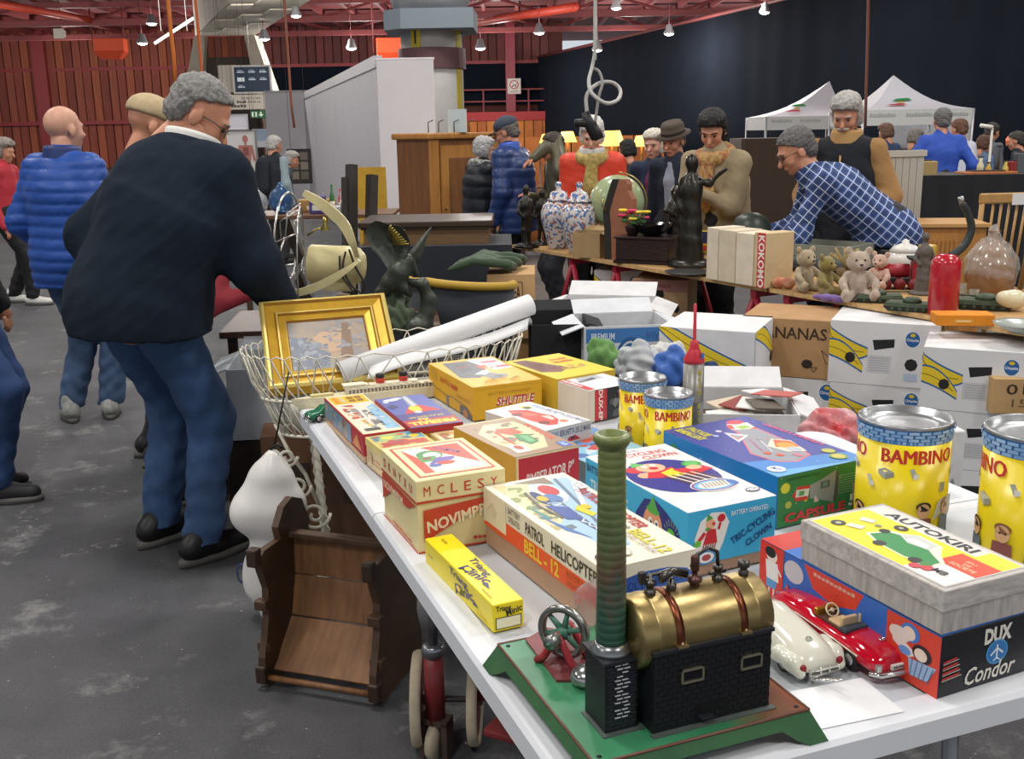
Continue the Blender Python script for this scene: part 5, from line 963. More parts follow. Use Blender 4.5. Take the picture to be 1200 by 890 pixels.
for z in(.010,.014,.018):m_.tube([(-.018,.0705,z),(.018,.0705,z)],.0012,5)
m_.tube([(-.026,.066,.009),(-.014,.073,.009),(.014,.073,.009),(.026,.066,.009)],.002,6);m_.build('grille',CRM,t)
m_=MB();m_.tube([(.0272,-.05,.022),(.0275,.05,.022)],.0009,5);m_.tube([(-.0272,-.05,.022),(-.0275,.05,.022)],.0009,5);m_.build('side_trim',CRM,t)
a,b=P(388,482,z=T),P(512,452,z=T);d=b-a;L=d.length*1.35;an=math.atan2(d.y,d.x)
c0=FL+tv*.26+tu*.035
t=thing('toy_ship','cream ocean liner model with two black-topped red funnels along the far table edge','toy ship',(c0.x+.02,c0.y,T),math.radians(20.5))
Lh=.30;CREAM=mat('#d9cfae',.45,noise=.08,nscale=20);WHT=mat('#e6dfc4',.45)
rings=[]
for z,k in((0,.9),(.012,.97),(.030,1.0),(.034,1.0)):
 pts=[]
 for i in range(24):
  f=i/12
  if i<=12:x=-Lh+2*Lh*i/12;y=-1
  else:x=Lh-2*Lh*(i-12)/12;y=1
  w=.026*(1-abs(x/Lh)**3.2)+.0015
  pts.append((x*k,y*w,z))
 rings.append(pts)
m_=MB();m_.loft(rings,smooth=False);m_.build('hull',CREAM,t)
for i in range(22):
 if i%5!=4:pass
m_=MB();m_.box(-.13,.16,-.018,.018,.034,.048);sup=m_.build('superstructure',WHT,t)
m_=MB();m_.box(-.135,-.06,-.016,.016,.048,.060);m_.box(-.14,-.07,-.019,.019,.060,.063);m_.build('bridge',WHT,t)
m_=MB();m_.box(-.055,.10,-.016,.016,.048,.058);m_.build('upper_deck',WHT,t)
a=Art((-.13,-.018,.034),(1,0,0),(0,0,1),.29,.014,.0006)
for i in range(24):a.rect(.02+i*.0405,.2,.045+i*.0405,.45,'#3a3632');a.rect(.02+i*.0405,.6,.045+i*.0405,.85,'#3a3632')
a.done('window_rows',sup)
for x in(-.02,.055):
 m_=MB();m_.lathe([(.014,.056),(.013,.078)],16,c=(x,0,0));f=m_.build('funnel',mat('#c43a2c',.4),t);m_=MB();m_.lathe([(.0136,.074),(.0136,.086),(.011,.087)],16,c=(x,0,0));m_.build('funnel_top',mat('#1c1a1e',.5),f)
for x in(-.2,.24):m_=MB();m_.tube([(x,0,.034),(x,0,.11)],.0012,5);m_.build('mast',CREAM,t)
m_=MB();m_.box(-.24,-.17,-.011,.011,.034,.041);m_.box(.19,.24,-.010,.010,.034,.041);m_.build('hatch',mat('#cfc48a',.5),t)
for i in range(10):m_=MB();m_.ell((-.11+i*.026,-.019,.051),(.008,.003,.003),8);m_.build('lifeboat',WHT,t)
p=P(940,855,z=T);m_=MB();m_.box(-.07,.07,-.05,.05,0,.0006);o=tag(m_.build('paper_sheet',mat('#eceef0',.6)),'white paper sheet lying on the table beside the steam engine','paper');o.location=(p.x+.075,p.y+.065,T+.0012);o.rotation_euler=(0,0,.3)
#  wire planter, frame, rolls and the things around the white table
def local_of(t):return(Matrix.Translation(t.location)@t.rotation_euler.to_matrix().to_4x4()).inverted()
def planter():
 t=thing('wire_planter','white wire lattice planter on twisted scroll legs at the far table end','planter',(-.45,3.62,0),math.radians(15))
 WW=mat('#d8d3c3',.5,noise=.08,nscale=30);a0,b0=.44,.17;z0,z1,z2=.565,.72,.865
 def ov(f,a,b,z):an=2*PI*f;c,s=math.cos(an),math.sin(an);return Vector((a*math.copysign(abs(c)**.75,c),b*math.copysign(abs(s)**.75,s),z))
 def rimtube(nm,a,b,z,r):m_=MB();m_.tube([ov(i/64,a,b,z)for i in range(64)],r,6,loop=True);m_.build(nm,WW,t)
 rimtube('base_ring',a0*.86,b0*.8,z0,.006);rimtube('rim_ring',a0,b0,z1-.02,.006)
 n=44
 m1=MB();lv=[(z0,.86,.8),(z0+.05,.93,.89),(z1-.02,1.,1.),(z1+.04,1.07,1.12),(z2-.01,1.13,1.22)]
 protoA=None
 for s in(-1,1):
  for i in range(n):
   path=[ov((i+s*k*.5)/n,a0*ka,b0*kb,z)for k,(z,ka,kb)in enumerate(lv)]
   path.append(ov((i+s*2.5)/n,a0*1.135,b0*1.225,z2));m_=MB();m_.tube(path,.0026,4);m_.build('lattice_wire',WW,t)
 def inn(nm,k):
  m_=MB();m_.loft([[ov(i/40,a0*.80*q,b0*.74*q,z)for i in range(40)]for q,z in((.95,z0+.006),(1.08,z1-.03),(1.05,z1-.03),(.92,z0+.012))]);m_.build(nm,mat('#c9c6ba',.6),t)
 inn('liner',1)
 def spiral(c,R,turns,sgn,a_start,ux,n=26):return[Vector(c)+Vector(ux)*(R*(1-i/n*.82)*math.cos(a_start+sgn*turns*2*PI*i/n))+Vector((0,0,R*(1-i/n*.82)*math.sin(a_start+sgn*turns*2*PI*i/n)))for i in range(n+1)]
 for sx in(-1,1):
  for sy in(-1,1):
   x,y=sx*.27,sy*.09
   m_=MB();m_.tube([(x,y,.56),(x*.95,y,.3),(x*.9,y,.06)],.009,8);leg=m_.build('leg',WW,t)
   m_=MB()
   for ph in(0,PI):m_.tube([(x*(1-.1*i/40)+.010*math.cos(i*.9+ph),y+.010*math.sin(i*.9+ph),.54-.47*i/40)for i in range(41)],.004,5)
   m_.build('twist',WW,leg)
   m_=MB();m_.tube([(x*.9,y,.08),(x*1.1,y*1.5,.05),(x*1.3,y*2.0,.012),(x*1.4,y*2.2,.008)],.007,6);m_.build('foot',WW,t)
  m_=MB();m_.tube([(sx*.40,-.02,.60),(sx*.36,-.05,.50),(sx*.31,-.07,.42),(sx*.27,-.09,.30)],.007,6);m_.build('brace',WW,t)
  for cz,R,cx in((.50,.035,.37),(.39,.045,.34),(.28,.055,.29),(.08,.045,.27)):
   m_=MB();m_.tube(spiral((sx*cx,-.11,cz),R,1.6,sx,0,(1,0,0)),.006,6);m_.build('scroll',WW,t)
planter()
def gilt_frame():
 TLp,TRp,BLp=P(303,357,Y=3.80),P(450,346,Y=3.92),P(336,452,Y=3.50)
 u=(TRp-TLp);W=u.length;u.normalize();v=(TLp-BLp);v=v-u*v.dot(u);H=v.length*1.05;v.normalize();n=u.cross(v);o=TLp-v*H
 t=thing('gilt_framed_picture','gilt picture frame with a faded landscape print leaning in the planter','picture',o);
 t.matrix_world=Matrix(((u.x,v.x,n.x,o.x),(u.y,v.y,n.y,o.y),(u.z,v.z,n.z,o.z),(0,0,0,1)))
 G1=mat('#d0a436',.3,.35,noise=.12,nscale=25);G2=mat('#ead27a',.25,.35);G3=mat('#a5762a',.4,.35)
 prof=[(0,-.03),(0,.012),(.008,.02),(.016,.020),(.022,.010),(.05,.0),(.056,.006),(.062,.006),(.066,-.004),(.085,-.010),(.09,-.006),(.094,-.014)]
 names=['frame_side','frame_side','frame_side','frame_side']
 for k in range(4):
  m_=MB();R=[]
  for(d,h)in prof:
   c=[(d,d),(W-d,d),(W-d,H-d),(d,H-d)]
   R.append((c[k],c[(k+1)%4],h))
  for i in range(len(R)-1):
   (p0,p1,h0),(q0,q1,h1)=R[i],R[i+1]
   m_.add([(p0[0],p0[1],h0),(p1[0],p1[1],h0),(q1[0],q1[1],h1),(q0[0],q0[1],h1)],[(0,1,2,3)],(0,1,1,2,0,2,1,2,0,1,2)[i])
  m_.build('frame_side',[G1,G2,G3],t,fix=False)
 m_=MB();m_.box(.09,W-.09,.09,H-.09,-.018,-.015);pic=m_.build('picture',mat('#8d8f98',.35,noise=.5,nscale=9,color2='#b5a184'),t)
 a=Art((.09,.09,-.015),(1,0,0),(0,1,0),W-.18,H-.18,.0006);a.poly([(.0,.0),(0,.72),(.2,.62),(.36,.42),(.5,.3),(.45,0)],'#7d828e');a.poly([(.3,.62),(.42,.76),(.75,.7),(.72,.40),(.5,.32)],'#c3a488');a.poly([(.62,.2),(.7,.9),(.8,.9),(.78,.2)],'#8a7260');a.scatter(60,.0,.0,.5,.66,['#6f7684','#8a909c','#9aa0a8','#777f8a'],.02,.06,2);a.scatter(40,.5,.4,1,.95,['#9a9aa0','#b0a090','#8f8f98','#a89a8c'],.02,.06,3);a.done('landscape_print',pic)
 m_=MB();m_.box(.0,W,0,H,-.034,-.03);m_.build('backing_board',mat('#6a5638',.8),t)
gilt_frame()
def paper_roll(nm,lab,a,b,r,col):
 t=thing(nm,lab,'paper roll',a);d=b-a
 z=d.normalized();x=z.orthogonal().normalized();y=z.cross(x);M=Matrix(((x.x,y.x,z.x,0),(x.y,y.y,z.y,0),(x.z,y.z,z.z,0),(0,0,0,1)))
 L=d.length;m_=MB();m_.lathe([(r*.9,.0),(r,0),(r,L),(r*.9,L),(r*.88,L-.004),(r*.88,.004),(r*.9,0)],28,M=M,cap=False);m_.build('sheet_roll',mat(col,.55),t)
 m_=MB();m_.grid(lambda u,v:tuple(M@Vector((r*(1-.5*u)*math.cos(u*9+2),r*(1-.5*u)*math.sin(u*9+2),.004+v*(L-.008)))),30,2);m_.build('inner_turns',mat('#c4c4c0',.6),t)
paper_roll('paper_roll','thick white paper roll lying across the planter',P(398,438,Y=3.55),P(622,357,Y=3.86),.040,'#e9e9ea')
m_=MB();q0,q1=P(430,445,Y=3.50),P(618,388,Y=3.78)
m_.grid(lambda u,v:tuple(q0.lerp(q1,u)+Vector((.02*v,.11*v,.035*math.sin(v*3)+.008*math.sin(u*7)))),16,8);o=tag(m_.build('loose_sheet',mat('#e4e5e6',.55)),'loose curled white sheet under the paper roll in the planter','paper');o.modifiers.new('sheet','SOLIDIFY').thickness=.0015
def plain_table(nm,lab,x,y,rz,L,W,H,top,legc,cloth=None,cat='table'):
 t=thing(nm,lab,cat,(x,y,0),rz);m_=MB();m_.box(-L/2,L/2,-W/2,W/2,H-.03,H,bev=.004,seg=1);m_.build('table_top',mat(top,.45,noise=.15,nscale=5,stretch=(1,6,1)),t)
 for sx in(-1,1):
  for sy in(-1,1):m_=MB();m_.box(sx*(L/2-.05)-.02,sx*(L/2-.05)+.02,sy*(W/2-.05)-.02,sy*(W/2-.05)+.02,0,H-.03);m_.build('leg',mat(legc,.5),t)
 if cloth:
  m_=MB();n=60
  per=[(-L/2-.01,-W/2-.01),(L/2+.01,-W/2-.01),(L/2+.01,W/2+.01),(-L/2-.01,W/2+.01)]
  pts=[]
  for i in range(4):
   a,b=Vector(per[i]),Vector(per[(i+1)%4])
   for k in range(20):pts.append((a.lerp(b,k/20),Vector((b-a).normalized().yx)))
  rings=[]
  for z,amp in((H+.004,0),(H-.04,.004),(H*.5,.015),(.03,.025)):
   rings.append([(p.x+nn.x*amp*math.sin(i*1.7),p.y-nn.y*amp*math.sin(i*1.7),z)for i,(p,nn)in enumerate(pts)])
  m_.loft(rings,cap=False);m_.add([(p.x,p.y,H+.004)for p,_ in pts],[tuple(range(len(pts)))]);m_.build('cloth',mat(cloth,.9,sheen=.2),t)
 return t
plain_table('side_table','dark brown side table under the cream fan, left of the eagle',-.85,4.95,.1,1.0,.6,.72,'#4a3226','#3a261c')
def fan():
 c=P(392,372,Y=4.75);t=thing('desk_fan','cream antique desk fan with open wire cage and dark blades','fan',(c.x,4.75,.72),0)
 inv=Matrix.Translation((-c.x,-4.75,-.72))
 def q(px,py,dy=0):return inv@P(px,py,Y=4.75+dy)
 CR=mat('#cfc493',.35,noise=.06,nscale=20);WI=mat('#c9cac6',.25,.8);DK=mat('#2c2623',.45)
 a,b=q(362,309),q(424,312)
 ax=(b-a).normalized();z=ax;x=Vector((0,1,0));y=z.cross(x).normalized();M=Matrix(((x.x,y.x,z.x,a.x),(x.y,y.y,z.y,a.y),(x.z,y.z,z.z,a.z),(0,0,0,1)));L=(b-a).length;r=.088
 m_=MB();m_.lathe([(.02,-.004),(r*.9,0),(r,.01),(r,L*.62),(r*1.02,L*.64),(r*1.02,L*.8),(r*.92,L*.96),(r*.6,L*1.06),(.01,L*1.09)],28,M=M);m_.build('motor',CR,t)
 m_=MB();m_.box(-.03,.10,-.05,.05,q(400,340).z,q(400,325).z,bev=.008);m_.build('gear_box',CR,t)
 m_=MB();m_.lathe([(.03,q(400,345).z),(.028,.05),(.09,.03),(.11,.012),(.11,0)][::-1],20,c=(q(402,345).x,0,0));m_.build('stand',CR,t)
 def band(pts,w,nm):
  pts=smooth_path([Vector(p)for p in pts],5);m_=MB();N=len(pts);rings=[]
  for i,p in enumerate(pts):
   f=i/(N-1);ww=w*(.45+.55*math.sin(PI*min(1,f*1.1+.05)));tng=(pts[min(i+1,N-1)]-pts[max(i-1,0)]).normalized();nn=tng.cross(Vector((0,1,0))).normalized()
   rings.append([p+nn*ww+Vector((0,-.010,0)),p+nn*ww+Vector((0,.010,0)),p-nn*ww+Vector((0,.010,0)),p-nn*ww+Vector((0,-.010,0))])
  m_.loft(rings,smooth=False);m_.build(nm,CR,t)
 band([q(356,226,-.1),q(378,240,-.12),q(402,262,-.12),q(413,285,-.12),q(419,302,-.1)],.024,'guard_arm');band([q(332,346,-.14),q(358,341,-.16),q(386,329,-.16),q(408,315,-.14),q(421,305,-.1)],.018,'guard_arm')
 def hoop(cx,cy,rx,ry,nm,r=.005):m_=MB();m_.tube([q(cx+rx*math.cos(2*PI*i/36),cy+ry*math.sin(2*PI*i/36),.28*math.cos(2*PI*i/36))for i in range(36)],r,6,loop=True);m_.build(nm,WI,t)
 hoop(338,288,17,62,'cage_ring');hoop(337,304,9,24,'cage_ring',.004);hoop(352,300,4,58,'cage_ring',.004)
 for i in range(10):
  an=2*PI*i/10;m_=MB();m_.tube([q(337+9*math.cos(an),304+24*math.sin(an),.28*math.cos(an)*.5),q(337+15*math.cos(an+.3),298+48*math.sin(an+.3),.28*math.cos(an+.3)*.9),q(352+4*math.cos(an+.4),296+58*math.sin(an+.4),.28*math.cos(an+.4))],.0035,5);m_.build('cage_wire',WI,t)
 for p in([(354,300),(349,282),(340,258),(331,262),(340,288),(350,310)],[(352,318),(358,336),(368,352),(352,356),(346,330)]):
  g=[q(*k)for k in p];m_=MB();n=len(g);m_.add([k+Vector((0,-.006,0))for k in g]+[k+Vector((0,.05,0))for k in g],[tuple(range(n)),tuple(reversed(range(n,2*n)))]+[(i,(i+1)%n,(i+1)%n+n,i+n)for i in range(n)]);m_.build('blade',DK,t)
 m_=MB();m_.lathe([(.018,0),(.022,.01),(.01,.03),(.012,.045),(.004,.06)],12,c=tuple(q(381,270)));m_.tube([q(381,270),q(386,252),q(380,245)],.004,6);m_.tube([q(360,276),q(372,268),q(384,268)],.005,6);m_.build('oil_cup',mat('#a89a5c',.3,.8),t)
 m_=MB();m_.tube(smooth_path([q(405,295,-.1),q(402,315,-.11),q(412,335,-.1),q(424,346,-.08),q(404,350,-.06)],5),.005,6);m_.tube(smooth_path([q(409,292,-.1),q(416,312,-.1),q(427,334,-.08),q(420,352,-.06)],5),.005,6);m_.tube(smooth_path([q(398,300,-.1),q(400,322,-.11),q(415,345,-.1),q(410,362,-.06)],5),.005,6);m_.build('flex',mat('#3a332c',.6),t)
fan()
def eagle():
 c=P(480,385,Y=4.55);t=thing('eagle_statue','dark bronze eagle statue with raised wings landing on a rock','statue',(c.x,4.55,.60));inv=Matrix.Translation((-c.x,-4.55,-.60))
 def q(px,py,dy=0):return tuple(inv@P(px,py,Y=4.55+dy))
 BZ=mat('#454a42',.42,.35,noise=.25,nscale=14,bump=.3,bscale=40);s=SDF(.025)
 s.chain([q(478,306),q(468,318),q(457,332),q(449,340)],[.026,.044,.036,.022]);s.ell(q(446,342),(.024,.022,.019));s.cap(q(444,344),q(439,350),.012,.004);s.chain([q(466,328),q(474,338),q(481,346)],[.032,.022,.012]);s.cap(q(481,304),q(488,322,.03),.018,.012)
 V,Q=s.mesh(.006);np_mesh('body',V,Q,BZ,t)
 def plate(pts,dy,bend,nm,m,th=.016):
  g=smooth_path([Vector(q(a,b,dy))for a,b in pts],3,True);cc=sum(g,Vector())/len(g);m_=MB();n=len(g);R=max((p-cc).length for p in g);rings=[]
  for sg in(-1,1):
   for k in((1,.7,.35,.02)if sg<0 else(.02,.35,.7,1)):rings.append([cc+(p-cc)*k+Vector((0,bend*(1-k*k)+sg*th*(1.15-k),0))for p in g])
  m_.loft(rings+[rings[0]],cap=False);m_.build(nm,m,t)
 plate([(429,270),(440,259),(455,263),(470,266),(478,277),(481,290),(475,300),(470,312),(459,319),(447,304),(434,289)],-.02,.05,'wing',BZ);plate([(506,265),(500,281),(493,303),(482,319),(469,326),(463,321),(474,303),(489,284)],.03,-.03,'wing',BZ)
 G=mat('#8f7d3a',.35,.6)
 for i in range(9):
  f=i/8;a=Vector(q(456+5*f,272+14*f,-.03));b=Vector(q(458+21*f,264+22*f,-.06));m_=MB();m_.tube([a,a.lerp(b,.5)+Vector((0,-.01,0)),b],[.004,.007,.004],6);m_.build('gilt_feather',G,t)
 s=SDF(.025);s.chain([q(480,330),q(494,334),q(502,350),q(500,368),q(494,380)],[.020,.028,.026,.032,.05]);s.ell(q(490,380),(.07,.06,.04));s.ell(q(480,384),(.05,.05,.03));V,Q=s.mesh(.008);V=V+vnormals(V,Q)*wob(V,.006,50,2)[:,None];np_mesh('rock',V,Q,BZ,t)
eagle()
m_=MB();m_.box(-.24,.24,-.2,.2,0,.56,bev=.01);o=tag(m_.build('statue_plinth',mat('#3c3a36',.7,noise=.2,nscale=6)),'low dark plinth box under the eagle statue','plinth');c=P(478,385,Y=4.55);o.location=(c.x,4.6,0)
def heap(nm,lab,cat,pts,r,col,rough=.9,vox=.008,seed=0,amp=.012,mats=None):
 s=SDF(.04)
 for p,rr in zip(pts,r):s.ell(p,rr)
 V,Q=s.mesh(vox,smooth=2);N=vnormals(V,Q);rn=np.random.default_rng(seed);V=V+N*(wob(V,amp,28,seed)+wob(V,amp*.7,75,seed+1)+amp*.5*np.sin(V[:,0]*60+V[:,2]*50+4*np.sin(V[:,1]*30+V[:,0]*20)))[:,None]
 return tag(np_mesh(nm,V,Q,mats or mat(col,rough,sheen=.2,noise=.15,nscale=10)),lab,cat)
def px_pts(l,Y):return[tuple(P(a,b,Y=Y+dy))for a,b,dy in l]
heap('green_canvas','crumpled olive green canvas beside the eagle statue','cloth',px_pts([(462,352,.1),(468,375,.05),(455,365,.12)],4.5),[(.07,.06,.05),(.08,.06,.06),(.06,.06,.06)],'#4d5a44',seed=3)
c=P(600,345,Y=6.0)
s_=SDF(.012)
for k in range(9):
 f=k/8;s_.chain([tuple(P(526+8*f,316-6*f,Y=5.75+.3*f)),tuple(P(556+12*f,306-8*f,Y=5.75+.34*f)),tuple(P(596+18*f,310-12*f+3*(k%3),Y=5.8+.3*f))],[.010,.026,.024])
V,Q=s_.mesh(.008,smooth=2);V=V+vnormals(V,Q)*wob(V,.006,40,5)[:,None];tag(np_mesh('green_cloth',V,Q,mat('#3a4c36',.9,sheen=.2,noise=.2,nscale=12)),'dark green folded cloth lying on the cardboard box','cloth')
def carton(nm,lab,x,y,z,rz,W,D,H,col,printer=None,flaps=False,group=None,cat='box'):
 K=mat(col,.8,noise=.08,nscale=12)
 if not flaps and not printer:m_=MB();m_.box(-W/2,W/2,-D/2,D/2,0,H,bev=.003,seg=1);o=tag(m_.build(nm,K),lab,cat,group);o.location=(x,y,z);o.rotation_euler.z=rz;return o
 t=thing(nm,lab,cat,(x,y,z),rz,group=group)
 if flaps:
  m_=MB();th=.006
  m_.box(-W/2,W/2,-D/2,-D/2+th,0,H);m_.box(-W/2,W/2,D/2-th,D/2,0,H);m_.box(-W/2,-W/2+th,-D/2+th,D/2-th,0,H);m_.box(W/2-th,W/2,-D/2+th,D/2-th,0,H);m_.box(-W/2+th,W/2-th,-D/2+th,D/2-th,0,th);b=m_.build('box_body',K,t);m_=MB();m_.box(-W/2+th,W/2-th,-D/2+th,D/2-th,H*.5,H*.62);m_.build('shaded_contents',mat('#2c2824',.8,noise=.6,nscale=14,color2='#5a5048',bump=.8,bscale=20),t)  # dark slab added so the open inside looks shaded and filled
  for k in(1,2,3):
   a=k*PI/2;w=(W if k%2==0 else D);d=(D if k%2==0 else W);fl=min(w,d)*.3;m_=MB();m_.box(-w/2+.01,w/2-.01,-fl,0,-.002,.003,M=rotz(a)@Matrix.Translation((0,-d/2,H))@Matrix.Rotation((0,.35,-.55,.35)[k],4,'X'));m_.build('flap',K,t)
 else:m_=MB();m_.box(-W/2,W/2,-D/2,D/2,0,H,bev=.003,seg=1);b=m_.build('box_body',K,t)
 if printer:
  for key,fn in printer.items():
   ar={'front':lambda:Art((-W/2,-D/2,0),(1,0,0),(0,0,1),W,H,.0012),'right':lambda:Art((W/2,-D/2,0),(0,1,0),(0,0,1),D,H,.0012),'left':lambda:Art((-W/2,D/2,0),(0,-1,0),(0,0,1),D,H,.0012),'top':lambda:Art((-W/2,-D/2,H),(1,0,0),(0,1,0),W,D,.0012)}[key]();fn(ar);ar.done(key+'_print',b,.6)
 return t
def ik(a):
 a.text('IKEA',.44,.62,.70,.82,'#3a2a1c',.02);a.line([(.40,.56),(.74,.56),(.74,.88),(.40,.88),(.40,.56)],.004,'#3a2a1c');a.bars(.04,.62,.32,.78,'#5a4630',4)
 for x,y in((.10,.28),(.26,.28),(.60,.26),(.74,.26),(.60,.1)):a.line([(x,y),(x+.09,y),(x+.09,y+.14),(x,y+.14),(x,y)],.003,'#5a4630')
carton('cardboard_box','brown cardboard box with printed logo under the green cloth',c.x,6.0,.43,-.03,.27,.4,.37,'#c09a6c',{'front':ik});carton('cardboard_box','plain brown cardboard box at the very bottom, below the green cloth',c.x,6.02,0,.02,.3,.42,.43,'#a98355')
def tub_chair():
 c=P(540,372,Y=5.3);t=thing('tub_chair','low tub chair draped in dark cloth with a mustard edge','chair',(c.x,5.3,0));DKC=mat('#2c3138',.85,sheen=.2);R=.26;zt=P(540,325,Y=5.3).z
 m_=MB();rings=[]
 m_.grid(lambda u,v:((R+.02+.02*(1-v))*math.cos(PI*1.25*(u-.5)-PI/2)*1.0,(R+.02)*math.sin(PI*1.25*(u-.5)-PI/2)+.05,.05+v*(zt-.05-.10*abs(u-.35))),28,5);o=m_.build('back_shell',DKC,t);o.modifiers.new('thick','SOLIDIFY').thickness=.05
 m_=MB();m_.tube([((R+.02)*math.cos(PI*1.2*(i/20-.5)-PI/2),(R+.02)*math.sin(PI*1.2*(i/20-.5)-PI/2)+.05,.005+zt-.10*abs(i/20-.35))for i in range(21)],.022,8);m_.build('edge_roll',mat('#b3902f',.6),t)
 m_=MB();m_.lathe([(R*.95,.30),(R*.98,.36),(R*.9,.42),(.01,.43)],24,c=(0,.06,0));m_.build('seat',DKC,t)
 for sx in(-1,1):
  for sy in(-.12,.22):m_=MB();m_.lathe([(.015,0),(.02,.3)],8,c=(sx*.17,sy,0));m_.build('leg',mat('#3a281c',.5),t)
tub_chair()
c=P(510,290,Y=6.6);plain_table('covered_table','pale topped table with dark cloth front behind the tub chair',c.x,6.95,0,.95,.7,P(510,289,Y=6.6).z,'#b9bcc2','#666666','#23282f')
zt=P(510,289,Y=6.6).z
t=thing('wooden_chest','flat brown wooden chest with a darker lid behind the eagle statue','chest',(c.x-.06,6.95,zt+.006));m_=MB();m_.box(-.40,.40,-.28,.28,0,.11);m_.build('chest_body',mat('#6e5439',.5,noise=.15,nscale=6,stretch=(1,8,8)),t);m_=MB();m_.box(-.43,.43,-.31,.31,.11,.15,bev=.008);m_.build('chest_lid',mat('#3f2e24',.4,noise=.15,nscale=6),t);m_=MB();m_.box(-.415,.415,-.295,.295,.098,.112);m_.build('moulding',mat('#4a382a',.45),t)
def cradle():
 b0,b1=P(312,806,z=0),P(440,828,z=0);t=thing('doll_cradle_shelf','dark wooden doll shelf with wavy sides and three worn brown boards','shelf',(b0.x,b0.y,0),math.atan2((b1-b0).y,(b1-b0).x));W=(b1-b0).length;Hh=.44
 D1=mat('#4f3a2a',.45,noise=.3,nscale=8,bump=.15,bscale=30);D2=mat('#7d5635',.5,noise=.3,nscale=7,stretch=(6,1,1),bump=.1,bscale=40)
 out=[(.02,0),(.30,0),(.31,.08),(.28,.17),(.30,.26),(.27,.34),(.29,.42),(.255,.50),(.20,.525),(.15,.51),(.11,.46),(.12,.42),(.03,.42),(.0,.40),(.012,.36),(.035,.30),(.028,.22),(.012,.16),(-.01,.10),(-.012,.05)]
 for x0 in(-.012,W-.010):
  m_=MB();m_.prism(out,0,.022,M=Matrix(((0,0,1,x0),(1,0,0,0),(0,1,0,0),(0,0,0,1))));m_.build('side_board',D1,t)
 for(y0,z0,y1,z1)in((.03,.045,.15,.165),(.15,.165,.185,.285),(.185,.285,.19,.41)):
  d=Vector((0,y1-y0,z1-z0));L=d.length;an=math.atan2(d.z,d.y);m_=MB();m_.box(.010,W-.010,0,L-.003,-.012,0,bev=.002,seg=1,M=Matrix.Translation((0,y0,z0))@Matrix.Rotation(an,4,'X'));m_.build('inner_board',D2,t)
 m_=MB();m_.box(.008,W-.008,.165,.20,.405,.425,bev=.004);m_.build('top_board',D1,t)
 m_=MB();m_.tube([(.0,.0,.035),(W,.0,.035)],.009,8);m_.build('front_rail',D2,t)
 for x in(-.004,W+.004):
  for z in(.02,.385):m_=MB();m_.box(x-.017,x+.017,-.022,.012,z,z+.055,bev=.006);m_.build('corner_block',mat('#3a2a20',.45),t)
  for z in(.11,.24):m_=MB();m_.box(x-.02,x+.02,.005,.035,z,z+.03,bev=.004);m_.build('peg',D1,t)
cradle()
def torso():
 b=P(318,735,z=0);t=thing('torso_form','glossy white plastic torso display form leaning behind the wooden shelf','display form',(b.x,b.y+.06,0),-.2)
 s=SDF(.06);s.cap((-.01,0,.03),(-.012,0,.10),.045,.075,flat=((0,1,0),.6));s.ell((.01,0,.17),(.105,.065,.10));s.cap((.015,0,.24),(.015,0,.32),.07,.075,flat=((0,1,0),.7));s.ell((-.05,-.035,.38),(.06,.05,.06));s.ell((.06,-.03,.38),(.06,.05,.06));s.ell((.02,0,.42),(.115,.065,.075));s.ell((.02,0,.50),(.07,.05,.06));s.cap((.03,0,.52),(.035,0,.575),.035,.02)
 V,Q=s.mesh(.008,smooth=2);np_mesh('shell',V,Q,mat('#e4e1dc',.3),t)
 m_=MB();m_.tube([(.035,0,.57),(.03,.0,.60),(.055,0,.615),(.07,0,.60)],.006,6);m_.tube([(.04,0,.6),(.10,.02,.85)],.003,5);m_.build('hook',mat('#1c1c1e',.5),t)
 m_=MB();m_.tube([(-.10+.02*math.cos(i/2),-.01,.16+.035*math.sin(i/2))for i in range(10)],.0035,5);m_.build('blue_tie',mat('#3a4a7a',.5),t)
torso()
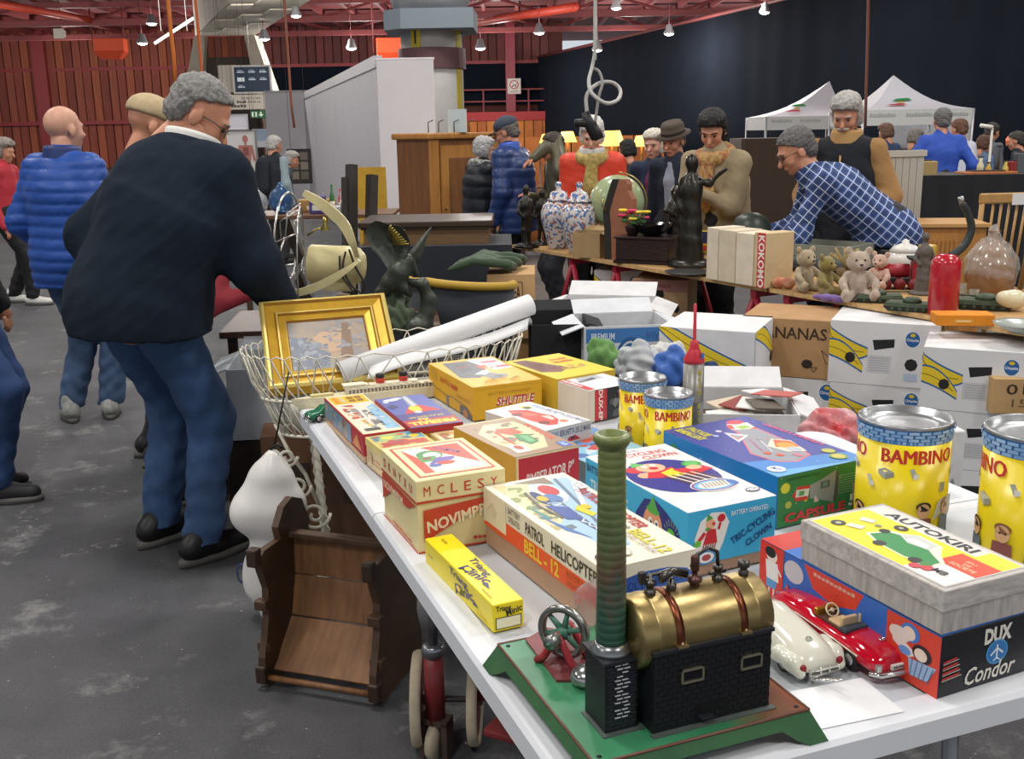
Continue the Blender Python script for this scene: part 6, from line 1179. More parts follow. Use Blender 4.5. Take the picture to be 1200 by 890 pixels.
def scooter():
 w1=P(493,868,z=0);t=thing('toy_scooter','old red metal toy scooter with cream tyred disc wheels under the table','scooter',(w1.x,w1.y,0),math.radians(-20));RDM=mat('#7a2a2c',.4,noise=.25,nscale=12);TY=mat('#b9ab92',.7,noise=.15,nscale=20)
 def disc(x,y,R,rz,nm):
  M=TR((x,y,R),0,PI/2,rz);m_=MB();m_.lathe([(.01,-.012),(R*.85,-.008),(R*.88,0),(R*.85,.008),(.01,.012)],30,M=M);w=m_.build(nm,RDM,t);m_=MB();m_.loft([[((R+dr)*math.cos(2*PI*j/36),(R+dr)*math.sin(2*PI*j/36),dz)for j in range(36)]for dr,dz in((-.02,-.012),(-.004,-.014),(0,-.006),(0,.006),(-.004,.014),(-.02,.012),(-.02,-.012))],M=M,cap=False);m_.build('tyre',TY,w);m_=MB();m_.lathe([(.016,-.02),(.016,.02)],12,M=M);m_.build('hub',mat('#8a8a88',.3,.8),w)
 disc(0,0,.125,.35,'wheel');disc(.14,.05,.12,.30,'wheel')
 m_=MB();m_.tube([(0,0,.125),(.14,.05,.12)],.009,8);m_.build('axle',mat('#777777',.4,.7),t)
 m_=MB();m_.tube([(.07,-.05,.10),(.07,-.05,.30)],.026,14);m_.build('head_tube',RDM,t);m_=MB();m_.lathe([(.03,.29),(.03,.315),(.024,.32)],14,c=(.07,-.05,0));m_.build('collar',mat('#8f9296',.3,.85),t);m_=MB();m_.tube([(.07,-.05,.31),(.075,-.05,.41)],.012,10);m_.build('stem',mat('#4a4a4c',.4,.6),t)
 m_=MB();m_.box(.03,.045,-.075,-.03,.0,.11);m_.box(.095,.11,-.075,-.03,.0,.11);m_.box(.03,.11,-.075,-.03,.10,.115);m_.build('fork',mat('#5a4a44',.45,.4),t)
 m_=MB();m_.lathe([(.001,-.012),(.05,-.01),(.05,.01),(.001,.012)],20,M=TR((.07,-.055,.05),0,PI/2));m_.build('front_roller',TY,t)
 m_=MB();m_.tube(smooth_path([Vector(p)for p in((.16,.03,.16),(.24,.0,.20),(.36,-.04,.22),(.48,-.08,.22))],4),[.03]*13,12);m_.build('frame_beam',RDM,t);m_=MB();m_.box(.30,.75,-.18,-.02,.20,.22,bev=.006,M=rotz(-.15));m_.build('foot_board',RDM,t)
 disc(.72,-.2,.11,.3,'wheel')
 m_=MB();m_.tube([(.20,.04,.28),(.19,.03,.20)],.008,8);m_.build('brake_rod',mat('#a9a9a9',.3,.8),t)
scooter()
for k,(px,py,W,D,H,col,lab)in enumerate(((352,585,.42,.35,.42,'#6f4f38','tall brown carton behind the torso form and planter legs'),(432,600,.36,.4,.36,'#5a4030','shadowed brown carton under the far end of the table'),(290,560,.18,.3,.52,'#4a4038','narrow dark box standing left of the planter'))):
 p=P(px,py+60,z=0);carton('cardboard_box',lab,p.x+.02,p.y+.35,0,(.15,-.1,.1)[k],W,D,H,col,{'front':lambda a:(a.oval(.75,.4,.06,.05,'#1c1612'),a.rect(.2,.5,.45,.72,'#3a2a20'))}if k<2 else None)
def bell():
 p=P(276,583,z=0);t=thing('brass_bell','dull brass bell-shaped horn standing on the floor by the dark shoes','bell',(p.x+.05,p.y,0));BR=mat('#857a58',.35,.6,noise=.2,nscale=10);m_=MB();m_.lathe([(.085,0),(.082,.01),(.06,.05),(.045,.12),(.03,.2),(.012,.26),(.01,.26),(.028,.2),(.042,.12),(.056,.05),(.075,.01),(.085,0)],24,cap=False);m_.build('bell_mouth',BR,t);m_=MB();m_.tube([(0,0,.25),(.02,0,.34),(.05,.02,.40)],.010,8);m_.build('neck',BR,t)
bell()
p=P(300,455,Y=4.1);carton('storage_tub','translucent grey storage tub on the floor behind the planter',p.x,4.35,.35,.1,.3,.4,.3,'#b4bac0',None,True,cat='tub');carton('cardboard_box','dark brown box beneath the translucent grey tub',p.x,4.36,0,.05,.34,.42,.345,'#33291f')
#  banana boxes and trestle tables
CHQ='#1f5f9e'
def banana(a,x0,y0,x1,y1,flip=1,tip=True):
 n=12;top=[];bot=[]
 for i in range(n+1):
  f=i/n;x=x0+(x1-x0)*f;c=y0+(y1-y0)*f+flip*.22*(4*f*(1-f))*-1*.6;w=.13*(math.sin(PI*(f*.9+.05))**.6);top.append((x,c+w));bot.append((x,c-w))
 P1=[(x,y+.03)for x,y in top]+[(x,y-.03)for x,y in reversed(bot)];cl=lambda q:[(min(max(x,0),1),min(max(y,0),1))for x,y in q]
 a.poly(cl(P1),CHQ);a.poly(cl(top+list(reversed(bot))),'#e3c526');a.line(cl([((p[0]+q[0])/2,(p[1]+q[1])/2)for p,q in zip(top,bot)][1:-1]),.004,'#8a7a1a')
def logo(a,cx,cy,r):
 k=a.W/a.H;a.oval(cx,cy,r,r*k*1.15,'#e9edf0');a.oval(cx,cy,r*.92,r*k*1.06,CHQ);a.text('Chiquita',cx-r*.8,cy-r*.35*k,cx+r*.8,cy+r*.15*k,'#e9edf0',.02);a.oval(cx,cy+r*k*.6,r*.35,r*k*.25,'#d8c02c')
def white_front(a):
 a.rect(0,0,1,1,'#dcdcdd');banana(a,-.1,.95,.36,.52,1);banana(a,-.12,.55,.32,.25,-1);a.poly([(.42,.56),(.60,.62),(.60,.75),(.40,.72)],'#1a1a1c');a.oval(.20,.42,.05,.09,'#1a1a1c',8);a.oval(.76,.36,.06,.10,'#1a1a1c',8);logo(a,.76,.76,.07);a.rect(.36,.2,.58,.48,'#c9c9cb')
 for i in range(6):a.rect(.38,.23+i*.04,.56,.245+i*.04,'#a9abb0')
 a.rect(.70,.1,.82,.22,'#b4c2d6')
def white_side(a):
 a.rect(0,0,1,1,'#d6d6d8');banana(a,.0,.95,1.05,.35,-1);a.oval(.86,.36,.08,.10,'#1a1a1c',8);a.rect(.05,.1,.6,.24,'#cfc53a');a.text('QUALITY GROWN CLASS EXTRA',.08,.13,.57,.21,'#3a3a20',.01)
def tan_front(a):
 a.text('BANANAS',.14,.66,.76,.86,'#3a2a1e',.015);a.oval(.14,.36,.06,.08,'#2a1e16',8);a.oval(.60,.25,.05,.08,'#2a1e16',8)
 for q in(-.02,.70):a.line([(q+.02,.5),(q+.06,.3),(q+.14,.2),(q+.24,.26),(q+.2,.36),(q+.12,.34),(q+.02,.5)],.003,'#4a3626')
 a.line([(.66,.12),(.69,.2),(.63,.2),(.66,.12)],.003,'#4a3626')
def tan_smile(a):
 a.rect(0,.72,1,1,'#b07f78');a.text('Premium Bananas',.1,.82,.7,.93,'#7a3f3a',.01);a.poly([(.38,.76),(.56,.76),(.58,.62),(.48,.52),(.38,.64)],'#1a1412');a.oval(.14,.40,.055,.09,'#1a1412');a.oval(.80,.34,.055,.09,'#1a1412');a.line([(.46,.44),(.56,.2)],.004,'#6a4a34')
def premium(a):
 a.rect(0,0,1,1,'#d3d6da');a.rect(.02,.70,1,.96,'#3f78b8');a.text('PREMIUM',.08,.76,.34,.88,'#dfe8f0',.01);a.text('BANANAS',.70,.77,.96,.89,'#2a5690',.01);a.oval(.52,.44,.16,.36,CHQ);a.oval(.52,.44,.13,.29,'#d3d6da');a.oval(.52,.44,.11,.25,CHQ)
 for x in(.12,.22,.3,.68,.82,.9):a.oval(x,.42,.045,.12,'#4f5a48');a.oval(x-.01,.3,.04,.10,'#c9b43a')
def bbox(lab,px,py,z,rz,kind,W=.50,D=.40,H=.24,Y=None,open_=False):
 """banana box whose near lower corner pixel is px,py at height z"""
 p=P(px,py,z=z)if Y is None else P(px,py,Y=Y)
 col={'white':'#d9d9da','tan':'#b08a60','smile':'#c2a27a','premium':'#d3d6da','black':'#1c1d20','plainw':'#d5d5d6'}[kind]
 pr={'white':{'front':white_front,'right':white_side},'tan':{'front':tan_front,'right':lambda a:a.rect(.0,0,.14,1,'#2a2420')},'smile':{'front':tan_smile},'premium':{'front':premium,'right':white_side},'black':None,'plainw':{'front':lambda a:(logo(a,.3,.6,.06),a.oval(.8,.5,.06,.14,'#8a8f96'))}}[kind]
 ca,sa=math.cos(rz),math.sin(rz);cx,cy=p.x+ca*-W/2*-1-sa*D/2,p.y+sa*W/2+ca*D/2
 return carton('banana_box',lab,cx,cy,z,rz,W,D,H,col,pr,open_,'fruit cartons around the trestle tables')
TRA=math.atan2(-3.62,2.05);bl=Vector((math.cos(TRA),math.sin(TRA),0));bw=Vector((-bl.y,bl.x,0))
B0=P(600,287,z=.78);ZB=.78
def trestle_table(o,L,lab,ends):
 t=thing('trestle_table',lab,'table',(o.x,o.y,0),TRA,group='chipboard trestle tables')
 PW=mat('#b08a58',.65,noise=.2,nscale=10,stretch=(1,6,1));ED=mat('#c9a673',.7,noise=.3,nscale=40)
 m_=MB();m_.box(0,L,0,.72,ZB-.022,ZB);m_.build('board',PW,t);m_=MB();m_.box(0,L,-.001,.003,ZB-.021,ZB-.001);m_.build('raw_edge',ED,t)
 R=mat('#a3283a',.4)
 for x in ends:
  m_=MB();m_.box(x-.02,x+.02,.02,.70,ZB-.065,ZB-.023);m_.build('trestle_bar',R,t)
  for y in(.04,.68):
   for s in(-1,1):m_=MB();m_.tube([(x,y,ZB-.05),(x+s*.30,y+(-.04 if y<.3 else.04),0)],.017,8);m_.build('trestle_leg',R,t)
 return t
LT1=(P(893,338,z=ZB)-B0).length
trestle_table(B0,LT1,'chipboard trestle table carrying vases, globe and bronze figures',(.75,1.25,LT1-.12));O2=B0+bl*(LT1+.02)
trestle_table(O2,2.5,'chipboard trestle table carrying teddy bears, tanks and red bottle',(.10,1.9))
def on(px,py):return P(px,py,z=ZB)
def stack(px,py,rz,kinds,labs,W=.5,D=.4,zt=.43,th=.265,up=False):
 """px,py = near lower corner of the topmost box, whose bottom stands at .24*(n-1)"""
 n=len(kinds);lh=zt/(n-1);p=P(px,py,z=zt+(th if up else 0))
 for i,(k,l)in enumerate(zip(kinds,labs)):
  z=lh*i;hh=th if i==n-1 else lh-.002;ca,sa=math.cos(rz),math.sin(rz);cx,cy=p.x-ca*W/2-sa*D/2,p.y-sa*W/2+ca*D/2
  col={'white':'#d9d9da','tan':'#b08a60','smile':'#c2a27a','premium':'#d3d6da','black':'#1c1d20','plainw':'#d5d5d6','ban':'#d9d9da'}[k]
  pr={'ban':{'front':lambda a:(banana(a,-.1,1.15,1.05,.3,1),banana(a,-.25,.9,.5,.1,1),a.oval(.25,.5,.05,.09,'#1a1a1c',8),a.oval(.62,.32,.04,.08,'#1a1a1c',8),logo(a,.85,.22,.12),a.rect(.02,.12,.22,.2,'#cfc53a')),'right':white_side},'white':{'front':white_front,'right':white_side},'tan':{'front':tan_front,'right':lambda a:a.rect(.0,0,.22,1,'#2a2420')},'smile':{'front':tan_smile},'premium':{'front':premium,'right':white_side},'black':None,'plainw':{'front':lambda a:(logo(a,.3,.6,.06),a.oval(.8,.5,.06,.14,'#8a8f96'))}}[k]
  top=l.startswith('open')
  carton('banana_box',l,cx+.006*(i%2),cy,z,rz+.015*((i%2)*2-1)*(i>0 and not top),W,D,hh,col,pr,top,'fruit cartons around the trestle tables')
stack(1098,457,-.42,('white','white','white'),('white banana carton at the floor, bottom of the stack left of the tins','white banana carton in the middle of the stack above the tall tin','white banana carton with black hand holes, top under the trestle board'),.45,.40,zt=.475,th=.277)
stack(1000,448,-.42,('tan','white','tan'),('brown carton lowest in the stack behind the red trestle leg','white banana carton under the brown lettered carton','brown carton with black fruit lettering behind the red trestle leg'),.5,.4,zt=.475,th=.268)
stack(884,462,-.42,('tan','tan','ban'),('brown carton lowest behind the rocket','brown carton second from floor behind the rocket','white carton with a big printed banana right of the rocket'),.42,.4,zt=.475,th=.268)
stack(806,380,-.30,('smile','smile','smile'),('tan carton lowest under the bronze figures','tan carton second from floor under the bronze figures','tan carton with a hole face under the bronze figures'),.34,.4)
stack(757,366,-.3,('white','white','white'),('white carton lowest under the globe','white carton second from floor under the globe','white carton with printed bananas right under the globe'),.34,.36)
stack(1215,490,-.42,('white','white','white'),('white carton lowest at the right photo edge','white carton second from floor at the right photo edge','white banana carton topmost at the right photo edge'),.42,.4,zt=.475,th=.25)
stack(789,380,.10,('plainw','plainw','premium'),('white carton lowest under the premium carton','white carton second from floor under the premium carton','open white and blue premium banana carton behind the plastic bag'),.42,.36,up=True)
stack(690,380,.02,('black','black','black'),('black box lowest right of the planter','black box second from floor right of the planter','open black box right of the paper roll'),.27,.4,up=True)
stack(760,362,-.25,('white','white','white'),('white carton lowest behind the black box','white carton second from floor behind the black box','open white carton with dark inside behind the black box'),.5,.4,up=True)
stack(938,487,-.12,('plainw','plainw','plainw'),('pale carton lowest behind the capsule box','pale carton second from floor behind the capsule box','open pale carton of cards behind the capsule box'),.36,.38,zt=.43,th=.22,up=True)
stack(1133,505,.1,('plainw','plainw','plainw'),('white carton lowest behind the two big tins','white carton second from floor behind the two big tins','white carton between the two big tins'),.13,.2,zt=.5,th=.34,up=True)
c=P(1170,485,z=.5);carton('cardboard_box','small brown carton with stamped digits at the right photo edge',c.x+.12,c.y+.15,.49,-.1,.24,.26,.14,'#c09c6c',{'front':lambda a:(a.text('01',.2,.55,.5,.85,'#3a2c1e',.01),a.text('154',.3,.2,.7,.42,'#6a543a',0))})
p=P(880,480,z=.65)
for k in range(7):
 m_=MB();m_.box(-.075,.075,-.05,.05,0,.004);o=tag(m_.build('picture_card',mat(('#e2e0da','#c9b8a0','#8a3a34','#dcd9d4','#5a5248','#e6e4e0','#b9605a')[k],.5)),('white blank','beige','dark red','pale grey','dark brown','plain white','faded pink')[k]+' card lying in the open pale carton','card','cards in the open pale carton');o.location=(p.x-.06+.03*k,p.y+.05+.04*((k*3)%4),.62+.008*k);o.rotation_euler=(.05,.03*(k-3),.4*k)
heap('plastic_bag','crumpled clear white plastic bag left of the small tins','bag',px_pts([(748,420,0),(738,428,.02),(760,428,.05),(750,436,0)],4.15),[(.07,.06,.07),(.06,.05,.04),(.06,.06,.05),(.08,.06,.05)],'#d5d8da',.3,seed=8,amp=.014,mats=mat('#d9dcde',.25,trans=.3,alpha=.85,ior=1.1))
heap('blue_bag','blue and white shopping bag behind the rocket','bag',px_pts([(790,430,0),(778,436,.0),(800,440,.05)],4.1),[(.07,.06,.08),(.06,.06,.05),(.05,.06,.06)],'#2f5fae',.5,seed=9)
heap('striped_cloth','green striped cloth bundle before the premium carton','cloth',px_pts([(703,414,0),(715,420,0),(726,426,.02)],4.3),[(.05,.05,.05),(.06,.05,.04),(.05,.05,.04)],'#5f8a4a',seed=11)
heap('white_cloth','white and black striped cloth bundle left of the rocket nose','cloth',px_pts([(770,414,.1),(782,418,.1),(790,414,.1)],4.25),[(.05,.05,.045),(.05,.05,.05),(.04,.05,.05)],'#c4c4c2',seed=12)
heap('dark_blue_tarp','dark blue tarpaulin heap right of the rocket','tarp',px_pts([(835,440,0),(850,452,0),(862,462,.0),(830,465,0)],4.4),[(.07,.08,.09),(.08,.08,.07),(.07,.08,.06),(.09,.08,.06)],'#1f3a66',seed=13)
heap('red_bag','red and white plastic bag behind the capsule box','bag',px_pts([(960,505,.05),(985,500,.05),(1002,512,0),(972,520,0)],2.95),[(.05,.06,.045),(.055,.06,.05),(.045,.05,.05),(.07,.06,.05)],'#c2303c',.35,seed=14,mats=mat('#b3202e',.35,noise=.5,nscale=7,color2='#d9c4c4'))
for lab,px,Yp,hz in(('pale carton lowest under the red bag',985,3.0,0),('pale carton topmost under the red bag',985,3.0,.242)):
 p=P(px,520,Y=Yp);carton('banana_box',lab,p.x,Yp+.1,hz,.2,.36,.34,.24,'#cfcfd0',None,False,'fruit cartons around the trestle tables')
for lab,px,py,Yp,n in(('grey crate on the floor under the bags, left of the rocket',760,440,4.2,0),):
 p=P(px,py,Y=Yp);zz=p.z;carton('storage_crate',lab,p.x,Yp+.02,0,0,.52,.34,max(.2,zz-.02),'#6d737a',None,False,None,'crate')
 #  people
SKIN=mat('#c58a6e',.5,noise=.08,nscale=25);PALE=mat('#cf9c84',.5,noise=.08,nscale=25)
def V3(*a):return np.array(a,float)
def ik2(a,b,l1,l2,hint):
 d=b-a;L=np.linalg.norm(d);Lm=min(L,(l1+l2)*.995);d=d/max(L,1e-6);x=(l1*l1-l2*l2+Lm*Lm)/(2*Lm);h=math.sqrt(max(l1*l1-x*x,1e-6));n=hint-d*(hint@d);n=n/max(np.linalg.norm(n),1e-6)
 return a+d*x+n*h,a+d*Lm
def hand_geo(s,w,d,up,curl=.6):
 """palm and five fingers from the wrist w along d"""
 mb=MB();d=d/np.linalg.norm(d);side=np.cross(d,up);side/=max(np.linalg.norm(side),1e-6);up=np.cross(side,d)
 mb.tube([w-d*.03,w+d*.03*s,w+d*.085*s],[.022*s,.030*s,.033*s],8,flat=.5)
 for i,(o,L)in enumerate(((-.027,.07),(-.009,.08),(.009,.076),(.026,.06))):
  a=w+d*.085*s+side*o*s;b=a+d*L*.5*s-up*.012*curl;c=b+d*L*.35*s*(1-.5*curl)-up*L*.45*curl*s;mb.tube([a-d*.01,a,b,c],[.009*s,.009*s,.0085*s,.006*s],6)
 a=w+d*.035*s-side*.03*s;b=a+d*.035*s-side*.022*s-up*.012;mb.tube([w+d*.02,a,b,b+d*.025*s-up*.012],[.012*s,.011*s,.010*s,.007*s],6)
 return mb
def person(lab,xy,rz,H=1.72,lean=5,hy=0,hp=15,hands=(None,None),feet=((-.10,0,0),(.10,0,0)),skin=SKIN,top=None,quilt=0,hem=.80,bulk=1.,belly=0,bottom=None,shoe=None,hair=None,hairc='#8a8886',extra=None,vox=.013,collar=None,sleeve=None,roll=0,face=True,tname='jacket',sway=0):
 s=H/1.76;t=thing('person',lab,'person',(xy[0],xy[1],0),rz)
 ln=math.radians(lean);d=V3(math.sin(math.radians(roll)),math.sin(ln),math.cos(ln));d/=np.linalg.norm(d);fr=V3(0,math.cos(ln),-math.sin(ln));p0=V3(sway,-.25*math.sin(ln)*s*.6,.93*s);ch=p0+d*.30*s;nk=p0+d*.54*s+fr*.02
 sh=[nk+V3(k*.178*s,0,0)-d*.07*s for k in(-1,1)]
 hc=nk+(d*.4+V3(0,.15*math.sin(ln),.8))/np.linalg.norm(d*.4+V3(0,.15*math.sin(ln),.8))*.138*s+V3(0,.03*s,0)
 Rh=(Matrix.Rotation(math.radians(hy),3,'Z')@Matrix.Rotation(-math.radians(hp),3,'X'));R=np.array(Rh)
 arms=[]
 for k,hn in zip((0,1),hands):
  sg=-1 if k==0 else 1
  tgt=sh[k]+V3(sg*.07*s,.06*s,-.55*s)if hn is None else V3(*hn)*s
  el,wr=ik2(sh[k],tgt,.31*s,.27*s,V3(sg*.5,-.8,-.3));arms.append((sh[k],el,wr))
 legs=[]
 for k,(fx,fy,fa)in zip((0,1),feet):
  hp_=p0+V3((-1 if k==0 else 1)*.095*s,0,-.03*s);an=V3(fx*s,fy*s,.085*s);kn,an2=ik2(hp_,an,.44*s,.43*s,V3(.15*math.sin(fa),.9,.1));legs.append((hp_,kn,an,fa))
 b=SDF(.05*s);b.chain([p0-d*.05,ch,nk-d*.08*s],[.105*s,.11*s,.10*s],flat=(fr,.75));b.cap(nk-d*.06*s,hc-V3(0,.03,.05)*s,.055*s,.055*s)
 for a,e,w in arms:b.chain([a,e,w],[.045*s,.038*s,.028*s])
 for h_,k_,a_,_ in legs:b.chain([h_,k_,a_],[.065*s,.05*s,.036*s])
 Vb,Qb=b.mesh(.022)
 hd=SDF(.018*s);e=hd.ell;S_=s*1.02
 def E(c,r,k=None,sub=False):hd.ell(tuple(x*S_ for x in c),tuple(x*S_ for x in r),None,k,sub)
 E((0,-.015,.03),(.076,.096,.088));E((0,.035,-.01),(.063,.058,.06));E((0,.03,-.055),(.056,.060,.060));E((0,.066,-.094),(.024,.02,.02));E((0,.078,.024),(.048,.018,.012));hd.cap(V3(0,.088,.005)*S_,V3(0,.112,-.030)*S_,.008*S_,.014*S_,.012);E((0,.089,-.062),(.024,.010,.009),.008)
 for sg in(-1,1):E((sg*.079,-.008,-.012),(.011,.021,.033),.008);E((sg*.032,.102,.004),(.017,.014,.011),.012,True);E((sg*.04,.06,-.03),(.022,.025,.022))
 hd.cap(V3(0,-.02,-.05)*S_,V3(0,-.035,-.15)*S_,.050*S_,.052*S_)
 Vh,Qh=hd.mesh(.0065 if face else.009);Vh=Vh@R.T+hc
 VV=[Vb,Vh];QQ=[Qb,Qh+len(Vb)];off=len(Vb)+len(Vh);body=np_mesh('body',np.concatenate(VV),np.concatenate(QQ),skin,t)
 for(a,el,w)in arms:
  g=hand_geo(s,w-(w-el)/np.linalg.norm(w-el)*.01,w-el,V3(0,.5,1));bm=bmesh.new();bm.from_mesh(body.data);vs=[bm.verts.new(v)for v in g.v]
  for f in g.f:
   try:bm.faces.new([vs[i]for i in f]).smooth=True
   except ValueError:pass
  bm.to_mesh(body.data);bm.free()
 def hl(pts):return[tuple(R@(V3(*p)*S_)+hc)for p in pts]
 if face:
  for sg in(-1,1):
   m_=MB();m_.ell((0,0,0),.0085*S_,10);v=hl([(sg*.032,.084,.004)])[0];m_.v=[tuple(np.array(q)+v)for q in m_.v];m_.build('eye',mat('#3a2c26',.2),t);m_=MB();m_.tube(hl([(sg*.016,.094,.024),(sg*.034,.093,.030),(sg*.052,.080,.024)]),.004,5);m_.build('eyebrow',mat(hairc,.8),t)
  m_=MB();m_.tube(hl([(-.022,.091,-.063),(0,.099,-.0615),(.022,.091,-.063)]),[.002,.004,.002],6);m_.build('lips',mat('#a5605a',.5),t)
 if hair and hair!='bald':
  hs=SDF(.02);q=lambda c,r:hs.ell(tuple(x*S_ for x in c),tuple(x*S_ for x in r));q((0,-.02,.04),(.088,.108,.092));q((0,-.065,-.02),(.070,.052,.065))
  if hair in('bob','full'):q((-.05,-.03,-.02),(.045,.06,.075));q((.05,-.03,-.02),(.045,.06,.075));q((0,.03,.08),(.075,.06,.045))
  if hair=='full':q((0,.0,.085),(.085,.095,.055))
  cut={'short':.020,'bob':.045,'full':.04,'receding':-.015}[hair]
  Vx,Qx=hs.mesh(.007,clip=lambda x,y,z:np.maximum(y-S_*(cut+np.clip((z/S_-.045)*1.6,-.02,.09)),S_*(-.075 if hair!='bob' else-.095)-z));Nn=vnormals(Vx,Qx);Vx=Vx+Nn*(wob(Vx,.0035,120,3)+wob(Vx,.0025,260,5))[:,None];np_mesh('hair',Vx@R.T+hc,Qx,mat(hairc,.6,noise=.35,nscale=60,bump=.6,bscale=120),t)
 B=bulk*s;j=SDF(.045*s);hz=hem*s
 j.chain([V3(p0[0],p0[1]+.01,hz-.03),p0,p0+d*.18*s,ch+d*.04*s,nk-d*.10*s],[.185*B,.178*B,.168*B,.182*B,.115*s*min(bulk,1.2)],flat=(fr,.70));j.cap(sh[0],sh[1],.066*B,.066*B);j.cap(nk-d*.10*s,nk+d*.012*s,.09*s*min(bulk,1.2),.072*s)
 if belly:j.ell(p0+fr*.07*s+V3(0,0,.06*s),(.16*B,.12*B+belly*s,.17*B))
 al=SDF(.04*s)if sleeve else j
 for a,e_,w in arms:al.chain([a,e_,w],[.068*B,.058*B,.046*B])
 def post(V,Q):
  N=vnormals(V,Q);disp=wob(V,.011,9,1)+wob(V,.007,19,2)+wob(V,.002,45,6)
  if quilt:disp=disp*.5+.009*(np.abs(np.sin(V[:,2]*PI/quilt+.15*np.sin(V[:,0]*9)))**.6-.6)
  return V+N*disp[:,None]
 Vj,Qj=j.mesh(vox,post,clip=lambda x,y,z:np.where((np.abs(x-p0[0])<.235*B)|(z<.3),hz-z,-1));jk=np_mesh(tname,Vj,Qj,top,t)
 if sleeve:
  Va,Qa=al.mesh(vox,post);np_mesh('sleeves',Va,Qa,sleeve,t)
 if collar:
  m_=MB();an=[2*PI*i/16 for i in range(16)];ctr=nk-d*.02*s;m_.loft([[tuple(ctr+V3(1,0,0)*(r_*math.cos(a))*s+fr*(r_*math.sin(a))*s+d*z_*s)for a in an]for r_,z_ in((.105,-.01),(.098,.05),(.092,.07),(.075,.05))],cap=False);m_.build('collar',collar,t)
 tr=SDF(.04*s);tr.cap(p0+V3(-.06,0,.03)*s,p0+V3(.06,0,.03)*s,.135*s,.135*s,flat=((0,1,0),.9));tr.cap(p0,p0+d*.12*s,.13*s,.13*s)
 for h_,k_,a_,_ in legs:tr.chain([h_,k_,a_+V3(0,0,-.03)],[.105*s,.080*s,.068*s])
 Vt,Qt=tr.mesh(vox,lambda V,Q:V+vnormals(V,Q)*(wob(V,.004,16,4)+wob(V,.004,42,8)+.004*np.sin(V[:,2]*75+4*np.sin(V[:,0]*22))*np.clip(1.2-V[:,2]/(.45*s),.1,1))[:,None],clip=lambda x,y,z:.075*s-z);np_mesh('trousers',Vt,Qt,bottom or mat('#3c424c',.8),t)
 for h_,k_,a_,fa in legs:
  M=TR((a_[0],a_[1],0),0,0,fa,s);q=SDF(.03);q.chain([V3(0,-.055,.06),V3(0,.04,.05),V3(0,.16,.040)],[.042,.042,.036]);q.cap(V3(0,-.03,.07),V3(0,-.005,.12),.044,.048);Vs,Qs=q.mesh(.010,clip=lambda x,y,z:.022-z);Vs=np.array([tuple(M@Vector(v))for v in Vs]);so=np_mesh('shoe',Vs,Qs,shoe or mat('#1c1c1e',.5),t)
  m_=MB();m_.loft([[(.052*math.cos(2*PI*i/20)*(.85 if math.sin(2*PI*i/20)<0 else 1),.05+.155*math.sin(2*PI*i/20),z)for i in range(20)]for z in(0,.028)],M=M);m_.build('sole',mat('#55534f',.6),so)
 if extra:extra(t,hl,hc,R,S_,nk,d,fr,s,p0)
 return t
def glasses(c='#2a2a2e'):
 def f(t,hl,*a):
  m_=MB()
  for sg in(-1,1):m_.tube(hl([(sg*.034+.022*math.cos(2*PI*i/14),.104-.006*abs(math.cos(2*PI*i/14)),.002+.016*math.sin(2*PI*i/14))for i in range(14)]),.0022,5,loop=True);m_.tube(hl([(sg*.056,.098,.006),(sg*.076,.05,.008),(sg*.082,-.01,.0)]),.002,5)
  m_.tube(hl([(-.012,.105,.004),(.012,.105,.004)]),.002,5);m_.build('glasses',mat(c,.3),t)
 return f
def both(*fs):return lambda*a:[f(*a)for f in fs]
def cap_hat(c,brim=True):
 def f(t,hl,hc,R,S_,*a):
  q=SDF(.015);q.ell(V3(0,-.018,.055)*S_,(.092*S_,.112*S_,.082*S_));V,Q=q.mesh(.008,clip=lambda x,y,z:.035*S_-z+.0*x);o=np_mesh('cap',V@R.T+hc,Q,mat(c,.8,noise=.1,nscale=20),t)
  if brim:m_=MB();m_.loft([[tuple(R@(V3(.075*math.cos(a_)*k,.06+.10*k*max(0,math.sin(a_)),.042-.012*k+dz)*S_)+hc)for a_ in[PI*i/12 for i in range(13)]]for k,dz in((.8,.004),(1,.004),(1,-.002),(.8,-.002))],closed=False,cap=False);m_.build('cap_peak',mat(c,.8),o)
 return f
def brim_hat(c):
 def f(t,hl,hc,R,S_,*a):
  m_=MB();m_.lathe([(.135,.04),(.138,.046),(.095,.055),(.090,.12),(.075,.145),(.03,.14),(.001,.135)],28);M=Matrix.Translation(hc)@Matrix(R).to_4x4()@Matrix.Diagonal((S_,S_*1.12,S_,1))@Matrix.Translation((0,-.015,0));m_.v=[tuple(M@Vector(v))for v in m_.v];o=m_.build('hat',mat(c,.8),t)
  m_=MB();m_.lathe([(.0955,.056),(.0945,.078)],28,cap=False);m_.v=[tuple(M@Vector(v))for v in m_.v];m_.build('hat_band',mat('#2a221c',.7),o)
 return f
def scarf(c,c2,n=1):
 def f(t,hl,hc,R,S_,nk,d,fr,s,p0):
  q=SDF(.03);rr=.095
  for i in range(12):a=2*PI*i/12;b=2*PI*(i+1)/12;q.cap(nk+V3(rr*math.cos(a),0,0)*s+fr*rr*math.sin(a)*s-d*(.02+.02*math.sin(a))*s,nk+V3(rr*math.cos(b),0,0)*s+fr*rr*math.sin(b)*s-d*(.02+.02*math.sin(b))*s,.038*s)
  f0=nk+fr*.12*s-d*.06*s;q.chain([f0,f0-d*.16*s+fr*.03,f0-d*.30*s+V3(.03,0,0)],[.05*s,.055*s,.04*s],flat=(fr,.6));V,Q=q.mesh(.011);V=V+vnormals(V,Q)*wob(V,.008,45,2)[:,None];np_mesh('scarf',V,Q,mat(c,.85,noise=.5,nscale=40,color2=c2),t)
 return f
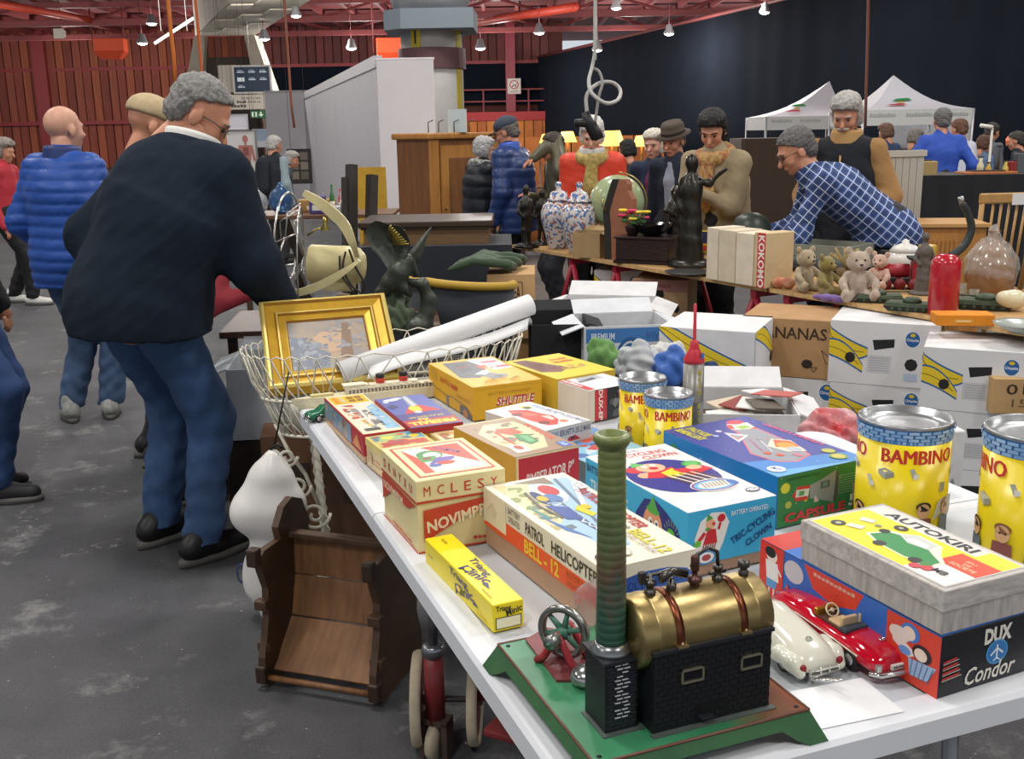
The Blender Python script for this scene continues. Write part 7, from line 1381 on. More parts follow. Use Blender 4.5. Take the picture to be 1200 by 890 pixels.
def patch(col,off,w,h,up=.36,back=True,lines=()):
 """flat badge on the chest or back"""
 def f(t,hl,hc,R,S_,nk,d,fr,s,p0):
  sg=-1 if back else 1;u=V3(-sg,0,0)*1.0;o=p0+d*up*s+fr*sg*(.165+off[2])*s+V3(off[0],0,off[1]);a=Art(tuple(o-u*w/2),tuple(u),tuple(d),w,h,.001)
  for l in lines:a.line(l[0],l[1],l[2])
  if col:a.rect(0,0,1,1,col)
  a.done('badge',t)
 return f
def shirt_front(col):
 def f(t,hl,hc,R,S_,nk,d,fr,s,p0):
  q=SDF(.02);q.chain([nk+fr*.075*s-d*.05*s,p0+d*.36*s+fr*.125*s,p0+d*.16*s+fr*.125*s],[.04*s,.05*s,.05*s],flat=(fr,.4));V,Q=q.mesh(.012);np_mesh('shirt_front',V,Q,mat(col,.8),t)
 return f
def backpack(t,hl,hc,R,S_,nk,d,fr,s,p0):
 q=SDF(.04);q.cap(p0+d*.12*s-fr*.17*s,p0+d*.40*s-fr*.17*s,.13*s,.12*s,flat=(fr,.6));V,Q=q.mesh(.015);np_mesh('backpack',V,Q,mat('#20242b',.8),t)
JEANS=mat('#2f4a70',.8,noise=.3,nscale=6,bump=.25,bscale=300);JEANS2=mat('#3d5474',.8,noise=.3,nscale=7,bump=.25,bscale=300);NAVY=mat('#1c2531',.95,noise=.12,nscale=4,spec=.2,bump=.15,bscale=200)
BLK=mat('#16171a',.7);DKT=mat('#25272c',.8);NYL=mat('#1f4a9a',.5,noise=.08,nscale=20,bump=.15,bscale=50)
def fleece(t,hl,hc,R,S_,nk,d,fr,s,p0):
 n=hc-nk;n=n/np.linalg.norm(n);e1=np.cross(n,V3(0,1,0));e1/=np.linalg.norm(e1);e2=np.cross(n,e1);an=[2*PI*i/20 for i in range(20)]
 def ring(prof,nm,m):m_=MB();m_.loft([[tuple(nk+n*z_*s-V3(0,.012,0)+(e1*math.cos(a)+e2*math.sin(a))*r_*s)for a in an]for r_,z_ in prof],cap=False);m_.build(nm,m,t)
 ring(((.12,-.05),(.098,.03),(.094,.058),(.088,.05)),'stand_collar',NAVY);m_=MB()
 ring(((.092,.03),(.096,.062),(.094,.075),(.082,.078),(.07,.05)),'white_collar_edge',mat('#dcdad4',.8))
 a=Art(tuple(nk-d*.095*s-fr*.118*s-V3(-.03,0,0)),(-1,0,0),tuple(d),.06,.03,.001);a.line([(.1,.2),(.4,.8),(.6,.3),(.95,.9)],.005,'#cfcfd2');a.line([(.2,.6),(.9,.5)],.004,'#b05058');a.done('back_emblem',t)
 e=p0+V3(.17,-.09,-.065)*s;m_=MB();m_.tube([e,e+V3(.004,-.02,-.03),e+V3(-.016,-.02,-.045)],.003,5);m_.tube([e+V3(.006,-.012,.012),e+V3(.008,-.02,-.045)],.003,5);m_.build('zip_pull',mat('#b9bab4',.3,.8),t)
person('big grey-haired man in a navy fleece and jeans bending over the gilt frame',(-1.35,3.84),math.radians(-32),1.87,18,-44,40,hands=((-.30,.24,1.02),(.32,.34,.86)),feet=((-.09,.02,-.05),(.19,-.02,-.15)),top=NAVY,hem=.83,bulk=1.52,belly=.02,bottom=JEANS,shoe=mat('#141416',.45),hair='receding',hairc='#7c7a77',extra=both(fleece,glasses('#4a4a4c')),vox=.010,roll=14)
person('bald man in a bright blue quilted jacket and jeans, seen from behind',(-2.46,5.80),math.radians(-22),1.79,3,-10,2,hands=((-.25,.16,.92),(.25,.12,.90)),feet=((-.08,-.04,.9),(.08,.10,.7)),skin=PALE,top=NYL,quilt=.062,hem=.77,bulk=1.18,bottom=JEANS2,shoe=mat('#8f908c',.7,noise=.3,nscale=30),hair='bald',collar=mat('#1c2f66',.6),face=False,vox=.010)
person('person in a beige cap standing behind the man in the navy fleece',(-1.78,5.0),math.radians(-60),1.80,8,0,20,top=mat('#3f4438',.85),bottom=DKT,hair=None,extra=cap_hat('#b5a17e',False),face=False,vox=.018)
person('person in dark trousers with red sleeve, mostly hidden by the navy fleece',(-1.42,4.45),math.radians(-70),1.45,40,0,50,hands=((.05,.30,1.1),(.24,.30,1.13)),top=mat('#23262c',.8),sleeve=mat('#8a2430',.8),bottom=mat('#1d2127',.8),hair='short',hairc='#3a3430',face=False,feet=((-.10,.1,.2),(.10,-.05,0)),vox=.016)
person('person cut off by the left edge, jeans and black hiking shoe showing',(-2.43,4.50),math.radians(-84),1.76,2,top=mat('#1e1f23',.8),bottom=mat('#27406a',.8,noise=.2,nscale=7),hem=.86,shoe=mat('#232326',.6),feet=((-.10,-.02,0),(.10,.10,0)),hair='short',hairc='#4a4038',face=False,vox=.016)
p=P(8,250,Y=10.2);person('person in a red jacket, black leggings and white trainers far left',(p.x,10.2),math.radians(-90),1.62,0,top=mat('#b8303e',.7),bottom=BLK,shoe=mat('#d9d8d2',.6),hair='full',hairc='#8a8078',face=False,vox=.02,feet=((-.1,-.1,0),(.1,.22,0)))
def at_head(px,py,Y):q=P(px,py,Y=Y);return(q.x,Y),q.z
def bg(lab,px,py,Y,rz,**k):
 """person whose head top shows at a pixel; lean shifts are allowed for"""
 xy,z=at_head(px,py,Y);ln=math.radians(k.get('lean',5));H=max(1.45,min(1.95,z/(.54+.46*math.cos(ln))*k.pop('hk',1.0)));off=.30*H*math.sin(ln)*.9;r=math.radians(rz);return person(lab,(xy[0]+math.sin(r)*off,xy[1]-math.cos(r)*off),r,H,**k)
bg('grey-haired man with dark backpack and pale grey sleeves before the partition',318,157,13,-35,lean=6,top=mat('#1d232c',.8),sleeve=mat('#8fa0a8',.8),bottom=DKT,hair='short',hairc='#b9b6b2',face=False,vox=.02,bulk=1.2,extra=backpack)
bg('stooping grey-haired person beside the dark backpack',338,178,13.6,-90,lean=25,top=mat('#55606a',.8),bottom=DKT,hair='full',hairc='#a9a5a0',face=False,vox=.022)
bg('grey-haired woman in black quilted coat with dotted scarf and glasses',562,157,9.7,-62,lean=3,hp=12,hands=((.05,.30,1.02),(.14,.36,1.04)),skin=PALE,top=mat('#171b24',.5),quilt=.11,hem=.62,bulk=1.22,bottom=BLK,hair='bob',hairc='#a8a6a6',extra=both(glasses('#7a2f3a'),scarf('#2c302e','#b9beb6')),vox=.013)
bg('man in dark cap and navy quilted jacket facing the wardrobe',598,134,9.2,62,lean=7,hp=22,hy=10,top=mat('#22386a',.4),quilt=.085,hem=.74,bulk=1.2,bottom=DKT,hair='short',hairc='#6a6460',extra=both(cap_hat('#3a4250'),glasses()),collar=mat('#2f55b0',.5),vox=.013)
bg('dark-haired man in shiny olive jacket holding a hand to his face',652,152,8.9,105,lean=8,hp=8,hands=((-.02,.30,1.50),(.14,.30,1.15)),top=mat('#5d5a46',.35,noise=.2,nscale=10),bottom=DKT,hair='short',hairc='#3a302a',vox=.015,bulk=1.1)
bg('white-haired woman in an orange-red jacket with yellow patterned scarf',694,134,7.9,172,lean=8,hp=25,skin=PALE,hands=((-.1,.28,1.0),(.1,.3,1.0)),top=mat('#d8432c',.5,noise=.1,nscale=8),hem=.7,bulk=1.15,bottom=DKT,hair='full',hairc='#cfccc8',collar=mat('#c9c6c0',.6),extra=scarf('#8a7a3c','#c9b070'),vox=.013)
bg('black-haired person in black before the warm lit stall',738,162,11,20,lean=0,top=BLK,bottom=BLK,hair='full',hairc='#1c1a1a',face=False,vox=.022)
bg('white-haired woman in navy jacket over a magenta top',769,149,8.6,150,lean=4,hp=10,skin=PALE,top=mat('#232f48',.8),bottom=DKT,hair='full',hairc='#cfc8bc',extra=shirt_front('#7a2348'),vox=.014)
bg('man in a brown felt hat and navy coat over a grey shirt',793,134,8.1,140,lean=5,hp=18,top=mat('#1f2a3a',.85),hem=.7,bottom=DKT,hair='short',hairc='#6a625a',extra=both(brim_hat('#4a3f34'),shirt_front('#8f98a6')),vox=.014,hk=.97)
bg('black-haired woman in beige trench coat with red and yellow scarf',840,125,7.0,140,lean=10,hp=30,hy=15,hands=((-.02,.36,1.20),(.08,.36,1.22)),top=mat('#9a8a6c',.8,noise=.08,nscale=6),hem=.6,bulk=1.15,bottom=DKT,hair='full',hairc='#1a1718',extra=scarf('#8f2c34','#c4b06a'),vox=.012)
def plaid():
 m=bpy.data.materials.new('plaid_cotton');m.use_nodes=True;nt=m.node_tree;N=nt.nodes;L=nt.links;b=N['Principled BSDF'];b.inputs['Roughness'].default_value=.85
 tc=N.new('ShaderNodeTexCoord');mp=N.new('ShaderNodeMapping');mp.inputs['Rotation'].default_value=(math.radians(52),0,0);L.new(tc.outputs['Object'],mp.inputs[0]);sp=N.new('ShaderNodeSeparateXYZ');L.new(mp.outputs[0],sp.inputs[0])
 def band(sock,per,duty,ph=0.):
  a=N.new('ShaderNodeMath');a.operation='MULTIPLY_ADD';a.inputs[1].default_value=1/per;a.inputs[2].default_value=ph;L.new(sock,a.inputs[0]);f=N.new('ShaderNodeMath');f.operation='FRACT';L.new(a.outputs[0],f.inputs[0]);g=N.new('ShaderNodeMath');g.operation='LESS_THAN';g.inputs[1].default_value=duty;L.new(f.outputs[0],g.inputs[0]);return g.outputs[0]
 def mix(fac,c1,c2):
  x=N.new('ShaderNodeMixRGB');L.new(fac,x.inputs[0]);(L.new(c1,x.inputs[1])if not isinstance(c1,str)else setattr(x.inputs[1],'default_value',(*lin(c1),1)));(L.new(c2,x.inputs[2])if not isinstance(c2,str)else setattr(x.inputs[2],'default_value',(*lin(c2),1)));return x.outputs[0]
 def half(sock):a=N.new('ShaderNodeMath');a.operation='MULTIPLY';a.inputs[1].default_value=.6;L.new(sock,a.inputs[0]);return a.outputs[0]
 c=mix(half(band(sp.outputs['Z'],.046,.5)),'#4a68a8','#141f3c');c=mix(half(band(sp.outputs['X'],.046,.5)),c,'#182444');c=mix(half(band(sp.outputs['Y'],.046,.5)),c,'#1f3566');c=mix(band(sp.outputs['Z'],.046,.10,.32),c,'#b4bfd6');c=mix(band(sp.outputs['Y'],.046,.10,.32),c,'#b4bfd6');L.new(c,b.inputs['Base Color']);return m
person('grey-haired man in a blue checked shirt stooping over the trestle table',(2.12,6.22),math.radians(78),1.84,52,12,30,hands=((-.10,.62,.86),(.22,.60,.84)),top=plaid(),hem=.86,bulk=1.18,bottom=DKT,hair='short',hairc='#5f5d5c',extra=both(glasses(),patch('#a9b0b8',(0.02,.0,.02),.05,.06,.36,False)),vox=.010,tname='shirt')
def vest_x(t,hl,hc,R,S_,nk,d,fr,s,p0):
 m_=MB();a=nk-d*.10*s+fr*.135*s;m_.tube([a,a-d*.2*s+fr*.01,a-d*.4*s+fr*.012],.006,6);m_.build('zip',mat('#b08a58',.5),t)
 a=Art(tuple(p0+d*.36*s+fr*.150*s+V3(.12,0,0)),(-1,0,0),tuple(d),.06,.03,.001);a.oval(.72,.5,.26,.5,'#e4e4e4',10,0,180);a.line([(.0,.7),(.4,.7)],.006,'#e4e4e4');a.line([(.0,.5),(.4,.5)],.006,'#e4e4e4');a.done('chest_logo',t)
 m_=MB();m_.tube(hl([(-.035,.094,-.048),(0,.112,-.044),(.035,.094,-.048)]),[.005,.009,.005],6);m_.build('moustache',mat('#b4b0aa',.8),t)
bg('grey-haired man with moustache in black vest with tan sleeves and collar',996,105,6.9,148,lean=4,hp=26,hands=((-.16,.22,1.0),(.22,.20,.92)),top=mat('#1e2127',.85),sleeve=mat('#a17a4c',.85,noise=.1,nscale=8),hem=.80,bulk=1.15,bottom=DKT,hair='full',hairc='#a9a5a0',collar=mat('#b08a58',.85),extra=vest_x,vox=.012)
bg('man in bright blue shirt and black trousers seen from behind by the black table',1107,124,11.3,-4,lean=4,hp=8,top=mat('#2b4fae',.7),hem=.93,bottom=BLK,hair='short',hairc='#6a6866',hands=((-.30,.2,1.0),(.28,.14,.95)),face=False,vox=.014,tname='shirt')
bg('person in white shirt beside the man in bright blue shirt',1128,137,12.4,25,lean=8,top=mat('#c9ced8',.8),bottom=DKT,hair='short',hairc='#6a4a38',face=False,vox=.02)
bg('curly grey-haired woman in black sitting before the white tent',1071,146,13.2,-60,lean=6,top=BLK,bottom=BLK,hair='full',hairc='#77736e',vox=.02,hk=.98)
bg('person with brown hair and dark blue top left of the white tent pole',1042,143,14,30,lean=6,top=mat('#2a3f60',.8),bottom=DKT,hair='full',hairc='#6a4f40',face=False,vox=.024)
bg('person in a grey hooded top bending by the lit stall table at right',1162,143,14,-60,lean=22,top=mat('#5c6066',.8),bottom=BLK,hair='short',hairc='#3a3632',face=False,vox=.024)
bg('person in dark clothes cut off by the right photo edge',1196,152,12.5,60,lean=8,top=mat('#1f2430',.8),bottom=BLK,hair='short',hairc='#3a3632',face=False,vox=.022)
bg('person in pale denim jacket sitting low behind the black table',1150,168,13,-70,lean=0,top=mat('#5f7896',.8),bottom=DKT,hair='full',hairc='#5a3c30',face=False,vox=.022)
bg('person in dark vest under the left white tent',945,156,19,10,lean=0,top=BLK,sleeve=mat('#8a929c',.8),bottom=BLK,hair='short',hairc='#5a5048',face=False,vox=.026)
bg('person in a white and black top left of the left tent',925,153,18,170,lean=0,top=mat('#8f9094',.8),bottom=BLK,hair='short',hairc='#3a3028',face=False,vox=.026)
#  goods on the trestle tables
BRZ=mat('#2e2c27',.32,.5,noise=.3,nscale=20);GRN=mat('#3c4a34',.55,noise=.15,nscale=30)
def figurine(nm,lab,px,py,H,m,rz=0.,arm=None,base=True,cat='statue',robe=True,z=None):
 p=on(px,py)if z is None else P(px,py,z=z);t=thing(nm,lab,cat,p,rz);k=H;s=SDF(.03*k)
 if robe:s.chain([(0,0,.06*k),(0,0,.35*k),(0,0,.55*k)],[.13*k,.10*k,.085*k])
 else:
  for sx in(-1,1):s.chain([(sx*.06*k,.02*sx*k,.05*k),(sx*.05*k,0,.28*k),(sx*.03*k,0,.5*k)],[.035*k,.04*k,.06*k]);s.cap((sx*.06*k,.02*sx*k,.05*k),(sx*.06*k,-.06*k,.04*k),.03*k)
 s.chain([(0,0,.5*k),(0,0,.68*k),(0,0,.78*k)],[.08*k,.10*k,.06*k]);s.cap((0,0,.78*k),(0,0,.86*k),.035*k,.035*k);s.ell((0,-.01*k,.92*k),(.055*k,.06*k,.07*k))
 A=arm or[((-.09,0,.74),(-.15,0,.58),(-.10,-.08,.48)),((.09,0,.74),(.15,0,.58),(.10,-.08,.48))]
 for a in A:s.chain([tuple(x*k for x in q)for q in a],[.035*k,.03*k,.022*k])
 V,Q=s.mesh(max(.005,k*.014));V=V+vnormals(V,Q)*(wob(V,.012*k,60/k*.4,3))[:,None]*.6;np_mesh('figure',V,Q,m,t)
 if base:m_=MB();m_.lathe([(.20*k,0),(.21*k,.02*k),(.17*k,.05*k),(.16*k,.06*k)],20);m_.build('base',m,t)
 return t
figurine('bronze_statue','slim bronze soldier statue with flat hat, leftmost on the trestle',617,290,.44,BRZ,.6,robe=False);figurine('bronze_statue','bronze hatted soldier statue beside the patterned vases',636,287,.40,BRZ,-.3,robe=False);figurine('gilt_statuette','small gilt statuette between soldiers and vases',645,271,.22,mat('#b8973a',.3,.8),.2)
def vase(px,py,H,R,lab):
 t=thing('lidded_vase',lab,'vase',on(px,py),0,group='blue and white lidded vases');m=bpy.data.materials.new('painted_porcelain');m.use_nodes=True;nt=m.node_tree;b=nt.nodes['Principled BSDF'];b.inputs['Roughness'].default_value=.15;tc=nt.nodes.new('ShaderNodeTexCoord');v=nt.nodes.new('ShaderNodeTexVoronoi');v.inputs['Scale'].default_value=62;nt.links.new(tc.outputs['Object'],v.inputs[0]);r=nt.nodes.new('ShaderNodeValToRGB');r.color_ramp.interpolation='CONSTANT';nt.links.new(v.outputs['Color'],r.inputs[0]);e=r.color_ramp.elements;e[0].color=(*lin('#cfc8c4'),1);e[1].position=.78;e[1].color=(*lin('#a8705e'),1);q=e.new(.36);q.color=(*lin('#5f78a4'),1);q=e.new(.56);q.color=(*lin('#c9c4c4'),1);nt.links.new(r.outputs[0],b.inputs[0])
 m_=MB();m_.lathe([(R*.55,0),(R*.6,.01),(R*.75,H*.2),(R*.98,H*.42),(R,H*.55),(R*.85,H*.66),(R*.6,H*.70),(R*.6,H*.72)],28);m_.build('vase_body',m,t);m_=MB();m_.lathe([(R*.66,H*.715),(R*.68,H*.73),(R*.5,H*.76),(R*.46,H*.84),(R*.2,H*.87),(R*.12,H*.90),(R*.2,H*.94),(R*.15,H*.985),(.001,H)],24);m_.build('vase_lid',m,t)
vase(655,291,.46,.125,'tall blue and white lidded vase next to the bronze soldiers');vase(679,296,.47,.125,'tall blue and white lidded vase next to the globe')
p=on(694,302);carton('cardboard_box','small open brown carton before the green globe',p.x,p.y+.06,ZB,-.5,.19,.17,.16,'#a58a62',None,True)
def globe():
 p=on(718,300);t=thing('globe','large pale green globe on a stand behind the wooden form','globe',(p.x+.05,p.y+.25,ZB));c=P(716,238,Y=p.y+.25).z-ZB;m_=MB();m_.ell((0,0,c),.185,32,m=20);m_.build('sphere',mat('#86a88a',.25,noise=.3,nscale=5,color2='#a8a878'),t);m_=MB();m_.lathe([(.11,0),(.11,.02),(.03,.04),(.025,c-.18)],20);m_.build('stand',mat('#3a2c20',.5),t);m_=MB();m_.tube([(.20*math.cos(a),0,c+.20*math.sin(a))for a in[-1.6+3.1*i/20 for i in range(21)]],.006,6);m_.build('meridian',mat('#a8935a',.3,.8),t)
globe()
p=on(727,306);t=thing('wooden_form','tall brown wooden block form, black on its left side','form',(p.x,p.y+.05,ZB),-.55);O_=[(-.055,0),(.065,0),(.07,.2),(.085,.30),(.08,.38),(.05,.43),(.05,.47),(.035,.50),(-.005,.50),(-.02,.46),(-.04,.40),(-.07,.30),(-.06,.2)]
Mf=Matrix(((1,0,0,0),(0,0,1,0),(0,1,0,0),(0,0,0,1)));m_=MB();m_.prism(O_,0,.07,M=Mf);m_.build('wood_half',mat('#9a644a',.6,noise=.15,nscale=12),t);m_=MB();m_.prism([(x-.05,z)for x,z in O_],.002,.068,M=Mf@Matrix.Translation((0,0,.0)));m_.build('black_half',mat('#2a2724',.6),t);m_=MB();m_.tube([(-.09,-.005,.30),(-.115,-.01,.34),(-.11,-.01,.38)],.007,6);m_.build('latch',mat('#a8935a',.3,.8),t)
p=on(757,310);t=thing('carved_chest','small dark carved wooden chest under the black bowl','chest',(p.x+.02,p.y+.1,ZB),-.5);m_=MB();m_.box(-.17,.17,-.1,.1,.02,.15,bev=.006);m_.build('chest_body',mat('#2c1f20',.35,bump=.5,bscale=60),t);m_=MB();m_.box(-.18,.18,-.11,.11,.15,.165,bev=.004);m_.build('chest_lid',mat('#342528',.3),t);m_=MB();m_.box(-.18,.18,-.11,.11,0,.02);m_.build('plinth',mat('#241a1b',.4),t);cz=(p.x+.02,p.y+.1,ZB+.166)
m_=MB();m_.lathe([(.05,0),(.10,.03),(.125,.07),(.13,.075),(.12,.07),(.09,.035),(.001,.02)],24);o=tag(m_.build('black_bowl',mat('#16171a',.15)),'glossy black bowl on the dark carved chest','bowl');o.location=(cz[0]+.03,cz[1],cz[2])
t=thing('flower_pot','small dark pot of pink and yellow flowers beside the globe','plant',(cz[0]-.09,cz[1]+.02,cz[2]));m_=MB();m_.lathe([(.03,0),(.045,.05),(.05,.055),(.04,.05)],14);m_.build('pot',mat('#3a2a2c',.5),t)
rn=random.Random(2)
for i in range(9):
 x,y,z=rn.uniform(-.07,.09),rn.uniform(-.04,.04),rn.uniform(.10,.17);m_=MB()
 for k in range(6):m_.ell((x+.016*math.cos(k),y+.016*math.sin(k),z),(.013,.013,.009),6)
 m_.build('blossom',mat(('#d83a6a','#e6cf3a','#e6d24a','#c02c50')[i%4],.6),t);m_=MB();m_.tube([(0,0,.04),(x*.6,y*.6,z*.6),(x,y,z)],.003,5);m_.ell((x*.8,y*.8-.01,z*.75),(.02,.006,.012),6);m_.build('stem',mat('#3f6a3a',.6),t)
figurine('bronze_statue','large dark bronze dancer statue with one arm stretched out',808,312,.66,BRZ,-.3,[((-.07,0,.76),(-.13,0,.62),(-.08,-.05,.5)),((.07,0,.76),(.16,-.03,.74),(.30,-.05,.86))]);figurine('bronze_statue','dark bronze crouching figure left of the dancer statue',789,304,.46,BRZ,.5,[((-.07,0,.76),(-.14,0,.66),(-.04,-.1,.6)),((.07,0,.76),(.13,.0,.9),(.06,.0,1.02))])
m_=MB();m_.lathe([(.10,0),(.125,.012),(.13,.02),(.11,.016),(.001,.01)],24);o=tag(m_.build('pewter_dish',mat('#6a6b6a',.3,.8)),'dark pewter dish before the dancer statue','dish');o.location=on(806,322)
p=on(826,300);carton('toy_box','small blue and yellow box behind the cream boxes',p.x+.05,p.y+.2,ZB,-.4,.16,.1,.14,'#d6b42c',{'front':lambda a:(a.rect(0,.45,1,1,'#2f2f5a'),a.rect(.3,.1,.7,.35,'#c0402c'))})
t=thing('steel_helmet','dark green steel helmet behind the cream boxes','helmet',on(868,318)+Vector((.12,.3,.15)));m_=MB();m_.lathe([(.14,0),(.125,.03),(.115,.08),(.09,.13),(.04,.155),(.001,.16)],24);m_.build('shell',mat('#2b352c',.4),t);m_=MB();m_.ell((.05,-.115,.05),(.014,.006,.018),10);m_.build('badge',mat('#b89a3a',.3,.8),t);p=on(868,318);m_=MB();m_.box(-.1,.1,-.08,.08,0,.148,bev=.01);o=tag(m_.build('helmet_block',mat('#3a2c22',.6)),'dark wooden block carrying the green helmet','block');o.location=(p.x+.12,p.y+.3,ZB)
q0,q1=on(836,328),on(906,340);d=q1-q0;an=math.atan2(d.y,d.x);w=d.length
for i,(a,b,lab,hgt,c)in enumerate(((0,.20,'leftmost of the cream slip cases left of the red lettered spine',.28,'#d6cab4'),(.21,.50,'middle cream slip case left of the red lettered spine',.275,'#cdc0a8'),(.51,.80,'cream slip case touching the red lettered box',.27,'#d9cdb8'),(.81,1.0,'cream box with a red lettered side, right of the slip cases',.28,'#cbb48c'))):
 o=q0+d*((a+b)/2);W=w*(b-a);carton('slip_case',lab,o.x+.05,o.y+.09,ZB,an,W,.19,hgt,c,{'front':(lambda a_:(a_.rect(.30,0,.95,1,'#c03038'),a_.text('KOKOMO',-.9,.40,2.15,.56,'#f0e6dc',.03,rot=-90)))}if i==3 else None,group='cream cases on the trestle')
p=on(955,322);t=thing('grey_tray','long grey wooden tray box in front of the man in the checked shirt','tray',(p.x+.05,p.y+.42,ZB),-.75);G=mat('#87897c',.7,noise=.15,nscale=8)
for bx in((-.36,.36,-.16,-.145,.0,.14),(-.36,.36,.145,.16,0,.14),(-.36,-.345,-.145,.145,0,.14),(.345,.36,-.145,.145,0,.14),(-.345,.345,-.145,.145,0,.015)):m_=MB();m_.box(*bx);m_.build('tray_panel',G,t)
def teddy(px,py,H,col,lab,rz):
 t=thing('teddy_bear',lab,'teddy bear',on(px,py),rz,group='teddy bears on the trestle');k=H;s=SDF(.02*k);s.ell((0,0,.28*k),(.20*k,.17*k,.26*k));s.ell((0,-.02*k,.68*k),(.20*k,.18*k,.18*k));s.ell((0,-.18*k,.63*k),(.09*k,.10*k,.08*k))
 for sx in(-1,1):s.ell((sx*.17*k,0,.86*k),(.075*k,.04*k,.075*k));s.chain([(sx*.17*k,-.02*k,.45*k),(sx*.28*k,-.14*k,.32*k),(sx*.26*k,-.24*k,.26*k)],[.075*k,.07*k,.07*k]);s.chain([(sx*.12*k,-.05*k,.1*k),(sx*.22*k,-.28*k,.1*k),(sx*.24*k,-.33*k,.15*k)],[.10*k,.09*k,.085*k])
 V,Q=s.mesh(k*.03);N=vnormals(V,Q);V=V+N*wob(V,.006*k,200/k*.3,2)[:,None];np_mesh('plush_body',V,Q,mat(col,.95,sheen=.4,noise=.2,nscale=40,bump=.6,bscale=250),t)
 for sx in(-1,1):m_=MB();m_.ell((sx*.07*k,-.185*k,.72*k),.02*k,8);m_.build('eye',mat('#1a1412',.2),t)
 m_=MB();m_.ell((0,-.275*k,.65*k),(.03*k,.02*k,.02*k),8);m_.build('nose',mat('#2a1e1a',.4),t)
teddy(942,341,.24,'#a89678','beige teddy bear leftmost on the trestle, holding its arm up',.4);teddy(966,346,.22,'#857538','olive gold teddy bear between two paler bears',.7);teddy(1003,352,.27,'#b3a08e','pinkish beige teddy bear with arms spread above the green tank',-.1);p=on(1022,340);teddy(1030,338,.2,'#c9a594','pale pink teddy bear sitting behind the spread-armed bear',-.8)
m_=MB();s=SDF(.01);[s.ell(tuple(on(914+7*i,339+i)+Vector((.02*i,.03,.03))),(.035,.03,.03))for i in range(2)];V,Q=s.mesh(.006);tag(np_mesh('toy_drum',V,Q,mat('#b04a34',.5,noise=.5,nscale=18,color2='#d0b088')),'small red and cream toy left of the bears','toy')
heap('purple_ribbon','tangled purple ribbon at the foot of the olive bear','ribbon',[tuple(on(960+9*i,350+i)+Vector((0,0,.006)))for i in range(4)],[(.03,.02,.008)]*4,'#7a62a0',vox=.006,seed=3,amp=.006)
def tank(px,py,L,rz,lab):
 t=thing('toy_tank',lab,'toy tank',on(px,py),rz,group='green toy tanks');w=L*.24;m_=MB();m_.loft([[(x*L/2,y*w,z*L)for x,y in((-1,-1),(1,-1),(1,1),(-1,1))]for x_,z in((0,.10),)]+[[(x*L/2*.9,y*w*.9,.18*L)for x,y in((-1,-1),(1,-1),(1,1),(-1,1))]],smooth=False);m_.build('hull',GRN,t)
 for sy in(-1,1):
  pts=[(L*.5,.09),(L*.44,.14),(-L*.44,.14),(-L*.5,.09),(-L*.40,.0),(L*.40,.0)];m_=MB();m_.prism([(x,z*L if z<.5 else z)for x,z in pts],sy*w*.72-w*.22,sy*w*.72+w*.22,M=Matrix(((1,0,0,0),(0,0,1,0),(0,1,0,0),(0,0,0,1))));tr=m_.build('track',mat('#23251f',.7),t)
  for i in range(5):m_=MB();m_.lathe([(.045*L,-w*.25),(.045*L,w*.25)],12,M=TR((-L*.32+i*L*.16,sy*w*.72,.055*L),PI/2));m_.build('road_wheel',GRN,tr)
 m_=MB();m_.lathe([(w*.8,.18*L),(w*.75,.24*L),(w*.5,.28*L),(.001,.285*L)],18,c=(-.04*L,0,0));m_.build('turret',GRN,t);m_=MB();m_.tube([(.1*L,0,.23*L),(.62*L,0,.25*L)],.016*L,8);m_.build('gun',GRN,t)
tank(1030,354,.21,-.3,'dark green toy tank before the spread-armed bear');tank(1066,364,.21,2.6,'green toy tank left of the red bottle');tank(1152,362,.24,2.7,'olive toy tank with long hull behind the orange box')
def loco():
 t=thing('toy_locomotive','red and black toy steam locomotive behind the tanks','toy train',on(1056,342)+Vector((.06,.1,0)),-.25);Rm=mat('#a32c38',.4);m_=MB();m_.box(-.14,.14,-.05,.05,.03,.05);m_.build('chassis',BLK,t);m_=MB();m_.lathe([(.034,0),(.034,.15)],18,M=TR((-.14,0,.09),0,PI/2));m_.build('boiler',Rm,t);m_=MB();m_.box(.02,.13,-.05,.05,.05,.15);m_.build('cab',Rm,t);m_=MB();m_.box(.0,.14,-.06,.06,.15,.16);m_.build('cab_roof',BLK,t);m_=MB();m_.lathe([(.014,.12),(.014,.17),(.022,.19)],14,c=(-.11,0,0));m_.build('funnel',BLK,t)
 for i in range(4):m_=MB();m_.lathe([(.028,-.056),(.028,.056)],16,M=TR((-.1+i*.065,0,.028),PI/2));m_.build('wheel',mat('#7a2028',.5),t)
loco()
t=thing('white_pot','white lidded china pot behind the locomotive','pot',on(1050,330)+Vector((.12,.22,0)));m_=MB();m_.lathe([(.05,0),(.09,.05),(.10,.09),(.085,.13)],24);m_.build('pot_body',mat('#dcdad4',.2),t);m_=MB();m_.lathe([(.088,.13),(.06,.16),(.02,.175),(.018,.19),(.001,.2)],20);m_.build('pot_lid',mat('#dcdad4',.2),t)
figurine('stone_bust','grey stone bust behind the locomotive, left of the red bottle',1080,345,.3,mat('#5c5550',.6),0,cat='bust');m_=MB();m_.lathe([(.05,0),(.05,.13),(.045,.135),(.03,.13),(.001,.12)],18);o=tag(m_.build('yellow_can',mat('#c09a34',.35)),'mustard yellow can behind the stone bust','can');o.location=on(1062,318)+Vector((.15,.1,0))
t=thing('cruet_stand','small silver cruet stand left of the white pot','cruet',on(1036,322)+Vector((.1,.15,0)));m_=MB();m_.lathe([(.06,0),(.06,.01),(.01,.02),(.008,.14),(.015,.15)],16);m_.build('stand',mat('#9a9a98',.2,.9),t)
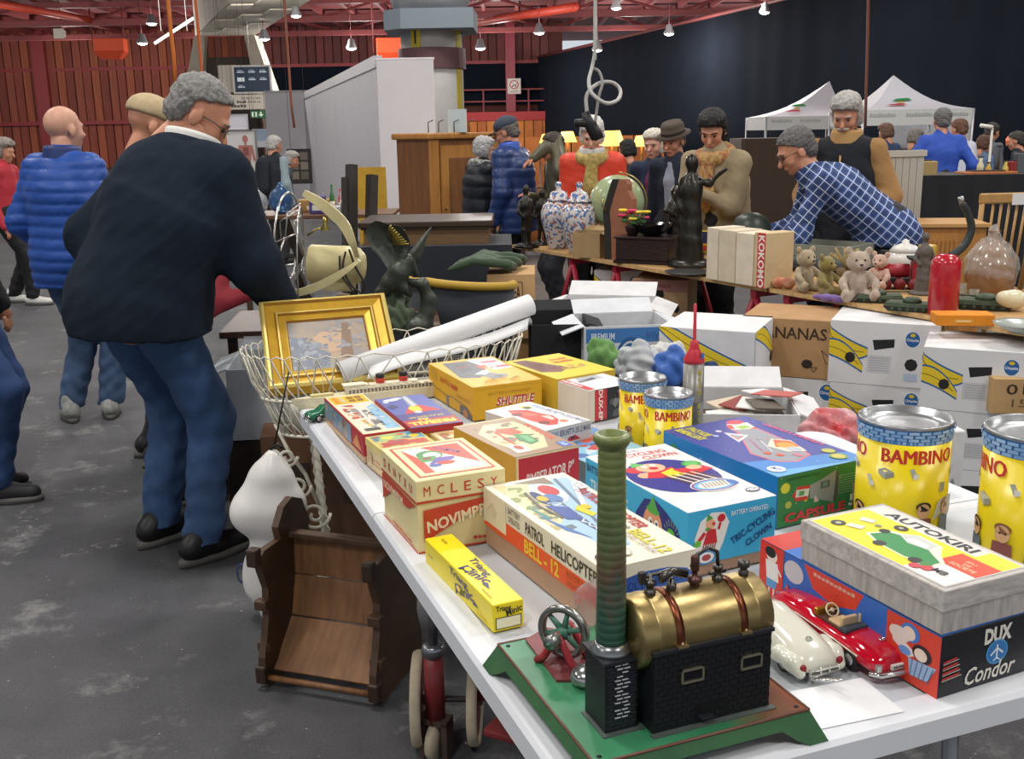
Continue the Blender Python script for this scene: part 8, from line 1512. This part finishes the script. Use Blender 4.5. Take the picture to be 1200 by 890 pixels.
for i in range(3):m_=MB();m_.lathe([(.018,.012),(.02,.06),(.008,.08),(.01,.1)],12,c=(.04*math.cos(i*2.1),.04*math.sin(i*2.1),0));m_.build('flask',mat('#b9bcbc',.1,.6),t)
def bottle():
 p=on(1103,370);t=thing('red_flask','tall bright red flask with a curved dark grey spout','flask',p+Vector((.02,.04,0)),.1);Hh=.255;m_=MB();m_.lathe([(.058,0),(.062,.004),(.062,Hh*.82),(.058,Hh*.92),(.04,Hh),(.02,Hh*1.02)],28);m_.build('flask_body',mat('#b3202e',.25,coat=.4),t);q=smooth_path([Vector((.02,0,Hh*.98)),Vector((.075,0,Hh*1.15)),Vector((.10,0,Hh*1.42)),Vector((.08,0,Hh*1.68)),Vector((.05,0,Hh*1.84))],5);m_=MB();m_.tube(q,[.018-.004*i/len(q)for i in range(len(q))],12);m_.build('spout',mat('#3a403e',.45,.4),t);m_=MB();m_.tube([q[-1],q[-1]+Vector((-.01,0,.03))],.012,10);m_.build('spout_tip',mat('#9a9c98',.3,.8),t)
bottle()
p=on(1133,382);carton('orange_box','flat orange box at the front edge of the trestle',p.x+.0,p.y+.05,ZB,-.12,.225,.11,.045,'#d9861c',{'front':lambda a:(a.rect(.3,.3,.62,.6,'#e0a040'),a.bars(.34,.38,.58,.52,'#f0d8a0',7))})
t=thing('demijohn','bulbous amber glass demijohn in a torn plastic wrap','demijohn',on(1157,352)+Vector((.06,.12,0)));m_=MB();m_.lathe([(.08,0),(.105,.03),(.115,.10),(.10,.17),(.06,.23),(.025,.26),(.022,.30),(.03,.31)],28);m_.build('glass_body',mat('#7a4c28',.15,noise=.3,nscale=9,color2='#9a7a5a',coat=.6),t);s=SDF(.02);s.ell((0,0,.14),(.119,.119,.13));s.cap((0,0,.24),(.0,0,.32),.05,.02);V,Q=s.mesh(.008);V=V+vnormals(V,Q)*wob(V,.006,60,3)[:,None];np_mesh('plastic_wrap',V,Q,mat('#d6d2cc',.2,alpha=.28,bump=.6,bscale=30),t)
m_=MB();m_.lathe([(.04,0),(.10,.03),(.11,.04),(.10,.035),(.001,.012)],28);o=tag(m_.build('glass_dish',mat('#a9b0a8',.15,coat=.5)),'shallow grey glass dish at the right trestle edge','dish');o.location=on(1196,392)+Vector((.02,.03,0))
s=SDF(.02);g=on(1190,366);[s.ell(tuple(g+Vector(o_)),r_)for o_,r_ in(((.0,.03,.05),(.06,.045,.045)),((-.05,.02,.06),(.03,.03,.03)))];V,Q=s.mesh(.007);tag(np_mesh('china_ornament',V,Q,mat('#d8cfae',.25)),'cream china ornament at the right photo edge above the dish','ornament')
#  background furniture and stalls
PINE=mat('#b07a3c',.5,noise=.2,nscale=5,stretch=(4,4,.6));PINE2=mat('#7a4f2c',.5,noise=.2,nscale=5,stretch=(4,4,.6));BCL='#14161b'
def wardrobe():
 a,b,c=P(462,200,Y=10.6),P(503,200,Y=10.2),P(600,200,Y=11.0);an=math.atan2((c-b).y,(c-b).x);t=thing('pine_wardrobe','large honey pine wardrobe with panelled door and moulded cornice','wardrobe',(b.x,b.y,0),an);W=.95;D=.48;z=P(503,156,Y=10.2).z;SK=-.55
 Msk=Matrix(((1,SK*0,0,0),(0,1,0,0),(0,0,1,0),(0,0,0,1)));m_=MB();m_.box(0,W,0,D,.05,z-.06);m_.build('carcass',PINE2,t);m_=MB();m_.box(-.04,W+.04,-.04,D+.04,z-.06,z,bev=.015);m_.build('cornice',PINE,t);m_=MB();m_.box(-.02,W+.02,-.02,D,0,.08);m_.build('plinth',PINE,t)
 for x in(0,W-.12):m_=MB();m_.box(x,x+.12,-.012,0,.08,z-.06);m_.build('stile',PINE,t)
 m_=MB();m_.box(.14,W-.14,-.02,-.002,.12,z-.12);dr=m_.build('door',PINE,t);m_=MB();m_.box(.24,W-.24,-.028,-.02,.7,z-.24,bev=.008);m_.build('door_panel',PINE2,dr);m_=MB();m_.box(.24,W-.24,-.028,-.02,.2,.6,bev=.008);m_.build('door_panel',PINE2,dr);m_=MB();m_.ell((.18,-.035,.85),.015,8);m_.build('knob',mat('#8a7a4a',.3,.8),dr)
 return an
wardrobe()
p=P(545,152,Y=10.6);t=thing('cafe_sign_box','small pale box with wire holder on top of the wardrobe','box',(p.x-.1,10.5,P(503,156,Y=10.2).z+.002));m_=MB();m_.box(-.06,.12,-.06,.06,0,.22);m_.build('box_body',mat('#b9c4c4',.5),t);m_=MB();[m_.tube([(x,-.09,0),(x,-.09,.1),(x+.05,-.09,.12)],.006,5)for x in(-.25,-.15,0,.15)];m_.build('wire_holder',mat('#4a463e',.5),t)
xa=P(290,250,Y=8.2).x;xb=P(445,250,Y=8.2).x;zt=P(370,252,Y=8.2).z
plain_table('sideboard_table','long brown sideboard table with bottles and glass floats',(xa+xb)/2,8.5,.02,xb-xa+.2,.6,zt,'#6a4a34','#4a3426')
for px,py,r,c,lab in((302,237,.085,'#c9cdd0','clear glass float ball near the navy fleece'),(329,232,.10,'#3f6a9a','blue glass float ball with pointed top')):
 p=P(px,py,Y=8.4);t=thing('glass_float',lab,'glass ball',(p.x,8.4,zt+.001));m_=MB();m_.lathe([(r*.3,0),(r*.8,r*.35),(r,r),(r*.8,r*1.65),(r*.4,r*2.0),(.01,r*2.3)],24);m_.build('glass',mat(c,.06,trans=.55,ior=1.3,alpha=.9),t);m_=MB();m_.ell((0,0,r*2.3),r*.18,8);m_.build('glass_seal',mat(c,.1),t)
rn=random.Random(11)
for i,(px,py,w,h,c,nm)in enumerate(((372,222,.12,.14,'#4a3f7a','purple game box'),(395,232,.2,.05,'#d0d2d6','white folded towel'),(365,240,.3,.10,'#b08a50','wide tan wooden crate'),(402,205,.05,.26,'#b8bcc0','tall silver bottle'),(386,212,.04,.22,'#3f7a4a','green glass bottle'),(393,218,.035,.18,'#c23a40','red striped bottle'),(411,215,.04,.2,'#cfc8c0','white capped bottle'),(368,208,.05,.08,'#d0502c','small orange cup'),(352,215,.12,.06,'#a8844a','brass tray set'))):
 p=P(px,245,Y=8.3);t=thing('bric_a_brac_item',nm+' on the sideboard table behind the fan','ornament',(p.x,8.45+.12*(i%3-1),zt+.001),.1*i);m_=MB();(m_.lathe([(w*.5,0),(w*.5,h*.6),(w*.2,h*.75),(w*.2,h*.95),(w*.25,h)],14)if w<.07 else m_.box(-w/2,w/2,-.06,.06,0,h,bev=.008));m_.build('item_body',mat(c,.4),t);m_=MB();m_.box(-w*.3,w*.3,-.062,-.0605,h*.2,h*.5)if w>=.07 else m_.lathe([(w*.52,h*.2),(w*.52,h*.4)],14);m_.build('item_band',mat('#d9d4c8',.5),t)
for i,(x0,x1,yt,lab)in enumerate(((412,404,193,'tall dark leaning plank left of the pair'),(436,424,205,'dark leaning plank right of the pair'),(407,401,208,'short dark plank behind the pair'))):
 a,b=P(x1,262,Y=7.4),P(x0,yt,Y=7.6);a.z=0;m_=MB();m_.tube([a,b],.045,4,smooth=False);tag(m_.build('leaning_plank',mat('#38322e',.6,noise=.2,nscale=6)),lab,'plank')
p=P(436,230,Y=9.5);m_=MB();m_.box(-.13,.13,0,.03,0,P(436,196,Y=9.5).z);o=tag(m_.build('yellow_board',mat('#c49a2c',.5,noise=.2,nscale=5)),'yellow wooden board standing before the white partition','board');o.location=(p.x,9.5,0)
flat_sign('stone_picture','dark picture of stone masonry at the foot of the partition','picture',340,176,362,214,15.5,'#3a342f','#2a2622',lambda a:[a.rect(.1+.46*(k%2),.1+.3*(k//2),.46+.46*(k%2),.34+.3*(k//2),('#8a7f70','#6a6258','#776c60')[k%3])for k in range(6)],.02)
p0_,p1_=P(560,200,Y=14.5),P(780,200,Y=14.5);t=thing('stall_backdrop','orange wooden stall backdrop behind the lit table lamps','stall',((p0_.x+p1_.x)/2,14.6,0));W=p1_.x-p0_.x
for i in range(12):m_=MB();m_.box(-W/2+i*W/12+.01,-W/2+(i+1)*W/12-.01,0,.05,0,1.50);m_.build('plank',mat(('#9a5a28','#8a4e24','#a5642e')[i%3],.6,noise=.15,nscale=5),t)
plain_table('stall_table','dark stall table carrying the lit lamps',(p0_.x+p1_.x)/2,13.6,0,W,.7,.9,'#5a3c26','#3a281c')
for i,(px,py,r,lab)in enumerate(((717,163,.17,'lit table lamp with a wide yellow shade right of the orange jacket'),(641,163,.10,'small glowing lamp above the olive jacket'),(665,161,.12,'small lit lamp left of the orange jacket'),(752,166,.12,'small lit lamp behind the magenta top'),(588,205,.10,'round glowing lamp left of the navy quilted jacket'))):
 p=P(px,py,Y=13.4 if i<4 else 11.8);b=.9 if i<4 else.8;t=thing('table_lamp',lab,'lamp',(p.x,p.y,b));hh=max(.15,p.z-b);m_=MB();m_.lathe([(.07,0),(.07,.02),(.02,.05),(.03,hh*.4),(.012,hh*.7),(.012,hh)],14);m_.build('base',mat('#8a6a3a',.3,.6),t);m_=MB();m_.lathe([(r,hh-r*.5),(r*.6,hh+r*.6)],20,cap=False);m_.build('shade',mat('#f0c060',.6,emit=1.7),t);m_=MB();m_.ell((0,0,hh),.035,10);m_.build('bulb',mat('#ffe2a0',.4,emit=12.),t)
 L_=bpy.data.lights.new('lamp_glow','POINT');L_.energy=14;L_.color=(1,.7,.35);L_.shadow_soft_size=.06;lo=bpy.data.objects.new('lamp_glow',L_);COL.objects.link(lo);lo.location=(p.x,p.y-.05,p.z+.12)
if True:
 p=P(592,260,Y=11.8);plain_table('small_stand','small brown stand under the round glowing lamp',p.x,11.8,0,.5,.5,.8,'#6a4428','#4a3020')
def tent(px0,px1,pye,pkx,pky,Y,lab):
 a,b=P(px0,pye,Y=Y),P(px1,pye,Y=Y);W=b.x-a.x;ze=(a.z+b.z)/2;pk=P(pkx,pky,Y=Y+W*.3);t=thing('market_tent',lab,'tent',((a.x+b.x)/2,Y+W/2,0));h=W/2;C=mat('#dadbe2',.7);cs=[(-h,-h),(h,-h),(h,h),(-h,h)];top=(pk.x-(a.x+b.x)/2,0,pk.z+.05)
 for i in range(4):
  p,q=Vector((*cs[i],ze)),Vector((*cs[(i+1)%4],ze));T_=Vector(top);m_=MB();m_.grid(lambda u,v:tuple(p.lerp(q,u).lerp(T_,v)+Vector((0,0,-.18*math.sin(PI*v)*.8))),6,8);m_.build('roof_panel',C,t,fix=False)
  m_=MB();m_.add([p,q,q-Vector((0,0,.28)),p-Vector((0,0,.28))],[(0,1,2,3)]);v_=m_.build('valance',mat('#c9cac8',.7),t)
  m_=MB();m_.tube([(cs[i][0],cs[i][1],0),(cs[i][0],cs[i][1],ze)],.025,6);m_.build('pole',mat('#bfc0c4',.4,.5),t)
 ar=Art((-h*.50,-h*.72,ze+(top[2]-ze)*.12+.01),(1,0,0),tuple(Vector((0,h*.72,(top[2]-ze)*.72)).normalized()),h*.6,h*.5,.0);ar.warp=lambda x,y,k:Vector((-h*.52+x*h*.55,-h*(1-(.16+.34*y)),ze+(top[2]-ze)*(.16+.34*y)-.13*math.sin(PI*(.16+.34*y))+.03));ar.poly([(.3,.70),(1,.76),(.9,.96),(.5,.90)],'#3a9a5c');ar.poly([(.0,.10),(.7,.16),(.6,.38),(.2,.30)],'#c8344c');ar.poly([(.4,.45),(.7,.48),(.66,.64),(.48,.60)],'#d8b04a');ar.done('roof_logo',t)
 ar=Art((-h,-h-.004,ze-.28),(1,0,0),(0,0,1),W,.28,.002);[ar.bars(.06+.33*i,.55,.30+.33*i,.78,'#a9aba6',9)for i in range(3)];ar.done('valance_print',t)
 return t
tent(898,1000,136,978,97,22.8,'white pagoda tent with striped logo, left and farther of the two');tent(1012,1141,128,1056,90,19.5,'white pagoda tent with striped logo, right and nearer of the two')
m_=MB();a,b=P(1035,150,Y=22.5),P(1135,150,Y=22.5);m_.box(a.x,b.x,22.3,22.34,0,1.75);tag(m_.build('tent_side_wall',mat('#cfd2d8',.8)),'white fabric side wall of the right tent','tent wall')
for i,(x0,x1,py,Y,lab)in enumerate(((1052,1210,207,10.2,'long black clothed stall table behind the spindle chair'),(870,960,163,13.5,'dark wooden stall counter behind the black-haired woman'))):
 a,b=P(x0,py,Y=Y),P(x1,py,Y=Y);plain_table('stall_table',lab,(a.x+b.x)/2,Y+.35,0,b.x-a.x,.7,a.z,'#2a2420','#1a1a1a',BCL if i==0 else '#3a2a20')
zt2=P(1120,207,Y=10.2).z
for i,(px,w,d_,h,c,lab)in enumerate(((1150,.5,.3,.03,'#a5602c','flat orange-brown wooden tray'),(1148,.06,.06,.16,'#d8d0a8','cream bottle'),(1163,.05,.05,.10,'#cfa83a','yellow jar'),(1172,.05,.05,.12,'#c9b25a','brass coloured jar'),(1187,.10,.1,.12,'#8a2c28','dark red box'),(1174,.02,.2,.26,'#4a3a30','round dark woven tray'),(1076,.22,.2,.14,'#a58c5a','brass candlestick group'),(1195,.12,.12,.2,'#55585c','grey metal case'))):
 p=P(px,205,Y=10.5);t=thing('stall_item',lab+' on the black clothed stall table','ornament',(p.x,10.5+.1*(i%3-1),zt2+.006));m_=MB();(m_.lathe([(w*.5,0),(w*.55,h*.5),(w*.25,h*.8),(w*.3,h)],14)if w<.07 else m_.box(-w/2,w/2,-d_/2,d_/2,0,h,bev=.01));m_.build('item_body',mat(c,.45),t);m_=MB();m_.box(-w*.3,w*.3,-d_*.3,d_*.3,h,h+.012);m_.build('item_top',mat('#3a342e',.5),t)
p=P(1158,205,Y=10.6);t=thing('stand_lamp','thin pale stand lamp on the black clothed table','lamp',(p.x,10.6,zt2+.006));m_=MB();m_.lathe([(.06,0),(.06,.01),(.012,.02),(.012,.45)],12);m_.build('pole',mat('#b9b6ac',.4),t);m_=MB();m_.tube([(0,0,.45),(-.12,0,.47)],.02,8);m_.build('head',mat('#d9d6cc',.4),t)
p=P(1190,163,Y=13);m_=MB();m_.lathe([(.001,-.1),(.10,-.07),(.11,0),(.06,.07),(.001,.09)],18);o=thing('orange_lamp','round orange lamp on a thin dark stem near the dark jacket','lamp',(p.x,13,p.z));m_.build('globe_shade',mat('#d8541c',.4,emit=.5),o);m_=MB();m_.tube([(0,0,-.09),(0,0,-p.z)],.012,5);m_.build('stem',BLK,o)
a,b=P(1028,268,Y=6.9),P(1058,268,Y=7.1);t=thing('slatted_board','pale slatted wooden board standing behind the tan sleeve','board',(a.x,a.y,0),.4);w=(b-a).length*1.15;zz=P(1055,180,Y=7.0).z
for i in range(6):m_=MB();m_.box(i*w/6,(i+1)*w/6-.004,0,.03,0,zz-.02);m_.build('slat',mat('#b5b1a6',.6),t)
m_=MB();m_.box(-.01,w+.01,-.01,.04,zz-.02,zz+.02);m_.build('top_rail',mat('#bdb9ae',.6),t)
def cabinet():
 p=P(1068,300,Y=6.3);z1=P(1100,262,Y=6.3).z;t=thing('pine_cabinet','small honey wood cabinet with ribbed door behind the red flask','cabinet',(p.x,6.3,0),-.15);m_=MB();m_.box(0,.42,0,.4,0,z1-.02);m_.build('carcass',PINE,t);m_=MB();m_.box(-.02,.44,-.02,.42,z1-.02,z1);m_.build('cabinet_top',mat('#c0935a',.45),t);m_=MB();m_.box(.03,.27,-.015,0,.1,z1-.06);d_=m_.build('door',PINE,t)
 for i in range(9):m_=MB();m_.box(.04+i*.025,.056+i*.025,-.02,-.015,.12,z1-.1);m_.build('rib',PINE,d_)
 m_=MB();m_.ell((.05,-.03,z1-.15),.012,8);m_.build('knob',PINE2,d_)
cabinet()
def spindle_chair():
 p=P(1172,292,Y=6.6);zs=P(1170,272,Y=6.6).z-.05;t=thing('spindle_chair','light wooden spindle back chair with a white price tag','chair',(p.x,6.6,0),.15);WD=mat('#b08850',.45,noise=.12,nscale=8,stretch=(4,4,1));zs=min(zs,.5);zt_=P(1172,232,Y=6.6).z;m_=MB();m_.box(-.21,.21,-.02,.38,zs,zs+.035,bev=.012);m_.build('seat',WD,t)
 for sx in(-1,1):
  for y,yo in((.0,-.04),(.34,.06)):m_=MB();m_.tube([(sx*.17,y,zs),(sx*.20,y+yo,0)],.017,8);m_.build('leg',WD,t)
  m_=MB();m_.tube([(sx*.165,.0,zs+.03),(sx*.19,-.06,zt_)],.016,8);m_.build('back_post',WD,t)
 for i in range(5):x=-.11+i*.055;m_=MB();m_.tube([(x*.9,0,zs+.03),(x,-.055,zt_-.03)],.008,6);m_.build('spindle',WD,t)
 m_=MB();m_.box(-.21,.21,-.075,-.045,zt_-.03,zt_+.035,bev=.010);cr=m_.build('crest_rail',WD,t);m_=MB();m_.box(-.0,.10,-.078,-.0755,zt_-.04,zt_+.03);m_.build('price_tag',mat('#dcdad8',.6),cr)
spindle_chair()
p=on(948,326)+Vector((.05,.28,0));t=thing('model_boat','dark grey model boat hull lying before the grey tray','model boat',p,-.95);m_=MB();m_.loft([[(x,y*w,z)for y,z in((-1,.07),(-.7,.02),(0,.0),(.7,.02),(1,.07))]for x,w in((-.24,.03),(-.12,.06),(.05,.065),(.18,.04),(.27,.004))],closed=False,cap=False);o=m_.build('hull',mat('#3c4448',.6),t);o.modifiers.new('thick','SOLIDIFY').thickness=.006
m_=MB();m_.box(-.1,.08,-.03,.03,.04,.075,bev=.005);m_.build('deck_house',mat('#55605f',.6),t)
p=on(985,335)+Vector((.1,.2,0));t=thing('dried_grass_basket','small basket of straw coloured dried grass behind the bears','basket',p);m_=MB();m_.lathe([(.05,0),(.065,.06),(.06,.06),(.045,.01)],16);m_.build('basket',mat('#6a5636',.7),t);rn=random.Random(6)
for i in range(26):
 a=rn.uniform(0,6.3);r=rn.uniform(.02,.09);m_=MB();m_.tube([(0,0,.03),(r*.4*math.cos(a),r*.4*math.sin(a),.09),(r*math.cos(a),r*math.sin(a),rn.uniform(.12,.17))],[.003,.003,.005],5);m_.build('grass_stem',mat('#a08a54',.8),t)
for i,(px,py,r,h,lab)in enumerate(((1126,350,.022,.07,'stubby clear glass beside the red flask'),(1134,346,.018,.09,'tall clear glass right of the red flask'),(1141,352,.024,.05,'low clear glass bowl before the demijohn'))):
 t=thing('drinking_glass',lab,'glass',on(px,py));m_=MB();m_.lathe([(r*.7,0),(r,h),(r*.92,h),(r*.62,.006),(.001,.006)],16,cap=False);m_.build('glass_wall',mat('#cfd6d2',.05,trans=.8,ior=1.3,alpha=.7),t)
for i,(px,py,lab)in enumerate(((918,322,'grey cast metal dish left of the boat hull'),(905,314,'small blue-grey lidded dish behind the red lettered box'))):
 t=thing('metal_dish',lab,'dish',on(px,py)+Vector((.1,.2,0)));m_=MB();m_.lathe([(.05,0),(.09,.03),(.095,.034),(.085,.03),(.001,.012)],20);m_.build('dish',mat(('#6d7274','#55626c')[i],.4,.5),t);m_=MB();m_.lathe([(.03,.02),(.035,.05),(.012,.07),(.012,.085)],14);m_.build('knob',mat('#4a4f50',.4,.5),t)
t=thing('leather_handbag','dark handbag hanging at the arm of the man in the bright blue shirt','bag',P(1078,238,Y=11.0));q=SDF(.03);q.ell((0,0,-.1),(.10,.06,.17));V,Q=q.mesh(.015);np_mesh('bag_body',V,Q,mat('#2b2d30',.5),t);m_=MB();m_.tube([(-.05,0,.05),(0,0,.22),(.05,0,.05)],.01,6);m_.build('strap',mat('#222326',.5),t)
